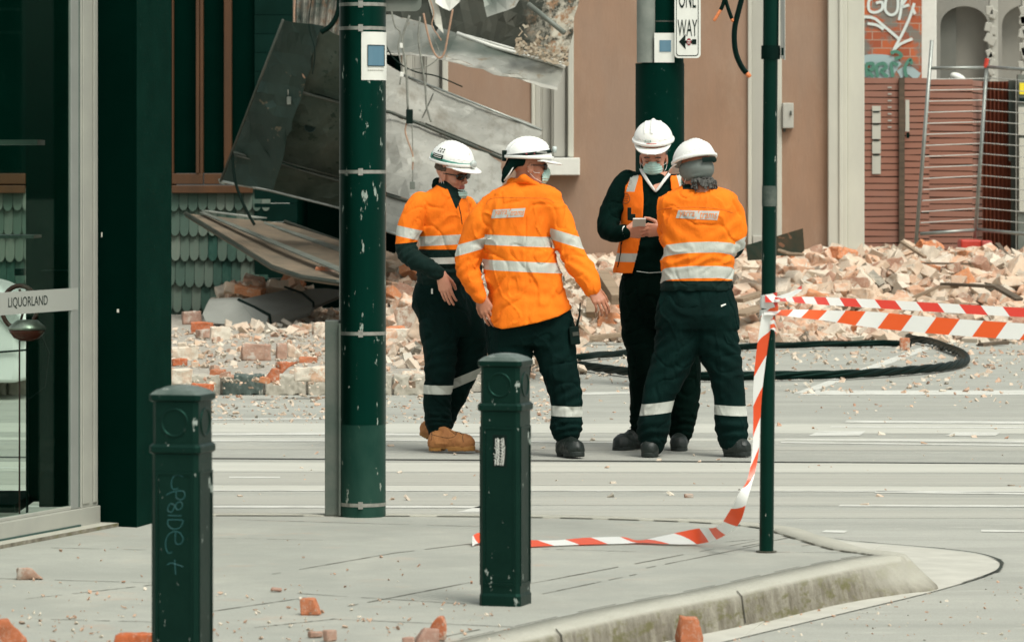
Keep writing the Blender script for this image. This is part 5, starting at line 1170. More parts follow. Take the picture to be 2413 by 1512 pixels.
while cnt < 262:
    right = cnt < 172
    if right: u = rg.uniform(1690, 2440); y = 40.5+rg.random()*(3.2 if u < 2030 else 6.2)
    else: u = rg.uniform(912, 1460); y = 34.5+rg.random()**.6*9.1 if u < 1330 else 40.6+rg.random()*3.2
    x = X(u, y); h = ground_h(x, y); v = HV+(CH-h)/y*FOC
    if any(abs(u-a) < 22 and abs(v-b) < 9 for a, b in placed) and rg.random() < .95: continue
    if 1105 < u < 1330 and v < 760: continue   # hidden behind a man
    if 1690 < u < 1740 and v < 690: continue
    placed.append((u, v)); i = rg.randrange(len(VAR)); sc = rg.uniform(1.05, 1.65) if i < 12 else rg.uniform(.95, 1.35); r_ = rg.random(); acc_ = 0
    for nm, mt, w_ in KIND:
        acc_ += w_
        if r_ < acc_: break
    fr_ = (y-40.4)/3.4 if (right and u < 2030) or u > 1330 else (y-40.5)/6.3 if right else (y-34.5)/9.1
    lvl = 'foot' if fr_ < .33 else 'middle' if fr_ < .66 else 'top'
    zn = zone_right(u, y, 0) if right else ('right of the green pole' if u < 1020 else 'between the two left men' if u < 1330 else 'below the window sill')
    lab = '%s%s %s at the heap %s, %s' % ('big ' if sc > 1.4 else 'small ' if sc < 1.05 else '', nm, {'whole': 'whole brick', 'half': 'half brick', 'rough': 'brick chunk', 'mortared pair': 'mortared bricks'}[SHAPE[i]], lvl, zn)
    place('brick', VAR[i], mt, (x, y, h+.04), (rg.gauss(0, .45), rg.gauss(0, .45), rg.uniform(0, 6.3)), sc, lab, 'brick', 'bricks in the rubble heap'); cnt += 1
LP = 'dusty brick in the small pile behind the bent grey flashing'
for k in range(16):
    u = rg.uniform(525, 725); v = 690-abs((1-abs((u-615)/110)))*32*rg.random(); y = rg.uniform(41.8, 43.0); z = CH-(v-HV)/FOC*y
    i = rg.randrange(len(VAR)); kd = KIND[(k*3+i) % 5]; place('brick', VAR[i], kd[1], (X(u, y), y, max(.04, z)), (rg.uniform(-.6, .6), rg.uniform(-.6, .6), rg.uniform(0, 6.3)), 1.25, '%s %s piled behind the bent grey flashing, %s' % (kd[0], SHAPE[i]+('' if SHAPE[i][-1] == 's' else ' brick'), 'left end' if u < 590 else 'middle' if u < 660 else 'right end'), 'brick', 'bricks piled behind the flashing')
LF = 'small dusty brick piece scattered on the far pavement left of the green pole'
for k in range(26):
    u = rg.uniform(410, 790); v = rg.uniform(790, 900); Yg = 1.5e4/(v-HV)
    i = 5+rg.randrange(7); kd = KIND[(k*2+i) % 5]; place('brick_piece', VAR[i], kd[1], (X(u, Yg), Yg, .02), (rg.uniform(-.3, .3), rg.uniform(-.3, .3), rg.uniform(0, 6.3)), rg.uniform(.3, .6), 'small %s %s brick piece on the far pavement %s %s' % (kd[0], SHAPE[i], 'back' if v < 830 else 'front', 'beside the shop pillar' if u < 530 else 'midway' if u < 660 else 'beside the green pole'), 'brick', 'brick pieces on the far pavement')
# timber, laths and metal in the rubble
def stick(label, pts, w_, h_, mat, cat='timber', name='timber_lath'):
    pp_ = [P(*q) for q in pts]; m = MB()
    for a, b in zip(pp_[:-1], pp_[1:]):
        d = (b-a).normalized(); n = d.cross(Vector((0, 0, 1))).normalized(); up_ = n.cross(d)
        vs = [q+n*i*w_/2+up_*j*h_/2 for q in (a, b) for i, j in ((-1, -1), (1, -1), (1, 1), (-1, 1))]
        m.add(vs, [[0, 1, 2, 3], [7, 6, 5, 4], [0, 4, 5, 1], [1, 5, 6, 2], [2, 6, 7, 3], [3, 7, 4, 0]])
    tag(m.build(name, M[mat], loc=pp_[0], bevel=.004), label, cat)
stick('long dark splintered board across the right heap', [(2225, 669, 41.7), (2290, 672, 41.4), (2350, 676, 41.2), (2402, 706, 41)], .12, .03, 'timber_dark')
stick('weathered board end running up to the dark splintered board', [(2150, 702, 41.6), (2210, 676, 41.6), (2258, 676, 41.6)], .1, .03, 'timber_weathered')
stick('thin dark rod lying level in the upper heap', [(2170, 620, 43), (2310, 622, 43)], .02, .02, 'timber_dark', 'rod', 'rod')
stick('pale leaning lath below the brown pilaster', [(2125, 530+40, 44.0), (2180, 606, 43.2)], .04, .03, 'timber_weathered')
stick('weathered plank behind the right man\'s hip', [(1740, 708, 41), (1800, 690, 41.2)], .14, .04, 'timber_weathered')
stick('grey plank lying level beside the slim post', [(1738, 742, 40.6), (1800, 722, 41)], .2, .03, 'timber_weathered')
stick('pinkish broken beam leaning in the rubble beyond the stocky worker', [(1418, 648, 41.5), (1455, 706, 40.6)], .12, .1, 'timber_weathered')
stick('pale post end standing in the rubble right of the second man', [(1398, 660, 41), (1392, 742, 40.7)], .09, .09, 'timber_weathered')
stick('pale long board at the foot of the rubble behind the second man', [(1360, 800, 39.4), (1478, 786, 39.6)], .12, .04, 'timber_weathered')
stick('pale lath sloping down at the radio side of the second man', [(1368, 768, 40), (1398, 800, 39.7)], .04, .03, 'timber_weathered')
stick('brown board end sticking up left of the first man', [(1000, 726, 38), (968, 752, 37.4)], .16, .03, 'timber_dark')
stick('dark splinter on the road near the right border', [(2310, 812, 39.2), (2372, 806, 39.4)], .08, .03, 'timber_dark')
stick('small brown stick in the rubble at the far right', [(2350, 575, 45), (2375, 605, 44.4)], .05, .03, 'timber_dark')
ds = thing('metal_sheet', 'dark rusty bent metal sheet standing in the rubble behind the slim post', 'metal sheet', P(1826, 600, 42))
m = MB(); m.prism([P(1758, 578, 42), P(1892, 538, 42.4), P(1896, 590, 42.2), (P(1880, 604, 42.1)), P(1830, 602, 42), P(1800, 632, 41.9), P(1795, 612, 41.9), P(1762, 614, 41.9)], (0, .03, 0)); m.build('sheet', simple('dark_rust_sheet', (.008, .022, .016), (.045, .032, .02), 3.5, .85, chips=((.12, .06, .035), 5, .62), spec=.05), ds)
m = MB(); m.tube([P(1835, 590, 41.9), P(1860, 598, 41.8), P(1893, 600, 41.7)], .02, 6); m.build('rim', M['timber_weathered'], ds)
# heavy twisted cable loop on the road
cb_ = thing('cable_loop', 'thick black twisted cables laid in a long loop on the road', 'cable', G(1900, 870, RZ))
base_ = [(1180, 838), (1350, 846), (1480, 838), (1640, 826), (1760, 815), (1900, 810), (2050, 809), (2100, 806), (2140, 798), (2150, 793)]
def gz(pts, z=RZ+.035): return [G(u, v, z) for u, v in [tuple(q) for q in crom(pts, 10)]]
loopA = gz([(1150, 846), (1350, 843), (1420, 838), (1500, 832), (1700, 821), (1830, 816), (1980, 812), (2070, 811), (2145, 813)])
loopB = gz([(2138, 792), (2150, 800), (2190, 806), (2225, 818), (2262, 832), (2276, 846), (2268, 856), (2225, 866), (2150, 874), (2000, 884), (1830, 887), (1650, 889), (1500, 880), (1350, 862), (1250, 858)])
for path, ns, amp in ((loopA, 3, .014), (loopB, 4, .019)):
    acc = [0]
    for i in range(1, len(path)): acc.append(acc[-1]+(path[i]-path[i-1]).length)
    # resample finely
    L = acc[-1]; n = int(L/.05); fine = []
    for k in range(n+1):
        s_ = L*k/n; i = max(j for j in range(len(acc)) if acc[j] <= s_+1e-9); i = min(i, len(path)-2); fine.append(path[i].lerp(path[i+1], (s_-acc[i])/max(1e-6, acc[i+1]-acc[i])))
    for st_ in range(ns):
        pts = []
        for i, p in enumerate(fine):
            d = (fine[min(i+1, n)]-fine[max(i-1, 0)]).normalized(); sd_ = d.cross(Vector((0, 0, 1))).normalized(); a = i*.05/(1.9 if ns == 3 else 1.15)*math.tau+st_*math.tau/ns
            pts.append(p+sd_*math.cos(a)*amp+Vector((0, 0, 1))*(math.sin(a)*amp+.01))
        m = MB(); m.tube(pts, .0175, 8); m.build('cable_strand', M['black'], cb_, smooth=True)
m = MB(); q = G(2132, 810, RZ+.06); m.box(q, (.09, .06, .11)); m.build('tie', M['brick_red'], cb_, bevel=.01)
# ================================================================== white car parked beyond the shop glass
YK = 30.0
car = thing('parked_car', 'white car nose with black mirror seen through the corner shop glass', 'car', (X(-60, YK), YK, RZ))
def cz(v): return CH-(v-HV)/FOC*YK
x_n = X(78, YK)
prof = [(0, .0), (-.02, .30), (-.08, .48), (-.25, .60), (-.9, .78), (-1.15, .86), (-1.9, 1.32), (-3.2, 1.36), (-4.0, .95), (-4.3, .9), (-4.35, .3), (-4.3, .0)]
prof = [(-.03, .02), (0, .18), (-.02, .40), (-.10, .56), (-.35, .68), (-1.05, .86), (-1.85, 1.34), (-3.1, 1.38), (-3.9, 1.0), (-4.3, .95), (-4.36, .35), (-4.3, .02)]
m = MB(); rows = []
for y_, ins in ((0, .10), (.12, .0), (.85, -.02), (1.6, .0), (1.7, .10)):
    rows.append([(x_n+px_+(-ins if px_ > -2 else ins), YK+y_, RZ+.12+max(0, pz-(.06 if ins > .05 else 0))) for px_, pz in prof])
n = len(prof); vs = [q for r_ in rows for q in r_]
m.add(vs, [[i*n+k, i*n+(k+1) % n, (i+1)*n+(k+1) % n, (i+1)*n+k] for i in range(4) for k in range(n)]+[list(range(n)), [4*n+k for k in range(n)][::-1]])
m.build('body', simple('white_car_paint', (.70, .72, .68), rough=.2), car, bevel=.03, auto=35)
m = MB(); m.prism([(x_n+a, YK-.012, RZ+.12+b) for a, b in [(-1.2, .88), (-1.9, 1.28), (-3.0, 1.3), (-3.6, .98)]], (0, .02, 0)); m.prism([(x_n-1.08, YK+.15, RZ+1.0), (x_n-1.80, YK+.2, RZ+1.44), (x_n-1.80, YK+1.5, RZ+1.44), (x_n-1.08, YK+1.55, RZ+1.0)], (.02, 0, .02)); m.build('window', M['dark_glass'], car)
m = MB(); m.box((x_n-1.25, YK-.12, RZ+1.02), (.1, .16, .13)); m.tube([(x_n-.5, YK+.2, RZ+.85), (x_n-1.0, YK+.3, RZ+1.0)], .012, 6); m.box((X(55, YK), YK-.2, cz(639)), (.07, .1, .05)); m.build('mirror', M['black'], car, bevel=.02)
for dx_ in (-.75, -3.45):
    m = MB(); c0 = Vector((x_n+dx_, YK-.01, RZ+.31)); ring_ = [(c0+Vector((math.cos(k/32*math.tau)*.31, y_, math.sin(k/32*math.tau)*.31))) for y_ in (0, .2) for k in range(32)]
    m.add(ring_, [[k, (k+1) % 32, 32+(k+1) % 32, 32+k] for k in range(32)]+[list(range(32)), list(range(32, 64))[::-1]]); wh = m.build('wheel', M['black'], car)
    m = MB(); m.add([c0+Vector((math.cos(k/32*math.tau)*.2, -.01, math.sin(k/32*math.tau)*.2)) for k in range(32)], [list(range(32))]); m.build('rim', M['galv'], wh)
m = MB(); pts = [(-.02, .30), (-.03, .42), (-.10, .53), (-.32, .62), (-.26, .50), (-.14, .38)]; m.prism([(x_n+a-.03, YK-.02, RZ+.12+b) for a, b in pts], (0, .1, 0)); m.build('headlight', simple('headlight', (.45, .48, .45), (.3, .33, .3), 20, .15), car, bevel=.01)
m = MB(); m.tube([(x_n-.02, YK-.02, RZ+.36), (x_n-.4, YK-.015, RZ+.33), (x_n-.44, YK-.02, RZ+.2)], .008, 6); m.build('bumper_seam', M['ink'], car)
# ================================================================== people: signed distance modelling
def snets(D, lo, h):
    """naive surface nets on grid D (negative inside); returns verts (N,3), quads (M,4)"""
    S = D < 0; nx, ny, nz = D.shape
    c = np.zeros((nx-1, ny-1, nz-1), np.int8)
    for i in (0, 1):
        for j in (0, 1):
            for k in (0, 1): c += S[i:nx-1+i, j:ny-1+j, k:nz-1+k]
    act = np.argwhere((c > 0) & (c < 8)); idx = -np.ones((nx-1, ny-1, nz-1), np.int64); idx[tuple(act.T)] = np.arange(len(act))
    acc = np.zeros((len(act), 3)); cnt = np.zeros(len(act))
    cor = [(i, j, k) for i in (0, 1) for j in (0, 1) for k in (0, 1)]
    for a in cor:
        for ax in range(3):
            if a[ax] == 1: continue
            b = list(a); b[ax] = 1
            d0 = D[act[:, 0]+a[0], act[:, 1]+a[1], act[:, 2]+a[2]]; d1 = D[act[:, 0]+b[0], act[:, 1]+b[1], act[:, 2]+b[2]]
            m = (d0 < 0) != (d1 < 0); t = np.where(m, d0/np.where(m, d0-d1, 1), 0)
            p = np.tile(np.array(a, float), (len(act), 1)); p[:, ax] += t
            acc += p*m[:, None]; cnt += m
    V = (act+acc/cnt[:, None])*h+np.array(lo)
    F = []
    for ax in range(3):
        sl0 = [slice(1, -1)]*3; sl1 = [slice(1, -1)]*3; sl0[ax] = slice(0, -1); sl1[ax] = slice(1, None)
        s0 = S[tuple(sl0)]; s1 = S[tuple(sl1)]; e = np.argwhere(s0 != s1)
        if len(e) == 0: continue
        flip = s0[tuple(e.T)]
        e = e+1; e[:, ax] -= 1; u, v = [(1, 2), (2, 0), (0, 1)][ax]
        def g(du, dv):
            q = e.copy(); q[:, u] += du; q[:, v] += dv; return idx[q[:, 0], q[:, 1], q[:, 2]]
        a, b, c_, d = g(-1, -1), g(0, -1), g(0, 0), g(-1, 0)
        q1 = np.stack([a, b, c_, d], 1); q2 = q1[:, ::-1]; F.append(np.where(flip[:, None], q1, q2))
    F = np.concatenate(F); F = F[(F >= 0).all(1)]
    return V, F
def vnoise(p, seed=0):
    """smooth value noise, p (N,3) -> about -1..1"""
    i = np.floor(p).astype(np.int64); f = p-i; f = f*f*(3-2*f); out = 0
    for a in (0, 1):
        for b in (0, 1):
            for c in (0, 1):
                n = (i[..., 0]+a)*374761393+(i[..., 1]+b)*668265263+(i[..., 2]+c)*2147483647+seed*1274126177
                n = (n ^ (n >> 13))*1274126177; n = n ^ (n >> 16); h = (n & 0xffff)/32767.5-1
                out = out+h*(f[..., 0] if a else 1-f[..., 0])*(f[..., 1] if b else 1-f[..., 1])*(f[..., 2] if c else 1-f[..., 2])
    return out
class Field:
    def __init__(s, lo, hi, h):
        s.lo = np.array(lo, float); s.h = h; s.n = np.ceil((np.array(hi)-s.lo)/h).astype(int)+1; s.D = np.full(s.n, 1.0)
    def sub(s, blo, bhi):
        a = np.clip(((np.array(blo)-s.lo)/s.h).astype(int), 0, s.n-1); b = np.clip(((np.array(bhi)-s.lo)/s.h).astype(int)+2, 1, s.n)
        if (b <= a).any(): return None, None
        sl = tuple(slice(a[i], b[i]) for i in range(3)); ax = [s.lo[i]+np.arange(a[i], b[i])*s.h for i in range(3)]
        return sl, np.stack(np.meshgrid(*ax, indexing='ij'), -1)
    def comb(s, sl, d, k, op):
        D = s.D[sl]
        if op == 'add': hh = np.clip(.5+.5*(D-d)/k, 0, 1) if k > 0 else (D > d)*1.; s.D[sl] = np.minimum(D, d) if k <= 0 else D*(1-hh)+d*hh-k*hh*(1-hh)
        elif op == 'cut':
            d = -d; s.D[sl] = np.maximum(D, d) if k <= 0 else (lambda hh: D*(1-hh)+d*hh+k*hh*(1-hh))(np.clip(.5-.5*(D-d)/k, 0, 1))
        elif op == 'and': s.D[sl] = np.maximum(D, d)
    def cone(s, a, b, ra, rb, k=.02, op='add', sq=None):
        a = np.array(a, float); b = np.array(b, float); m = max(ra, rb)+k+s.h*2+.02
        sl, p = s.sub(np.minimum(a, b)-m, np.maximum(a, b)+m)
        if sl is None: return
        ab = b-a; L = ab @ ab; t = np.clip(((p-a) @ ab)/max(L, 1e-9), 0, 1); q = p-a-t[..., None]*ab
        if sq is not None: # squash along direction vector sq[0] by factor sq[1]
            n = np.array(sq[0], float); n /= np.linalg.norm(n); w_ = q @ n; q = q+n*(w_*(sq[1]-1))[..., None]
        s.comb(sl, np.linalg.norm(q, axis=-1)-(ra+(rb-ra)*t), k, op)
    def chain(s, pts, k=.02, op='add', n=4, sq=None):
        q = crom([tuple(x) for x in pts], n) if n > 1 else [np.array(x, float) for x in pts]
        for i in range(len(q)-1): s.cone(q[i][:3], q[i+1][:3], q[i][3], q[i+1][3], k if i == 0 else min(k, .012), op, sq)
    def ell(s, c, r, k=.01, op='add', rot=None):
        c = np.array(c, float); r = np.array(r, float); m = r.max()+k+s.h*2+.01
        sl, p = s.sub(c-m, c+m)
        if sl is None: return
        q = p-c
        if rot is not None: q = q @ np.array(rot)      # rot columns are local axes
        k0 = np.linalg.norm(q/r, axis=-1); k1 = np.linalg.norm(q/(r*r), axis=-1); s.comb(sl, np.where(k1 > 1e-9, k0*(k0-1)/np.maximum(k1, 1e-9), -r.min()), k, op)
    def box(s, c, r, k=0, op='cut', rot=None, rd=.0):
        c = np.array(c, float); r = np.array(r, float); m = np.linalg.norm(r)+k+s.h*2
        sl, p = s.sub(c-m, c+m)
        if sl is None: return
        q = p-c
        if rot is not None: q = q @ np.array(rot)
        q = np.abs(q)-r+rd; s.comb(sl, np.linalg.norm(np.maximum(q, 0), axis=-1)+np.minimum(q.max(-1), 0)-rd, k, op)
    def loft(s, rows, k=.03, op='add', ex=2.4, grow=0):
        """rows: (z, xc, yc, a, b) from top to bottom"""
        rows = sorted(rows, key=lambda q: q[0]); r_ = np.array(crom([tuple(q) for q in rows], 4)); z = r_[:, 0]
        mx = np.array([max((r_[:, 1]+r_[:, 3])), max(r_[:, 2]+r_[:, 4]), z[-1]])+.06; mn = np.array([min(r_[:, 1]-r_[:, 3]), min(r_[:, 2]-r_[:, 4]), z[0]])-.06
        sl, p = s.sub(mn, mx)
        if sl is None: return
        zz_ = p[..., 2]; f = lambda i: np.interp(zz_, z, r_[:, i])
        a, b = f(3)+grow, f(4)+grow; x, y = np.abs(p[..., 0]-f(1)), np.abs(p[..., 1]-f(2))
        q = ((x/a)**ex+(y/b)**ex)**(1/ex); d = (q-1)*np.minimum(a, b)*.95
        d = np.maximum(d, np.maximum(zz_-z[-1]-grow, z[0]-zz_-grow)); s.comb(sl, d, k, op)
    def disp(s, fn):
        """add fn(points) near the surface only"""
        m = np.abs(s.D) < .05; ii = np.argwhere(m); s.D[m] += fn(ii*s.h+s.lo)
    def blur(s, n=1):
        for _ in range(n):
            for ax in range(3):
                D = s.D; a = np.take(D, np.clip(np.arange(D.shape[ax])-1, 0, None), ax); b = np.take(D, np.clip(np.arange(D.shape[ax])+1, None, D.shape[ax]-1), ax)
                s.D = (a+2*D+b)/4
    def mesh(s):
        s.D[0] = s.D[-1] = .1; s.D[:, 0] = s.D[:, -1] = .1; s.D[:, :, 0] = s.D[:, :, -1] = .1
        return snets(s.D, s.lo, s.h)
def sobj(name, VF, mats, parent, attrs=None, fm=None):
    V, F = VF; o = link_mesh(name, V, F, mats, parent, smooth=True, fm=fm, recalc=False)
    for k, a in (attrs or {}).items(): at_ = o.data.attributes.new(k, 'FLOAT', 'POINT'); at_.data.foreach_set('value', np.ascontiguousarray(a, dtype=np.float32))
    return o
def bounds(pts, m): a = np.array([list(p)[:3] for p in pts]); return a.min(0)-m, a.max(0)+m

# ------------------------------------------------------------------ cloth materials
def cloth(name, base, base2, navy=False, refl=True, b=.35, spec=.2):
    t = NT(name); c = t.mix(t.ramp(t.noise(3.5, 5, .6), [(.35, 0.), (.7, 1.)]), base, base2)
    rough = .85
    if navy: c = t.mix(t.math('GREATER_THAN', t.attr('navy').outputs['Fac'], 0.), c, t.mix(t.noise(4, 4, .6), (.0005, .009, .007), (.001, .016, .0125)))
    if refl:
        fr_ = t.math('GREATER_THAN', t.attr('refl').outputs['Fac'], 0.); rn = t.mix(t.noise(60, 3, .6, t.mapping((1, 1, .3))), (.43, .445, .40), (.52, .53, .475)); c = t.mix(fr_, c, rn)
    h1 = t.noise(30, 5, .65, t.mapping((1, 1, .55)), 1.2); h2 = t.noise(420, 2, .5); hh = t.math('ADD', h1, t.math('MULTIPLY', h2, .12))
    t.bump(hh, b, .012); return t.fin(c, rough, spec=spec)
M['hivis'] = cloth('orange_work_shirt', (.90, .205, .010), (.76, .148, .007), navy=True)
M['hivis_vest'] = cloth('orange_vest', (.92, .19, .012), (.85, .165, .010))
M['trouser'] = cloth('green_black_trousers', (.0010, .0080, .0068), (.0022, .0165, .014), spec=.08)
M['trouser_b'] = cloth('black_trousers', (.0003, .0045, .003), (.0006, .008, .0055), refl=False, spec=.05)
M['jumper'] = cloth('dark_jumper', (.0005, .0065, .0048), (.0012, .0125, .0095), refl=False, spec=.05)
t = NT('skin'); sk = t.mix(t.noise(25, 4, .6), (.56, .27, .175), (.50, .215, .135)); sk = t.mix(t.math('GREATER_THAN', t.attr('lip').outputs['Fac'], 0.), sk, (.38, .11, .085)); M['skin'] = t.fin(sk, .5)
t.b.inputs['Subsurface Weight'].default_value = .08; t.b.inputs['Subsurface Radius'].default_value = (.01, .004, .002)
t = NT('skin_tan'); sk = t.mix(t.noise(25, 4, .6), (.44, .185, .105), (.36, .135, .075)); sk = t.mix(t.math('GREATER_THAN', t.attr('lip').outputs['Fac'], 0.), sk, (.30, .09, .065)); M['skin_tan'] = t.fin(sk, .5)
M['helmet'] = simple('helmet_white', (.80, .80, .765), (.74, .745, .70), 10, .28, spec=.5)
M['mask'] = simple('surgical_mask', (.36, .56, .50), (.45, .63, .57), 20, .8, bump=.2, bscale=90)
M['lens'] = simple('sunglass_lens', (.004, .010, .008), rough=.12, spec=.6)
M['tan_boot'] = simple('tan_boot_leather', (.44, .19, .058), (.27, .10, .028), 11, .75, bump=.3, bscale=70)
M['tan_sole'] = simple('tan_boot_sole', (.38, .175, .035), (.28, .12, .025), 14, .6)
M['black_boot'] = simple('black_boot_leather', (.002, .006, .0045), (.008, .016, .012), 14, .5, bump=.3, bscale=70)
M['black_sole'] = simple('black_boot_sole', (.003, .008, .006), (.009, .016, .012), 14, .7)
M['grey_hair'] = simple('grey_dark_hair', (.015, .018, .015), (.085, .08, .07), 60, .7, bump=.8, bscale=120)
M['bandana'] = simple('grey_bandana', (.15, .17, .155), (.11, .13, .115), 8, .85, bump=.3)
M['greenstrap'] = simple('teal_strap', (.04, .20, .15), (.06, .25, .19), 30, .6)
M['lamp'] = simple('clear_lamp', (.55, .6, .57), (.4, .46, .43), 40, .15)
M['logo_grey'] = simple('logo_silver', (.47, .47, .43), (.40, .40, .36), 30, .7)
M['logo_orange'] = simple('logo_orange', (.66, .20, .06), rough=.8)
M['shirt_white'] = simple('white_collar', (.72, .72, .68), (.62, .63, .59), 20, .8)

def frame(yaw, pitch=0, roll=0):
    """columns: right, forward, up. yaw 0 looks along +Y (away), + turns to the picture right"""
    m = Matrix.Rotation(-yaw, 3, 'Z') @ Matrix.Rotation(pitch, 3, 'X') @ Matrix.Rotation(roll, 3, 'Y')
    return np.array(m)
class Loc:
    """local frame modelling: build a field in local axes and transform the mesh out"""
    def __init__(s, c, B): s.c = np.array(c, float); s.B = B
    def out(s, VF): V, F = VF; return V @ s.B.T+s.c, F
    def w(s, p): return Vector(s.B @ np.array(p, float)+s.c)
def head_mesh(L, eyes=True):
    f = Field((-.11, -.14, -.22), (.11, .15, .15), .0035)
    f.ell((0, -.014, .032), (.076, .096, .084), 0); f.ell((0, .018, -.03), (.060, .066, .086), .02); f.cone((-.03, .042, -.088), (.03, .042, -.088), .026, .026, .02); f.ell((0, .056, -.096), (.022, .022, .018), .015)
    for s_ in (-1, 1):
        f.ell((s_*.034, .050, -.030), (.026, .026, .024), .015); f.ell((s_*.033, .088, .002), (.017, .012, .011), .01, 'cut'); f.ell((s_*.033, .070, .001), (.0125, .012, .0105), .002)
        f.cone((s_*.014, .082, .020), (s_*.046, .070, .020), .008, .006, .01)
        f.ell((s_*.076, -.006, -.012), (.008, .019, .032), .004); f.ell((s_*.084, -.002, -.008), (.005, .010, .018), .002, 'cut')
        f.ell((s_*.012, .094, -.036), (.008, .010, .008), .006)
    f.cone((0, .080, .008), (0, .104, -.030), .007, .010, .010); f.cone((-.018, .078, -.062), (.018, .078, -.062), .007, .007, .006); f.cone((-.016, .077, -.071), (.016, .077, -.071), .008, .008, .006)
    f.cone((-.022, .088, -.0665), (.022, .088, -.0665), .0022, .0022, .002, 'cut')
    f.cone((0, -.022, -.06), (0, -.032, -.17), .056, .056, .02)
    V, F = f.mesh(); lip = .012-np.abs(V[:, 2]+.0665)-np.clip(np.abs(V[:, 0])-.014, 0, 1)*.8; lip = np.where((V[:, 1] > .066) & (np.abs(V[:, 2]+.0665) < .0125) & (np.abs(V[:, 0]) < .024), 1., -1.)
    V2, F2 = L.out((V, F)); return V2, F2, lip
def hand_mesh(wrist, d, n, side, curls, thumb=.4, size=1., spread=1.):
    """wrist point, d to the knuckles, n back-of-hand normal, side +1/-1 picks the thumb side; curls per finger (radians per joint)"""
    d = Vector(d).normalized(); n = Vector(n); n = (n-d*n.dot(d)).normalized(); s_ = d.cross(n)*side; B = np.array([list(s_), list(d), list(n)]).T; L = Loc(wrist, B)
    f = Field((-.075, -.03, -.11), (.10, .23, .05), .0032)
    kn = [(.030, .088, .002), (.010, .094, .005), (-.011, .090, .003), (-.030, .080, -.001)]; ln = [(.044, .026, .022), (.048, .030, .023), (.044, .028, .022), (.034, .021, .019)]; rd = [.0092, .0095, .0090, .0080]
    for i in range(4):
        f.cone((kn[i][0]*.45, .0, 0), kn[i], .020, .0125, .012, sq=((0, 0, 1), 1.25))
        p = np.array(kn[i]); a = curls[i]*.6; sp_ = (1.5-i)*.06*spread
        for j in range(3):
            v = np.array((math.sin(sp_), math.cos(a)*math.cos(sp_), -math.sin(a))); q = p+v*ln[i][j]; f.cone(p, q, rd[i]*(1-.08*j), rd[i]*(1-.08*(j+1)), .003 if j else .006); p = q; a += curls[i]
    tb = np.array((.026, .020, -.006)); dirs = [(.72-.38*thumb, .62, -.25-.2*thumb), (.45-.3*thumb, .85, -.25-.4*thumb), (.3-.4*thumb, .9, -.2-.5*thumb)]; tl = (.042, .032, .026); tr = (.015, .0115, .0100, .0085)
    for j in range(3):
        v = np.array(dirs[j]); v /= np.linalg.norm(v); q = tb+v*tl[j]; f.cone(tb, q, tr[j], tr[j+1], .008 if j == 0 else .003); tb = q
    f.cone((0, -.03, 0), (0, .01, 0), .024, .024, .012, sq=((0, 0, 1), 1.3))
    V, F = f.mesh(); V = V*size
    if side < 0: F = F[:, ::-1]
    return L.out((V, F))
def helmet_parts(L, parent, brim=.052, dz=0, ribs=True, droop=.25):
    """shell in the head frame: y forward"""
    f = Field((-.16, -.19, -.05), (.16, .25, .26), .004); z0 = .045+dz
    f.ell((0, -.008, z0), (.116, .136, .118), 0); f.box((0, 0, z0-.15-.004), (.3, .3, .15), 0, 'cut')
    f.ell((0, -.008, z0-.004), (.112, .132, .11), 0, 'cut')
    sh = Field(f.lo, f.lo+(f.n-1)*f.h, f.h)
    # brim: flat elliptic plate in front, drooping
    sl, p = sh.sub((-.16, -.19, -.05), (.16, .25, .26)); x, y, z = p[..., 0], p[..., 1], p[..., 2]
    zc = z0+.004-np.clip(y-.06, 0, 1)*droop-x*x*1.6
    e = np.sqrt((x/.108)**2+((y-.02)/(.118+brim))**2); d = np.maximum((e-1)*.11, np.abs(z-zc)-.0045); d = np.maximum(d, -(y-.01)); 
    inner = (np.sqrt((x/.108)**2+((y+.008)/.128)**2)-1)*.11; d = np.maximum(d, -inner); f.comb(tuple(slice(0, k) for k in f.n), d, .006, 'add')
    # rim flare all round
    e2 = np.sqrt((x/.118)**2+((y+.008)/.139)**2); d2 = np.maximum(np.abs((e2-1)*.125)-.006, np.abs(z-(z0+.006))-.008); f.comb(tuple(slice(0, k) for k in f.n), d2, .006, 'add')
    if ribs:
        for xr, w_, hh in ((0, .020, .0055), (-.042, .007, .0025), (.042, .007, .0025)):
            pts = [(xr, -.008+math.cos(R(a))*(.136)*math.sqrt(1-(xr/.116)**2), z0+math.sin(R(a))*.118*math.sqrt(1-(xr/.116)**2), w_*.4) for a in range(38, 160, 10)]
            f.chain(pts, .008, n=1)
    o = sobj('helmet', L.out(f.mesh()), M['helmet'], parent)
    return o, z0
def glasses(L, parent):
    f = Field((-.09, -.02, -.04), (.09, .125, .045), .003)
    for s_ in (-1, 1):
        f.ell((s_*.034, .088, .0), (.033, .010, .021), .004, rot=frame(s_*R(16))); f.cone((s_*.064, .074, .008), (s_*.080, -.004, .006), .0042, .0032, .004)
    f.cone((-.012, .1, .008), (.012, .1, .008), .004, .004, .004); f.ell((0, .012, 0), (.060, .068, .09), .0, 'cut'); f.cone((0, .08, .0), (0, .098, -.03), .004, .006, .002, 'cut')
    return sobj('sunglasses', L.out(f.mesh()), M['lens'], parent)
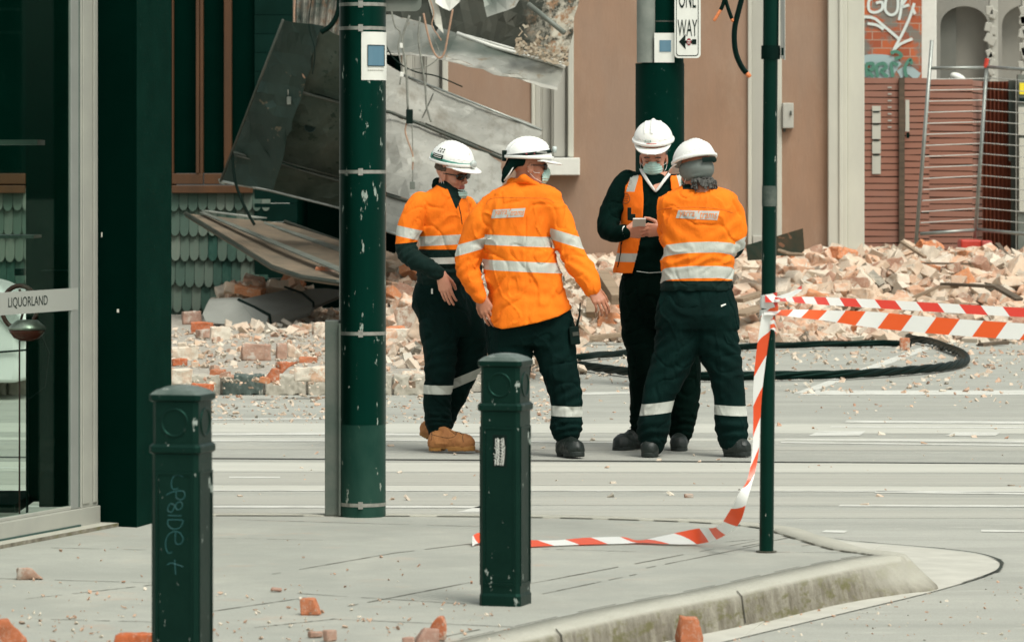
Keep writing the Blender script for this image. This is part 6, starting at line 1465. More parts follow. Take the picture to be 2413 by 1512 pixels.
def face_mask(L, parent, c=(0, .052, -.045), r=(.058, .060, .052), loops=True, bulge=True):
    f = Field((-.09, -.02, -.16), (.09, .15, .03), .003); f.ell(c, r, 0)
    if bulge: f.ell((0, .095, -.03), (.018, .026, .03), .02)
    f.ell((c[0], c[1]-.006, c[2]), (r[0]-.003, r[1]-.001, r[2]+.0), 0, 'cut'); f.box((0, c[1]-.07+.012, c[2]), (.2, .07, .2), 0, 'cut')
    sl, p = f.sub((-.09, -.02, -.16), (.09, .15, .03)); f.D[sl] += .0014*np.sin(p[..., 2]*420)
    o = sobj('face_mask', L.out(f.mesh()), M['mask'], parent)
    if loops:
        for s_ in (-1, 1):
            m = MB()
            for dz_ in (.022, -.03): m.tube([L.w((s_*r[0]*.92, c[1]+.012, c[2]+dz_)), L.w((s_*.074, .02, c[2]+dz_*.6+.01)), L.w((s_*.080, -.022, -.012+dz_*.5))], .0014, 5)
            m.build('ear_loop', M['shirt_white'], o)
    return o
def boot(parent, heel, toe, ankle, mat, sole, zg, w_=.046, cuff=.06, lace=True):
    """heel, toe: ground points under the foot; works for lifted feet too"""
    heel, toe, ankle = Vector(heel), Vector(toe), Vector(ankle); fw = (toe-heel); Lg = fw.length; fw.normalize(); up_ = Vector((0, 0, 1)); up_ = (up_-fw*up_.dot(fw)).normalized(); rt = fw.cross(up_)
    B = np.array([list(rt), list(fw), list(up_)]).T; L = Loc(heel, B); an = (np.array(ankle)-np.array(heel)) @ B
    f = Field((-.09, -.06, -.01), (.09, Lg+.06, max(.24, an[2]+.05)), .0040)
    f.chain([(0, .045, .05, .043), (0, .10, .055, .043), (0, Lg*.62, .048, .045), (0, Lg-.052, .045, .047)], .02, sq=((1, 0, 0), 1.0)); f.cone((0, Lg*.40, .09), (0, Lg*.72, .062), .034, .03, .03)
    f.cone((0, .055, .05), (an[0], max(.03, an[1]), max(an[2], .10)), .044, .050, .03); f.box((0, .1, -.10+.022), (.3, .4, .10), 0, 'cut'); f.cone((0, Lg*.30, .128), (0, Lg*.52, .098), .020, .016, .008); f.chain([(-.040, .03, .075, .006), (-.046, .06, .05, .005), (-.046, Lg*.45, .045, .004)], .006, n=3); f.chain([(.040, .03, .075, .006), (.046, .06, .05, .005), (.046, Lg*.45, .045, .004)], .006, n=3); f.disp(lambda p: .003*vnoise(p*38, 3)-.003*np.clip(1-np.abs(vnoise(p*np.array((20, 45, 20.)), 9))*5, 0, 1)**2)
    f.box((0, .02, an[2]+.10+.04), (.2, .3, .10), 0, 'cut')
    b_ = sobj('boot', L.out(f.mesh()), mat, parent)
    f = Field((-.08, -.03, -.01), (.08, Lg+.03, .05), .004); sl, p = f.sub(f.lo, f.lo+f.n*f.h); x, y, z = p[..., 0], p[..., 1], p[..., 2]
    t_ = np.clip(y, .045, Lg-.05); wd = np.interp(t_, [.045, Lg*.4, Lg*.65, Lg-.05], [.041, .037, .050, .047]); d = np.sqrt(x*x+(y-t_)**2)-wd
    zl = np.where((y > .09) & (y < Lg*.46), .012, 0)+.004*(np.sin(y*330) > .3); d = np.maximum(d, np.maximum(z-.030, zl-z)); f.comb(sl, d, 0, 'add'); sobj('sole', L.out(f.mesh()), sole, b_)
    if lace:
        m = MB()
        for k in range(4):
            y_ = Lg*(.40+.08*k); z_ = .142-.016*k; m.tube([L.w((-.020, y_, z_-.006)), L.w((0, y_+.008, z_)), L.w((.020, y_, z_-.006))], .003, 5)
        m.build('lace', M['timber_dark'] if mat == M['tan_boot'] else M['ink'], b_)
    return b_
def project_text(txt, target, parent, u0, u1, v0, v1, Y, mat, off=.003, slant=0, rise=0):
    """lettering laid on the back of a garment: mapped onto the cloth surface from behind"""
    vs, fs, tw, th = text_mesh(txt, .1) if isinstance(txt, str) else txt
    bv = BVHTree.FromPolygons([tuple(wloc(target)+v.co) for v in target.data.vertices], [tuple(p.vertices) for p in target.data.polygons]); out = []
    for x, z in vs:
        u = u0+x/tw*(u1-u0)+slant*z/th; v = v1-z/th*(v1-v0)+rise*x/tw; q = P(u, v, Y-.6); h_ = bv.ray_cast(q, Vector((0, 1, 0)))
        out.append(h_[0]+Vector((0, -off, 0)) if h_[0] else q+Vector((0, .6, 0)))
    m = MB(); m.add(out, fs); return m.build('lettering', M[mat], parent, recalc=False)
def panel_grid(corners, target, parent, Y, mat, name, off=.002, nx=24, nz=6):
    """small cloth badge: corners (u,v) tl,tr,br,bl laid on the garment"""
    bv = BVHTree.FromPolygons([tuple(wloc(target)+v.co) for v in target.data.vertices], [tuple(p.vertices) for p in target.data.polygons]); vs = []
    for j in range(nz+1):
        for i in range(nx+1):
            a, b = i/nx, j/nz; u = (corners[0][0]*(1-a)+corners[1][0]*a)*(1-b)+(corners[3][0]*(1-a)+corners[2][0]*a)*b; v = (corners[0][1]*(1-a)+corners[1][1]*a)*(1-b)+(corners[3][1]*(1-a)+corners[2][1]*a)*b
            q = P(u, v, Y-.6); h_ = bv.ray_cast(q, Vector((0, 1, 0))); vs.append(h_[0]+Vector((0, -off, 0)) if h_[0] else q+Vector((0, .6, 0)))
    m = MB(); m.add(vs, [[j*(nx+1)+i, j*(nx+1)+i+1, (j+1)*(nx+1)+i+1, (j+1)*(nx+1)+i] for j in range(nz) for i in range(nx)]); return m.build(name, M[mat], parent, smooth=True, recalc=False)

class Person:
    def __init__(s, label, Y, foot_u):
        s.Y = Y; s.k = Y/FOC; s.o = thing('person', label, 'person', (X(foot_u, Y), Y, RZ), 'workers standing in the road')
    def j(s, u, v, dy=0): return P(u, v, s.Y+dy)
    def c(s, q):   # (u, v, dy, radius px)
        p = s.j(q[0], q[1], q[2]); return (p.x, p.y, p.z, q[3]*s.k)
    def row(s, v, ul, ur, dy, b, grow=0): a = s.j(ul, v, dy); e = s.j(ur, v, dy); return (a.z, (a.x+e.x)/2, a.y, (e.x-a.x)/2, b)
    def garment(s, name, torso, limbs, mat, h=.0065, wr=.004, seed=1, extra=None, post=None, k=.035, ex=2.4, refl=None, navy=None, cuts=None, folds=None):
        pts = []
        rows = [s.row(*r_) for r_ in torso]; chains = [[s.c(q) for q in ch] for ch in limbs]
        for r_ in rows: pts += [(r_[1]-r_[3], r_[2]-r_[4], r_[0]), (r_[1]+r_[3], r_[2]+r_[4], r_[0])]
        for ch in chains:
            for q in ch: pts += [(q[0]-q[3], q[1]-q[3], q[2]-q[3]), (q[0]+q[3], q[1]+q[3], q[2]+q[3])]
        lo, hi = bounds(pts, .05); f = Field(lo, hi, h)
        if rows: f.loft(rows, 0, ex=ex)
        for ch in chains: f.chain(ch, k, n=5)
        if extra: extra(f)
        f.blur(1)
        def fo(p):
            q = p.copy(); w0 = vnoise(q*np.array((6, 6, 5.))+7, seed)
            d = wr*vnoise(q*np.array((13, 13, 9.))+w0[:, None]*1.6, seed+1)+wr*.55*vnoise(q*np.array((24, 24, 20.)), seed+2)
            n1 = vnoise(q*np.array((7, 7, 9.))+w0[:, None]*.9, seed+8); n2 = vnoise(q*np.array((11, 9, 5.))-w0[:, None]*1.2, seed+9)
            d = d+wr*1.5*np.clip(1-np.abs(n1)*5, 0, 1)**2-wr*1.1*np.clip(1-np.abs(n2)*5, 0, 1)**2
            for (u, v, ru, rv, amp, freq, ang) in (folds or []):    # local sets of folds: centre, radius, amplitude, frequency, angle of crease lines
                c0 = s.j(u, v); gx_ = (q[:, 0]-c0.x)/(ru*s.k); gz_ = (q[:, 2]-c0.z)/(rv*s.k); g_ = np.exp(-(gx_**2+gz_**2))
                ph = (q[:, 0]-c0.x)*(-math.sin(ang))+(q[:, 2]-c0.z)*math.cos(ang)+.25*q[:, 1]
                d = d+amp*g_*np.sin(ph*freq+3.2*w0+2*vnoise(q*np.array((9, 9, 3.)), seed+5))*.75
            return d
        f.disp(fo)
        if cuts: cuts(f)
        V, F = f.mesh(); attrs = {}
        # limb membership
        dT = np.full(len(V), .0)
        def dist(ch):
            q = crom(ch, 5); best = np.full(len(V), 9.)
            for i in range(len(q)-1):
                a, b = q[i][:3], q[i+1][:3]; ab = b-a; t_ = np.clip(((V-a) @ ab)/max(ab @ ab, 1e-9), 0, 1); best = np.minimum(best, np.linalg.norm(V-a-t_[:, None]*ab, axis=1)-(q[i][3]+(q[i+1][3]-q[i][3])*t_))
            return best
        if rows:
            r_ = np.array(crom(sorted(rows), 4)); fz = lambda i: np.interp(V[:, 2], r_[:, 0], r_[:, i]); dT = (((np.abs(V[:, 0]-fz(1))/fz(3))**ex+(np.abs(V[:, 1]-fz(2))/fz(4))**ex)**(1/ex)-1)*np.minimum(fz(3), fz(4)); dT = np.where(V[:, 2] < r_[0, 0], 9, dT)
        else: dT = np.full(len(V), 9.)
        ds_ = np.stack([dT]+[dist(ch) for ch in chains]); who = ds_.argmin(0)
        def plane(spec):
            u, v, tx, tz, hw, limb = spec[:6]; ty = spec[6] if len(spec) > 6 else 0
            c0 = np.array(s.j(u, v)); n_ = np.array((tx, ty, tz), float); n_ /= np.linalg.norm(n_); d = hw*s.k-np.abs((V-c0) @ n_); return np.where(who == limb, d, -1.)
        if refl is not None:
            a = np.full(len(V), -1.); 
            for sp__ in refl: a = np.maximum(a, plane(sp__))
            attrs['refl'] = a
        else: attrs['refl'] = np.full(len(V), -1.)
        attrs['navy'] = np.full(len(V), -1.) if navy is None else navy(V, who)
        return sobj(name, (V, F), mat, s.o, attrs)
    def body(s, L, skin, hands, core, limbs):
        """one continuous body: head and neck, trunk and limbs under the clothes, hands"""
        Vh, Fh, lip = head_mesh(L); parts = [(Vh, Fh)]
        pts = [s.row(*r_) for r_ in core]; ch = [[s.c(q) for q in c] for c in limbs]; allp = [(r_[1]-r_[3], r_[2]-r_[4], r_[0]) for r_ in pts]+[(r_[1]+r_[3], r_[2]+r_[4], r_[0]) for r_ in pts]+[q[:3] for c in ch for q in c]
        lo, hi = bounds(allp, .09); f = Field(lo, hi, .012); f.loft(pts, 0, grow=-.028)
        for c in ch: f.chain([(q[0], q[1], q[2], max(.018, q[3]*.62)) for q in c], .03, n=3)
        c9 = Vector(L.c)+Vector((0, .0, -.25)); f.cone(L.w((0, -.03, -.13)), c9, .050, .06, .03); parts.append(f.mesh()); parts += hands
        V = np.concatenate([p[0] for p in parts]); off = 0; Fs = []
        for v_, f_ in parts: Fs.append(f_+off); off += len(v_)
        lp = np.concatenate([lip, np.full(len(V)-len(lip), -1.)]); return sobj('body', (V, np.concatenate(Fs)), skin, s.o, {'lip': lp})
def strap(L, parent, name, mat, z0, tilt, r=.0, wd=.011, a0=0, a1=360, th=.004):
    """elastic band round the helmet shell in the head frame"""
    m = MB(); vs = []; n = 48
    for i in range(n+1):
        a = R(a0+(a1-a0)*i/n); y = math.cos(a); x = math.sin(a); zc = z0+tilt*y
        for dz_ in (-wd, wd):
            q = max(.02, 1-((zc+dz_-.045)/.118)**2)**.5
            for rr in (.0015, .0015+th): vs.append(L.w((x*(.116*q+rr), -.008+y*(.136*q+rr), zc+dz_)))
    for i in range(n): b = 4*i; m.add([], []); m.f += [[b, b+4, b+6, b+2], [b+1, b+3, b+7, b+5], [b, b+1, b+5, b+4], [b+2, b+6, b+7, b+3]]; m.m += [0]*4
    m.v = [Vector(q) for q in vs]; return m.build(name, mat, parent, smooth=True)
def on_shell(x_, z_, L, front=1):
    q = max(0.0, 1-((z_-.045)/.118)**2-(x_/.116)**2)**.5; return L.w((x_, -.008+front*(.136*q+.003), z_))
def patch(L, parent, name, mat, az0, az1, z0, z1, off=.003, n=8):
    """sticker on the helmet between azimuths (degrees from the front)"""
    m = MB(); vs = []
    for j in range(4):
        zc = z0+(z1-z0)*j/3; q = max(.02, 1-((zc-.045)/.118)**2)**.5
        for i in range(n+1): a = R(az0+(az1-az0)*i/n); vs.append(L.w((math.sin(a)*(.116*q+off), -.008+math.cos(a)*(.136*q+off), zc)))
    m.add(vs, [[j*(n+1)+i, j*(n+1)+i+1, (j+1)*(n+1)+i+1, (j+1)*(n+1)+i] for j in range(3) for i in range(n)]); return m.build(name, mat, parent, smooth=True, recalc=False)
def seamline(pts, target, parent, Y, mat='hivis_seam', r=.0022, name='yoke_seam'):
    bv = BVHTree.FromPolygons([tuple(wloc(target)+v.co) for v in target.data.vertices], [tuple(q.vertices) for q in target.data.polygons]); out = []
    for u, v in [tuple(q) for q in crom(pts, 6)]:
        h_ = bv.ray_cast(P(u, v, Y-.6), Vector((0, 1, 0)))
        if h_[0]: out.append(h_[0]+Vector((0, .0005, 0)))
    m = MB(); m.tube(out, r, 5); return m.build(name, M[mat], parent, smooth=True)
# ------------------------------------------------------------------ person 1: tan boots, walking, looking down to the right
p = Person('young worker in white helmet, sunglasses and tan boots, walking beside the green pole', 24.55, 1040)
hc = p.j(1066, 409, -.02); L1 = Loc(hc, frame(R(126), R(-11), R(4)))
ch_legA = [(1010+22, 700, -.03, 44), (1022+14, 760, -.05, 46), (1037, 830, -.06, 38), (1035, 890, -.05, 33), (1031, 950, -.03, 31), (1033, 990, -.03, 29), (1034, 1012, -.02, 25)]
ch_legB = [(1060, 700, .06, 42), (1086, 745, .06, 45), (1108, 800, .06, 40), (1108, 840, .07, 36), (1094, 880, .09, 29), (1070, 940, .13, 24), (1052, 985, .17, 21), (1045, 1004, .19, 20)]
trs = [(640, 1000, 1088, 0, .13), (680, 976, 1090, 0, .15), (715, 970, 1100, 0, .155), (750, 985, 1112, 0, .15), (790, 1010, 1108, .01, .12)]
p.garment('trousers', trs, [ch_legA, ch_legB], M['trouser'], seed=3, wr=.005, folds=[(1035, 990, 40, 30, .006, 190, 0), (1105, 850, 40, 50, .006, 120, .5), (1035, 850, 40, 60, .004, 110, .3), (1000, 740, 30, 30, .004, 120, -.6), (1060, 960, 30, 40, .005, 150, -.6)],
          refl=[(1031, 916, .02, 1, 10.5, 1), (1089, 896, -.42, 1, 10.5, 2)])
torso = [(425, 1045, 1066, -.01, .05), (440, 1022, 1080, -.01, .08), (462, 994, 1096, 0, .12), (490, 982, 1108, 0, .135), (530, 984, 1110, 0, .14), (575, 990, 1108, 0, .14), (620, 986, 1102, 0, .14), (655, 982, 1096, 0, .145), (672, 984, 1092, 0, .145)]
armR = [(990, 478, -.07, 27), (972, 515, -.10, 28), (960, 555, -.12, 25), (957, 588, -.14, 23), (978, 612, -.19, 22), (1010, 630, -.22, 19), (1036, 645, -.22, 15)]
armL = [(1098, 485, .10, 24), (1112, 530, .12, 22), (1118, 590, .12, 20), (1116, 640, .10, 18)]
def nav(V, who):
    z = V[:, 2]; zt = p.j(0, 587).z; ze = p.j(0, 571).z; d = zt-z; d2 = ze-z+.10*(V[:, 0]-p.j(960, 0).x); d = np.where(who == 1, d2, np.where(who == 0, d, ze-z)); coll = z-p.j(0, 446).z-(np.abs(V[:, 0]-p.j(1052, 0).x))*.45; vee = np.where(V[:, 1] < p.Y, (z-p.j(0, 494).z)*.42-np.abs(V[:, 0]-p.j(1076, 0).x), -1.); return np.maximum(np.maximum(d, coll), vee)
j1 = p.garment('work_shirt', torso, [armR, armL], M['hivis'], seed=5, wr=.0045, navy=nav, k=.03, folds=[(1000, 560, 40, 40, .004, 110, .9), (965, 590, 30, 30, .006, 150, .4), (1050, 650, 60, 25, .005, 130, 0), (1010, 625, 30, 20, .004, 160, 1.1), (1050, 520, 50, 50, .003, 90, .6)],
               refl=[(1050, 565, -.05, 1, 11.5, 0), (1050, 613, -.02, 1, 7.5, 0), (964, 548, .22, 1, 12, 1), (1116, 556, .1, 1, 12, 2)])
# stand collar
f = Field(np.array(hc)-.2, np.array(hc)+np.array((.16, .16, .02)), .004); cc = p.j(1050, 441, .0)
f.cone(p.j(1030, 430, .03), p.j(1062, 455, -.06), .028, .022, .02); f.cone(p.j(1026, 438, -.0), p.j(1066, 466, -.07), .022, .016, .02); f.cone(p.j(1050, 430, .08), p.j(1084, 450, .0), .022, .018, .02); f.cone(p.j(1084, 450, 0), p.j(1078, 468, -.07), .018, .012, .02)
f.disp(lambda q: .003*vnoise(q*40, 2)); sobj('collar', f.mesh(), M['jumper'], p.o)
m = MB(); m.tube([p.j(1080, 480, -.135), p.j(1086, 505, -.15), p.j(1089, 528, -.155)], .003, 6); m.build('zip', M['ink'], p.o)
h1 = hand_mesh(p.j(1040, 648, -.225), (.030, -.02, -.10), (-.35, -1, .1), -1, [.35, .30, .28, .25], thumb=1.2, size=.97, spread=.12)
p.body(L1, M['skin'], [h1], trs[:3]+torso[3:], [ch_legA, ch_legB, armR, armL])
he, z0 = helmet_parts(L1, p.o, dz=.020); L1f = L1; L1 = Loc(L1.w((0, 0, .020)), L1.B); s_ = strap(L1, he, 'headlamp_strap', M['greenstrap'], .068, -.012, wd=.0075)
pk = MB(); q = on_shell(.0, .062, L1); pk.lathe((0, 0, 0), [(.001, 0), (.020, .002), (.022, .02), (.016, .026), (.001, .027)], 16); Bm = Matrix(L1.B.tolist()); pk.v = [q+Bm @ (Matrix.Rotation(R(-90), 3, 'X') @ v) for v in pk.v]; pk.build('lamp', M['lamp'], he, smooth=True)
patch(L1, he, 'sticker', M['ink'], 84, 122, .072, .096, .009); patch(L1, he, 'sticker', M['greenstrap'], 122, 150, .060, .085, .004)
patch(L1, he, 'sticker_print', M['white'], 88, 118, .088, .091, .0105); patch(L1, he, 'sticker_print', M['white'], 88, 114, .078, .081, .0105)
mk_ = MB()
for i in range(3):
    for k in range(2): patch(L1, he, 'mark', M['darkmetal'], 88+i*10, 93+i*10, .108+k*.013, .116+k*.013, .004, 2)
L1 = L1f; glasses(L1, p.o); face_mask(L1, p.o, c=(0, .052, -.108), r=(.054, .062, .034), loops=True, bulge=False)
f = Field((-.11, -.14, -.08), (.11, .1, .08), .004); f.ell((0, -.016, .02), (.081, .101, .075), 0); f.ell((0, .05, -.03), (.10, .07, .2), .005, 'cut'); f.box((0, 0, -.16+.075), (.2, .2, .1), .01, 'cut'); f.disp(lambda q: .003*vnoise(q*90, 2)); sobj('hair', L1.out(f.mesh()), M['timber_dark'], p.o)
b1_ = boot(p.o, p.j(1010, 1062, -.05), p.j(1120, 1062, -.16), p.j(1036, 1006, -.03), M['tan_boot'], M['tan_sole'], RZ, lace=False)
smat('tan_dark', (.10, .042, .014), rough=.8)
for q_ in ([(1012, 1036), (1030, 1040), (1056, 1043), (1072, 1036), (1070, 1022)], [(1012, 1024), (1014, 1040), (1012, 1050)], [(1092, 1028), (1088, 1040), (1090, 1052)], [(1048, 1012), (1056, 1024), (1072, 1036)]): seamline(q_, b1_, b1_, p.Y, 'tan_dark', .0022, 'stitching')
for q_ in ([(1056, 1014), (1066, 1012)], [(1060, 1020), (1072, 1017)], [(1066, 1026), (1078, 1023)], [(1070, 1031), (1084, 1028)], [(1066, 1014), (1074, 1026), (1086, 1034)]): seamline(q_, b1_, b1_, p.Y, 'tan_dark', .0032, 'lace')
boot(p.o, p.j(992, 1020, .26), p.j(1055, 1058, .10), p.j(1040, 996, .20), M['tan_boot'], M['tan_sole'], RZ)
m = MB(); m.box(p.j(1018, 686, -.165), (.010, .008, .03)); m.build('pocket_tag', M['white'], p.o)

# ------------------------------------------------------------------ person 2: back to the camera, profile to the right
p = Person('stocky worker in long orange shirt seen from behind with face mask and black headlamp', 24.15, 1270)
hc = p.j(1248, 392, .0); L2 = Loc(hc, frame(R(82), R(-2), R(0)))
legR = [(1300, 760, 0, 50), (1310, 830, 0, 46), (1320, 880, -.01, 40), (1333, 930, -.02, 36), (1335, 970, -.02, 35), (1335, 1000, -.02, 37), (1336, 1016, -.02, 30)]
legL = [(1200, 760, .03, 52), (1203, 830, .03, 50), (1202, 890, .04, 42), (1198, 950, .05, 36), (1195, 1000, .05, 34), (1195, 1020, .05, 30)]
trs = [(700, 1166, 1328, 0, .13), (740, 1163, 1336, 0, .14), (780, 1160, 1344, 0, .145), (812, 1160, 1345, 0, .12)]
p.garment('trousers', trs, [legR, legL], M['trouser'], seed=13, wr=.0055, folds=[(1340, 1005, 45, 22, .008, 170, .15), (1340, 930, 45, 40, .007, 120, .5), (1320, 850, 40, 50, .005, 100, .7), (1250, 800, 60, 30, .004, 100, 0)],
          refl=[(1333, 967, .03, 1, 12, 1), (1196, 967, 0, 1, 12, 2)])
torso = [(424, 1210, 1256, .02, .06), (436, 1186, 1290, .01, .085), (452, 1160, 1316, .0, .115), (480, 1143, 1314, .0, .135), (520, 1139, 1304, .0, .145), (565, 1140, 1298, .0, .15), (620, 1140, 1316, 0, .155), (680, 1146, 1332, 0, .16), (727, 1151, 1346, 0, .185), (760, 1152, 1350, 0, .195), (790, 1152, 1352, 0, .195)]
armR = [(1288, 480, -.01, 34), (1316, 520, -.02, 33), (1333, 562, -.03, 29), (1350, 600, -.05, 28), (1374, 640, -.10, 27), (1390, 668, -.13, 21), (1396, 682, -.14, 17)]
armL = [(1160, 490, 0, 30), (1130, 530, .0, 32), (1113, 575, .0, 29), (1102, 625, -.01, 28), (1112, 662, -.04, 22), (1128, 690, -.06, 18), (1134, 700, -.07, 15)]
def hem(f):   # curved shirt tail: deeper at the left
    sl, q = f.sub(f.lo, f.lo+f.n*f.h); x, z = q[..., 0], q[..., 2]; x0, x1 = p.j(1153, 0).x, p.j(1345, 0).x; t_ = np.clip((x-x0)/(x1-x0), -.1, 1.1)
    vb = np.interp(t_, [-.1, 0, .06, .16, .35, .6, .85, 1, 1.1], [740, 748, 768, 773, 767, 757, 743, 728, 724]); zb = CH-(vb-HV)*p.k; f.D[sl] = np.maximum(f.D[sl], np.where(x > p.j(1352, 0).x, -1, zb-z))
fold2 = [(1240, 540, 60, 40, .006, 95, 1.2), (1190, 500, 40, 60, .004, 100, 1.3), (1360, 625, 40, 40, .007, 120, -.5), (1105, 640, 30, 50, .007, 110, .5), (1240, 690, 90, 50, .004, 80, .15), (1140, 560, 25, 60, .005, 90, 1.4), (1310, 600, 25, 50, .006, 90, 1.2), (1280, 590, 60, 20, .004, 100, .2), (1120, 520, 30, 40, .004, 100, .9)]
j2 = p.garment('work_shirt', torso, [armR, armL], M['hivis'], seed=15, wr=.0055, cuts=hem, k=.028, folds=fold2,
               refl=[(1218, 567, .04, 1, 12, 0), (1230, 627, .05, 1, 12, 0), (1326, 559, .30, 1, 12.5, 1), (1113, 580, -.28, 1, 12.5, 2)])
f = Field(np.array(hc)-.25, np.array(hc)+np.array((.2, .2, .0)), .004); f.cone(p.j(1206, 430, .0), p.j(1262, 434, -.03), .028, .020, .02); f.cone(p.j(1200, 438, .02), p.j(1234, 422, -.08), .020, .022, .02); f.cone(p.j(1234, 420, -.07), p.j(1276, 443, -.05), .022, .014, .02); f.cone(p.j(1210, 430, .08), p.j(1276, 443, -.02), .022, .014, .02)
V, F = f.mesh(); sobj('collar', (V, F), M['hivis'], p.o, {'refl': np.full(len(V), -1.), 'navy': np.full(len(V), -1.)})
# yoke seam lines
smat('hivis_seam', (.62, .13, .008), rough=.9)
seamline([(1144, 484), (1156, 470), (1200, 467), (1250, 468), (1290, 470), (1308, 480)], j2, p.o, p.Y)
h1 = hand_mesh(p.j(1394, 678, -.14), (.060, -.03, -.10), (.3, -1, .4), -1, [.40, .45, .50, .6], thumb=.5, spread=.6)
h2 = hand_mesh(p.j(1133, 698, -.07), (.045, -.02, -.10), (-.3, -1, .0), 1, [.40, .35, .45, .5], thumb=.6, spread=.8)
p.body(L2, M['skin_tan'], [h1, h2], trs[:2]+torso[3:9], [legR, legL, armR, armL])
he, z0 = helmet_parts(L2, p.o, brim=.048); strap(L2, he, 'headlamp_strap', M['ink'], .072, .020, wd=.0085)
m = MB(); rot = Matrix(L2.B.tolist()); m.box(L2.w((0, -.148, .055)), (.05, .022, .062), rot); m.build('battery_pack', M['ink'], he, bevel=.004)
m = MB(); q = L2.w((0, .128, .100)); m.lathe((0, 0, 0), [(.001, 0), (.018, .001), (.019, .022), (.001, .023)], 16); m.v = [q+rot @ (Matrix.Rotation(R(-90), 3, 'X') @ v) for v in m.v]; m.build('lamp', M['lamp'], he, smooth=True)
patch(L2, he, 'strap_print', M['white'], 48, 78, .080, .083, .0085); patch(L2, he, 'strap_print', M['ink_red'], 100, 104, .066, .074, .0085); patch(L2, he, 'strap_print', M['ink_red'], 82, 85, .068, .076, .0085)
glasses(L2, p.o); face_mask(L2, p.o, c=(0, .055, -.058), r=(.056, .058, .050))
# black neck flap below the helmet
f = Field((-.12, -.17, -.14), (.12, .05, .06), .004); f.chain([(.045, -.085, .035, .030), (.040, -.115, -.01, .024), (.035, -.145, -.06, .014), (.03, -.155, -.095, .007)], .02, n=3); f.chain([(-.045, -.085, .035, .030), (-.040, -.115, -.01, .024), (-.03, -.14, -.05, .012)], .02, n=3); f.cone((-.06, -.06, .03), (.06, -.06, .03), .03, .03, .02); f.disp(lambda q: .004*vnoise(q*45, 4)); sobj('neck_flap', L2.out(f.mesh()), M['jumper'], p.o)
m = MB(); m.tube([L2.w((.07, -.09, .02)), L2.w((.055, -.125, -.05)), L2.w((.04, -.15, -.085))], .006, 6); m.build('flap_edge', M['shirt_white'], p.o, smooth=True)
boot(p.o, p.j(1322, 1076, .04), p.j(1366, 1076, -.22), p.j(1335, 1006, -.03), M['black_boot'], M['black_sole'], RZ, lace=False)
boot(p.o, p.j(1200, 1070, .10), p.j(1180, 1072, -.14), p.j(1196, 1010, .05), M['black_boot'], M['black_sole'], RZ, lace=False)
bd = panel_grid([(1161, 496), (1239, 492), (1234, 513), (1156, 517)], j2, p.o, p.Y, 'logo_grey', 'back_badge')
project_text('yarra', j2, bd, 1163, 1192, 498, 513, p.Y, 'logo_orange', .0045, 4, -1); project_text('trams', j2, bd, 1201, 1233, 498, 510, p.Y, 'logo_orange', .0045, 4, -1); project_text('/', j2, bd, 1192, 1201, 493, 516, p.Y, 'logo_orange', .0045, 4)
# radio on the hip
q = p.j(1354, 790, -.09); rad = thing('two_way_radio', 'black two way radio with short antenna on the hip of the stocky worker', 'radio', q)
m = MB(); m.box(q, (.056, .034, .105), Matrix.Rotation(R(-6), 3, 'Y')); m.build('radio_body', M['ink'], rad, bevel=.006)
m = MB(); m.tube([q+Vector((.012, 0, .05)), q+Vector((.028, 0, .115)), q+Vector((.032, 0, .185))], [.008, .005, .0035], 8); m.build('antenna', M['ink'], rad, smooth=True)
m = MB(); m.tube([q+Vector((-.012, 0, .05)), q+Vector((-.010, 0, .072))], .008, 8); m.build('knob', M['ink'], rad); m = MB(); m.box(q+Vector((.006, -.019, .01)), (.034, .004, .022), Matrix.Rotation(R(-6), 3, 'Y')); m.build('screen', M['darkmetal'], rad)

# ------------------------------------------------------------------ person 3: facing us, vest and mask, phone in hands
p = Person('man in open orange vest and black trousers facing us, looking down at his phone', 24.75, 1540)
hc = p.j(1540, 372, -.02); L3 = Loc(hc, frame(R(186), R(-15), R(0)))
legL3 = [(1505, 690, 0, 42), (1506, 770, -.01, 40), (1514, 850, -.01, 34), (1516, 920, 0, 31), (1516, 980, .02, 29), (1514, 1012, .02, 25)]
legR3 = [(1590, 700, .02, 48), (1606, 780, .02, 45), (1614, 850, .02, 37), (1613, 920, .02, 35), (1610, 980, .0, 31), (1604, 1020, -.02, 25)]
trs = [(620, 1470, 1630, 0, .145), (665, 1462, 1636, 0, .155), (700, 1463, 1640, 0, .155), (745, 1466, 1644, 0, .14), (775, 1480, 1640, 0, .11)]
p.garment('trousers', trs, [legL3, legR3], M['trouser_b'], seed=23, wr=.005, folds=[(1516, 990, 35, 25, .007, 150, 0), (1612, 1000, 35, 30, .007, 150, .1), (1610, 860, 40, 50, .005, 110, .4)])
tor3 = [(402, 1510, 1580, -.01, .07), (416, 1482, 1606, -.01, .10), (436, 1466, 1622, 0, .125), (470, 1462, 1632, 0, .14), (520, 1466, 1634, 0, .145), (570, 1468, 1632, 0, .145), (620, 1466, 1630, 0, .15), (652, 1468, 1630, 0, .15)]
arR3 = [(1478, 424, 0, 25), (1456, 460, -.02, 26), (1438, 505, -.05, 25), (1432, 538, -.10, 23), (1448, 550, -.17, 20), (1466, 548, -.22, 17), (1476, 546, -.24, 14)]
arL3 = [(1608, 424, 0, 25), (1622, 465, -.02, 26), (1622, 515, -.07, 24), (1605, 545, -.14, 20), (1580, 546, -.20, 16), (1562, 543, -.23, 14)]
j3 = p.garment('jumper', tor3, [arR3, arL3], M['jumper'], seed=25, wr=.004, k=.03, folds=[(1440, 520, 30, 40, .005, 130, .8), (1530, 600, 50, 50, .003, 90, 0)])
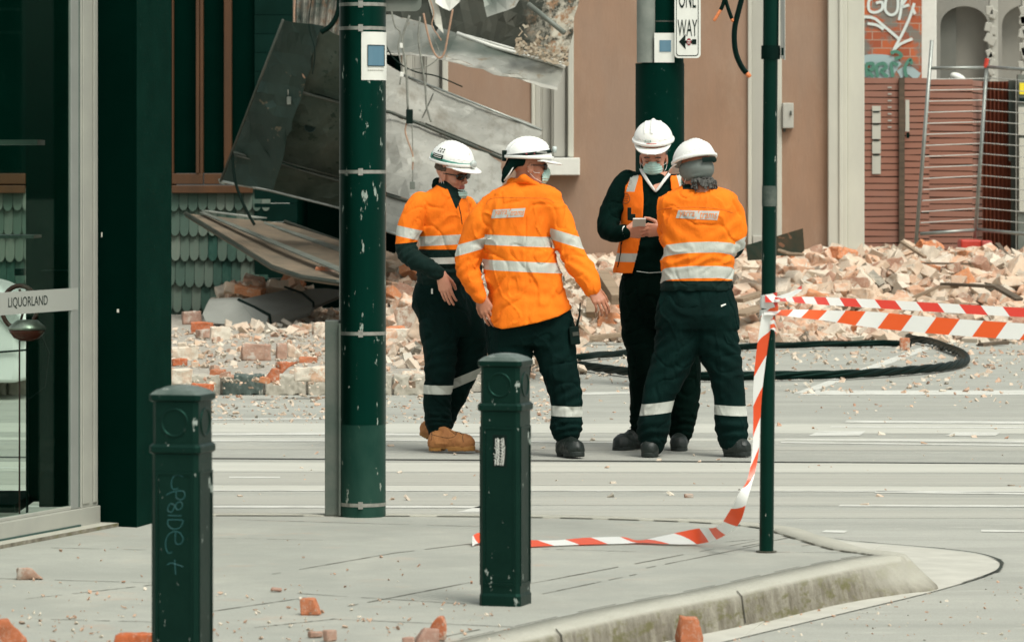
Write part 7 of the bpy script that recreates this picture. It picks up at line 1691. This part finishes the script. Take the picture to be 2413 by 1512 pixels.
# vest: same trunk a little larger, open at the front
rows = [p.row(*r_) for r_ in [(408, 1496, 1596, -.01, .085), (418, 1478, 1612, -.01, .108), (438, 1465, 1626, 0, .135), (470, 1464, 1632, 0, .15), (520, 1463, 1634, 0, .155), (570, 1460, 1634, 0, .158), (610, 1453, 1634, 0, .16), (641, 1447, 1634, 0, .162)]]
lo, hi = bounds([(r_[1]-r_[3], r_[2]-r_[4], r_[0]) for r_ in rows]+[(r_[1]+r_[3], r_[2]+r_[4], r_[0]) for r_ in rows], .05); f = Field(lo, hi, .006); f.loft(rows, 0, grow=.006)
f.disp(lambda q: .004*vnoise(q*np.array((12, 12, 7.)), 5)+.002*vnoise(q*25, 6)); inn = Field(lo, hi, .006); inn.loft([(r_[0]-.004 if i else r_[0]+.03, r_[1], r_[2], r_[3]-.006, r_[4]-.006) for i, r_ in enumerate(rows)]+[(rows[-1][0]-.06,)+tuple(rows[-1][1:3])+(rows[-1][3]-.006, rows[-1][4]-.006)], 0, grow=.002)
f.D = np.maximum(f.D, -inn.D)
sl, q = f.sub(f.lo, f.lo+f.n*f.h); x, y, z = q[..., 0], q[..., 1], q[..., 2]; vv_ = HV+(CH-z)/p.k
xl = CU+(np.interp(vv_, [395, 420, 470, 540, 600, 645], [1506, 1512, 1515, 1512, 1500, 1488])-CU); xr = np.interp(vv_, [395, 420, 470, 540, 650], [1580, 1577, 1582, 1585, 1588]); xl = (xl-CU)*p.k; xr = (xr-CU)*p.k
front = np.maximum(np.maximum(xl-x, x-xr), y-(p.Y+.0)); 
gapd = np.minimum(x-xl, xr-x); gapd = np.where(y < p.Y+.02, gapd, -1.); f.D = np.maximum(f.D, gapd)
# armholes: keep the vest inside the shoulders
ah = np.minimum(vv_*0+1, 1); edgeL = (1470-CU)*p.k; edgeR = (1622-CU)*p.k; 
f.D[0] = f.D[-1] = .1
for arm in (arR3, arL3):
    cch = [p.c(c_) for c_ in arm[:4]]; f.chain([(c_[0]+(-.02 if c_[0] < hc.x else .02), c_[1], c_[2], c_[3]*.9) for c_ in cch], .004, 'cut', n=4)
V, F = f.mesh(); zc = lambda v: CH-(v-HV)*p.k; xw = (V[:, 0]/p.k+CU); vw = HV+(CH-V[:, 2])/p.k
rf = np.maximum(11*p.k-np.abs(V[:, 2]-zc(541)), 10*p.k-np.abs(V[:, 2]-zc(606)))
cx_ = np.interp(vw, [385, 420, 451], [1500, 1493, 1484]); vs_ = np.where((vw < 452) & (V[:, 1] < p.Y), 9.5*p.k-np.abs(V[:, 0]-(cx_-CU)*p.k), -1); cx2 = np.interp(vw, [385, 420, 451], [1596, 1604, 1612]); vs2 = np.where((vw < 452) & (V[:, 1] < p.Y), 9.5*p.k-np.abs(V[:, 0]-(cx2-CU)*p.k), -1)
rf = np.maximum(np.maximum(rf, vs_), vs2); ve = sobj('vest', (V, F), M['hivis_vest'], p.o, {'refl': rf, 'navy': np.full(len(V), -1.)})
m = MB(); q = p.j(1518-35, 504, -.185); m.box(q, (.022, .02, .075)); m.box(q+Vector((.02, 0, -.02)), (.03, .02, .04)); m.build('chest_pocket_clip', M['ink'], p.o, bevel=.004)
m = MB(); bv = BVHTree.FromPolygons([tuple(wloc(ve)+v.co) for v in ve.data.vertices], [tuple(q_.vertices) for q_ in ve.data.polygons])
def onv(u, v, bvh=bv, o=.002):
    h_ = bvh.ray_cast(P(u, v, p.Y-.6), Vector((0, 1, 0))); return (h_[0]+Vector((0, -o, 0))) if h_[0] else P(u, v, p.Y-.16)
m.tube([onv(1480+10*math.cos(a), 469+12*math.sin(a)) for a in [R(k) for k in range(0, 361, 20)]], .0016, 5, caps=False)
for dv in (-4, 1, 6): m.tube([onv(1474, 469+dv), onv(1480, 468+dv), onv(1486, 469+dv)], .0012, 5)
m.build('round_badge', M['timber_dark'], ve)
m = MB(); m.tube([onv(1466+3, 575), onv(1468, 600), onv(1464, 622), onv(1461, 634)], .004, 6); m.tube([onv(1474, 558), onv(1470, 580)], .004, 6); m.build('vest_zip', M['ink'], ve)
# shirt collar: two white strips in a V and small neck triangle
m = MB()
def collar_strip(pts, w0):
    vs = []
    for u, v, dy, wd in pts: a = p.j(u, v, dy); vs += [a+Vector((-wd*p.k, 0, .0)), a+Vector((wd*p.k, -.006, 0)), a+Vector((wd*p.k, .006, 0)), a+Vector((-wd*p.k, .008, 0))]
    m.add(vs, [[4*i+k, 4*i+(k+1) % 4, 4*i+4+(k+1) % 4, 4*i+4+k] for i in range(len(pts)-1) for k in range(4)]+[[0, 1, 2, 3], [4*len(pts)-4+k for k in (3, 2, 1, 0)]])
collar_strip([(1510, 398, -.03, 4), (1516, 410, -.10, 4.5), (1526, 426, -.13, 4.5), (1540, 446, -.148, 3.5), (1545, 453, -.15, 1.5)], 5); collar_strip([(1584, 396, -.03, 4), (1580, 406, -.09, 4.5), (1567, 422, -.125, 4.5), (1550, 446, -.148, 3.5), (1545, 453, -.15, 1.5)], 5)
m.build('shirt_collar', M['shirt_white'], p.o, smooth=True)
m = MB(); m.prism([p.j(1520, 408, -.09), p.j(1574, 404, -.09), p.j(1545, 448, -.142)], (0, .02, 0)); m.build('neck_opening', M['skin'], p.o)
h1 = hand_mesh(p.j(1474, 546, -.24), (.085, -.03, .0), (-.1, -1, -.3), -1, [.75, .8, .85, .9], thumb=.7, spread=.3, size=.95)
h2 = hand_mesh(p.j(1562, 542, -.24), (-.1, -.03, .0), (.05, -1, -.2), 1, [.5, .5, .55, .6], thumb=.5, spread=.2, size=.98)
p.body(L3, M['skin'], [h1, h2], trs[:2]+tor3[3:], [legL3, legR3, arR3, arL3])
for (a, b) in (((1464, 548, -.215), (1477, 546, -.245)), ((1572, 545, -.215), (1558, 543, -.245))): m = MB(); m.tube([p.j(*a), p.j(*b)], .037, 16); m.build('shirt_cuff', M['shirt_white'], p.o, smooth=True)
ph = p.j(1506, 528, -.30); phn = thing('mobile_phone', 'small pale phone held in both hands of the man in the open vest', 'phone', ph)
m = MB(); m.box(ph, (.075, .13, .009), Matrix.Rotation(R(-30), 3, 'X')); m.build('phone_case', M['white'], phn, bevel=.003); m = MB(); m.box(ph+Vector((0, .003, .006)), (.066, .118, .002), Matrix.Rotation(R(-30), 3, 'X')); m.build('screen', M['ink'], phn)
he, z0 = helmet_parts(L3, p.o, brim=.040, dz=.058, droop=.35); L3f = L3; L3 = Loc(L3.w((0, 0, .058)), L3.B); patch(L3, he, 'sticker', M['red_plastic'], -14, 14, .056, .063, .008); patch(L3, he, 'sticker', M['greenstrap'], 2, 20, .070, .080, .004); patch(L3, he, 'sticker', M['white'], 4, 18, .072, .078, .005)
L3 = L3f; face_mask(L3, p.o, c=(0, .054, -.052), r=(.059, .060, .054))
m = MB()
for s_ in (-1, 1): m.tube([L3.w((s_*.016, .089, .022)), L3.w((s_*.032, .090, .026)), L3.w((s_*.048, .080, .022))], .0035, 6); m.tube([L3.w((s_*.022, .084, .002)), L3.w((s_*.033, .0875, .0)), L3.w((s_*.045, .081, .001))], .0022, 6)
m.build('brow_and_lash', M['grey_hair'], p.o)
f = Field((-.11, -.14, -.08), (.11, .1, .08), .004); f.ell((0, -.016, .02), (.081, .101, .075), 0); f.ell((0, .06, -.03), (.10, .07, .2), .005, 'cut'); f.box((0, 0, -.16+.08), (.2, .2, .1), .01, 'cut'); f.disp(lambda q: .003*vnoise(q*90, 2)); sobj('hair', L3.out(f.mesh()), M['grey_hair'], p.o)
m = MB(); m.tube([p.j(1500, 639, -.155), p.j(1530, 643, -.16), p.j(1560, 641, -.158)], .0025, 6); m.build('lanyard', M['galv'], p.o)
boot(p.o, p.j(1516, 1062, .08), p.j(1448, 1064, -.10), p.j(1513, 1006, .02), M['black_boot'], M['black_sole'], RZ)
boot(p.o, p.j(1603, 1054, .10), p.j(1599, 1068, -.17), p.j(1604, 1010, .0), M['black_boot'], M['black_sole'], RZ)

# ------------------------------------------------------------------ person 4: back to the camera, arms folded
p = Person('broad worker seen from behind in short orange shirt with grey bandana under the helmet', 24.15, 1640)
hc = p.j(1638, 402, .0); L4 = Loc(hc, frame(R(-38), R(-14), R(0)))
lL = [(1606, 730, 0, 56), (1598, 800, 0, 53), (1580, 860, -.01, 44), (1556, 920, -.02, 38), (1546, 965, -.02, 36), (1540, 1005, -.02, 37), (1536, 1045, -.02, 29)]
lR = [(1670, 730, 0, 56), (1686, 800, 0, 53), (1706, 860, -.01, 41), (1716, 920, -.02, 36), (1720, 965, -.02, 35), (1724, 1000, -.02, 37), (1728, 1040, -.02, 31)]
trs = [(664, 1566, 1718, 0, .13), (700, 1554, 1730, 0, .155), (740, 1545, 1738, 0, .175), (775, 1542, 1742, 0, .15)]
tr4 = p.garment('trousers', trs, [lL, lR], M['trouser'], seed=33, wr=.005, k=.02, folds=[(1536, 1020, 42, 26, .009, 120, .15), (1726, 1010, 42, 28, .010, 115, -.1), (1580, 850, 50, 50, .006, 100, .6), (1700, 860, 50, 50, .006, 100, -.6), (1560, 790, 30, 40, .005, 110, .3), (1720, 820, 40, 40, .006, 110, -.5), (1640, 790, 30, 40, .004, 120, 1.3)],
          refl=[(1546, 960, -.12, 1, 13, 1), (1718, 965, .05, 1, 11.5, 2)])
torso = [(436, 1610, 1682, .02, .07), (448, 1586, 1712, .01, .10), (466, 1568, 1732, .0, .13), (500, 1558, 1738, .0, .15), (545, 1558, 1736, 0, .155), (590, 1562, 1730, 0, .16), (620, 1558, 1730, 0, .165), (650, 1560, 1727, 0, .165), (684, 1556, 1724, 0, .16)]
aR = [(1710, 486, 0, 33), (1724, 520, -.0, 30), (1730, 555, -.0, 26), (1728, 580, .03, 25), (1712, 590, .12, 22), (1680, 580, .2, 20), (1620, 560, .24, 18)]
aL = [(1582, 486, 0, 32), (1576, 520, .02, 27), (1580, 560, .05, 24), (1592, 585, .12, 22), (1630, 580, .2, 20), (1670, 570, .24, 18)]
def nav4(V, who):
    z = V[:, 2]; d = p.j(0, 660).z-z; d = np.where(who == 0, d, p.j(0, 583).z-z+.25*np.clip(V[:, 0]-p.j(1735, 0).x, -.1, .1)); return np.maximum(d, np.where(np.abs(V[:, 0]-p.j(1648, 0).x) < .1, z-p.j(0, 446).z, -1))
j4 = p.garment('work_shirt', torso, [aR, aL], M['hivis'], seed=35, wr=.006, navy=nav4, k=.03, folds=[(1600, 560, 40, 40, .005, 100, -.6), (1640, 615, 80, 18, .010, 110, .12), (1700, 540, 35, 50, .006, 90, .8), (1580, 520, 30, 50, .005, 90, -1.0), (1650, 675, 80, 12, .006, 120, 0)],
               refl=[(1645, 596, -.03, 1, 12.5, 0, .22), (1645, 650, -.02, 1, 14, 0, .16), (1748, 575, -.5, 1, 12, 1)])
f = Field(np.array(hc)-.22, np.array(hc)+np.array((.2, .2, .0)), .004); f.cone(p.j(1616, 440, .0), p.j(1682, 444, .0), .024, .024, .02); f.cone(p.j(1622, 442, -.04), p.j(1684, 446, -.04), .020, .020, .02); f.cone(p.j(1616, 440, .08), p.j(1676, 440, .08), .020, .020, .02); sobj('collar', f.mesh(), M['jumper'], p.o)
seamline([(1556, 502), (1572, 494), (1640, 490), (1700, 494), (1738, 504)], j4, p.o, p.Y)
h1 = hand_mesh(p.j(1630, 562, .25), (-.09, .02, .01), (0, 1, .2), 1, [.5, .5, .5, .5]); h2 = hand_mesh(p.j(1664, 572, .25), (.09, .02, .01), (0, 1, .2), -1, [.5, .5, .5, .5])
p.body(L4, M['skin_tan'], [h1, h2], trs[:2]+torso[3:], [lL, lR, aR, aL])
he, z0 = helmet_parts(L4, p.o, brim=.050, ribs=True, dz=.012)
face_mask(L4, p.o, c=(0, .052, -.052), r=(.057, .060, .052))
f = Field((-.13, -.15, -.10), (.13, .14, .09), .004); f.ell((0, -.012, .0), (.090, .112, .085), 0); f.ell((0, .08, -.06), (.085, .09, .085), .01, 'cut'); f.box((0, 0, -.165), (.3, .3, .1), .01, 'cut'); f.disp(lambda q: .0035*vnoise(q*np.array((14, 14, 60.)), 2)); sobj('bandana', L4.out(f.mesh()), M['bandana'], p.o)
f = Field((-.13, -.16, -.18), (.13, .06, .0), .004)
rh = random.Random(4)
for k in range(120):
    a = R(rh.uniform(120, 250)); r0 = .075; x_, y_ = math.sin(a)*r0, math.cos(a)*r0*1.15-.01; z_ = rh.uniform(-.105, -.065); f.cone((x_, y_, z_), (x_*1.18+rh.uniform(-.012, .012), y_*1.18, z_-rh.uniform(.0, .035)), .008, .004, .004)
f.disp(lambda q: .004*vnoise(q*110, 2)); sobj('hair', L4.out(f.mesh()), M['grey_hair'], p.o)
m = MB(); patch(L4, he, 'harness', M['ink'], 160, 205, .016, .044, .0)
m = MB(); rot = Matrix(L4.B.tolist()); q = L4.w((.035, -.128, .030)); m.lathe((0, 0, 0), [(.001, 0), (.016, .001), (.016, .012), (.001, .013)], 14); m.v = [q+rot @ (Matrix.Rotation(R(90), 3, 'X') @ v) for v in m.v]; m.build('harness_knob', M['ink'], he)
boot(p.o, p.j(1532, 1070, .10), p.j(1531, 1078, -.12), p.j(1536, 1030, -.0), M['black_boot'], M['black_sole'], RZ, lace=False)
boot(p.o, p.j(1706, 1075, .0), p.j(1768, 1075, -.10), p.j(1722, 1030, -.02), M['black_boot'], M['black_sole'], RZ, lace=False)
bd = panel_grid([(1606, 497), (1705, 499), (1699, 521), (1600, 516)], j4, p.o, p.Y, 'logo_grey', 'back_badge')
project_text('yarra', j4, bd, 1607, 1643, 500, 516, p.Y, 'logo_orange', .0045, 3, 1); project_text('trams', j4, bd, 1656, 1697, 501, 517, p.Y, 'logo_orange', .0045, 3, 1); project_text('/', j4, bd, 1645, 1654, 496, 519, p.Y, 'logo_orange', .0045, 4)
m = MB(); m.add([onv(u, v, BVHTree.FromPolygons([tuple(wloc(tr4)+v_.co) for v_ in tr4.data.vertices], [tuple(q_.vertices) for q_ in tr4.data.polygons]), .003) for u, v in ((1708, 725), (1720, 721), (1721, 724), (1709, 729))], [[0, 1, 2, 3]]); m.build('pocket_tag', M['white'], p.o, recalc=False)
def pocket(pts, target, parent, Y, name='pocket_flap'):
    n_ = len(pts); bvh = BVHTree.FromPolygons([tuple(wloc(target)+v_.co) for v_ in target.data.vertices], [tuple(q_.vertices) for q_ in target.data.polygons]); out = []
    for u, v in pts: h_ = bvh.ray_cast(P(u, v, Y-.6), Vector((0, 1, 0))); out.append((h_[0] if h_[0] else P(u, v, Y-.1))+Vector((0, -.004, 0)))
    m = MB(); m.prism(out, (0, .012, 0)); return m.build(name, M['trouser'], parent, bevel=.003)
pocket([(1716, 795), (1738, 798), (1742, 822), (1724, 818)], tr4, p.o, p.Y)
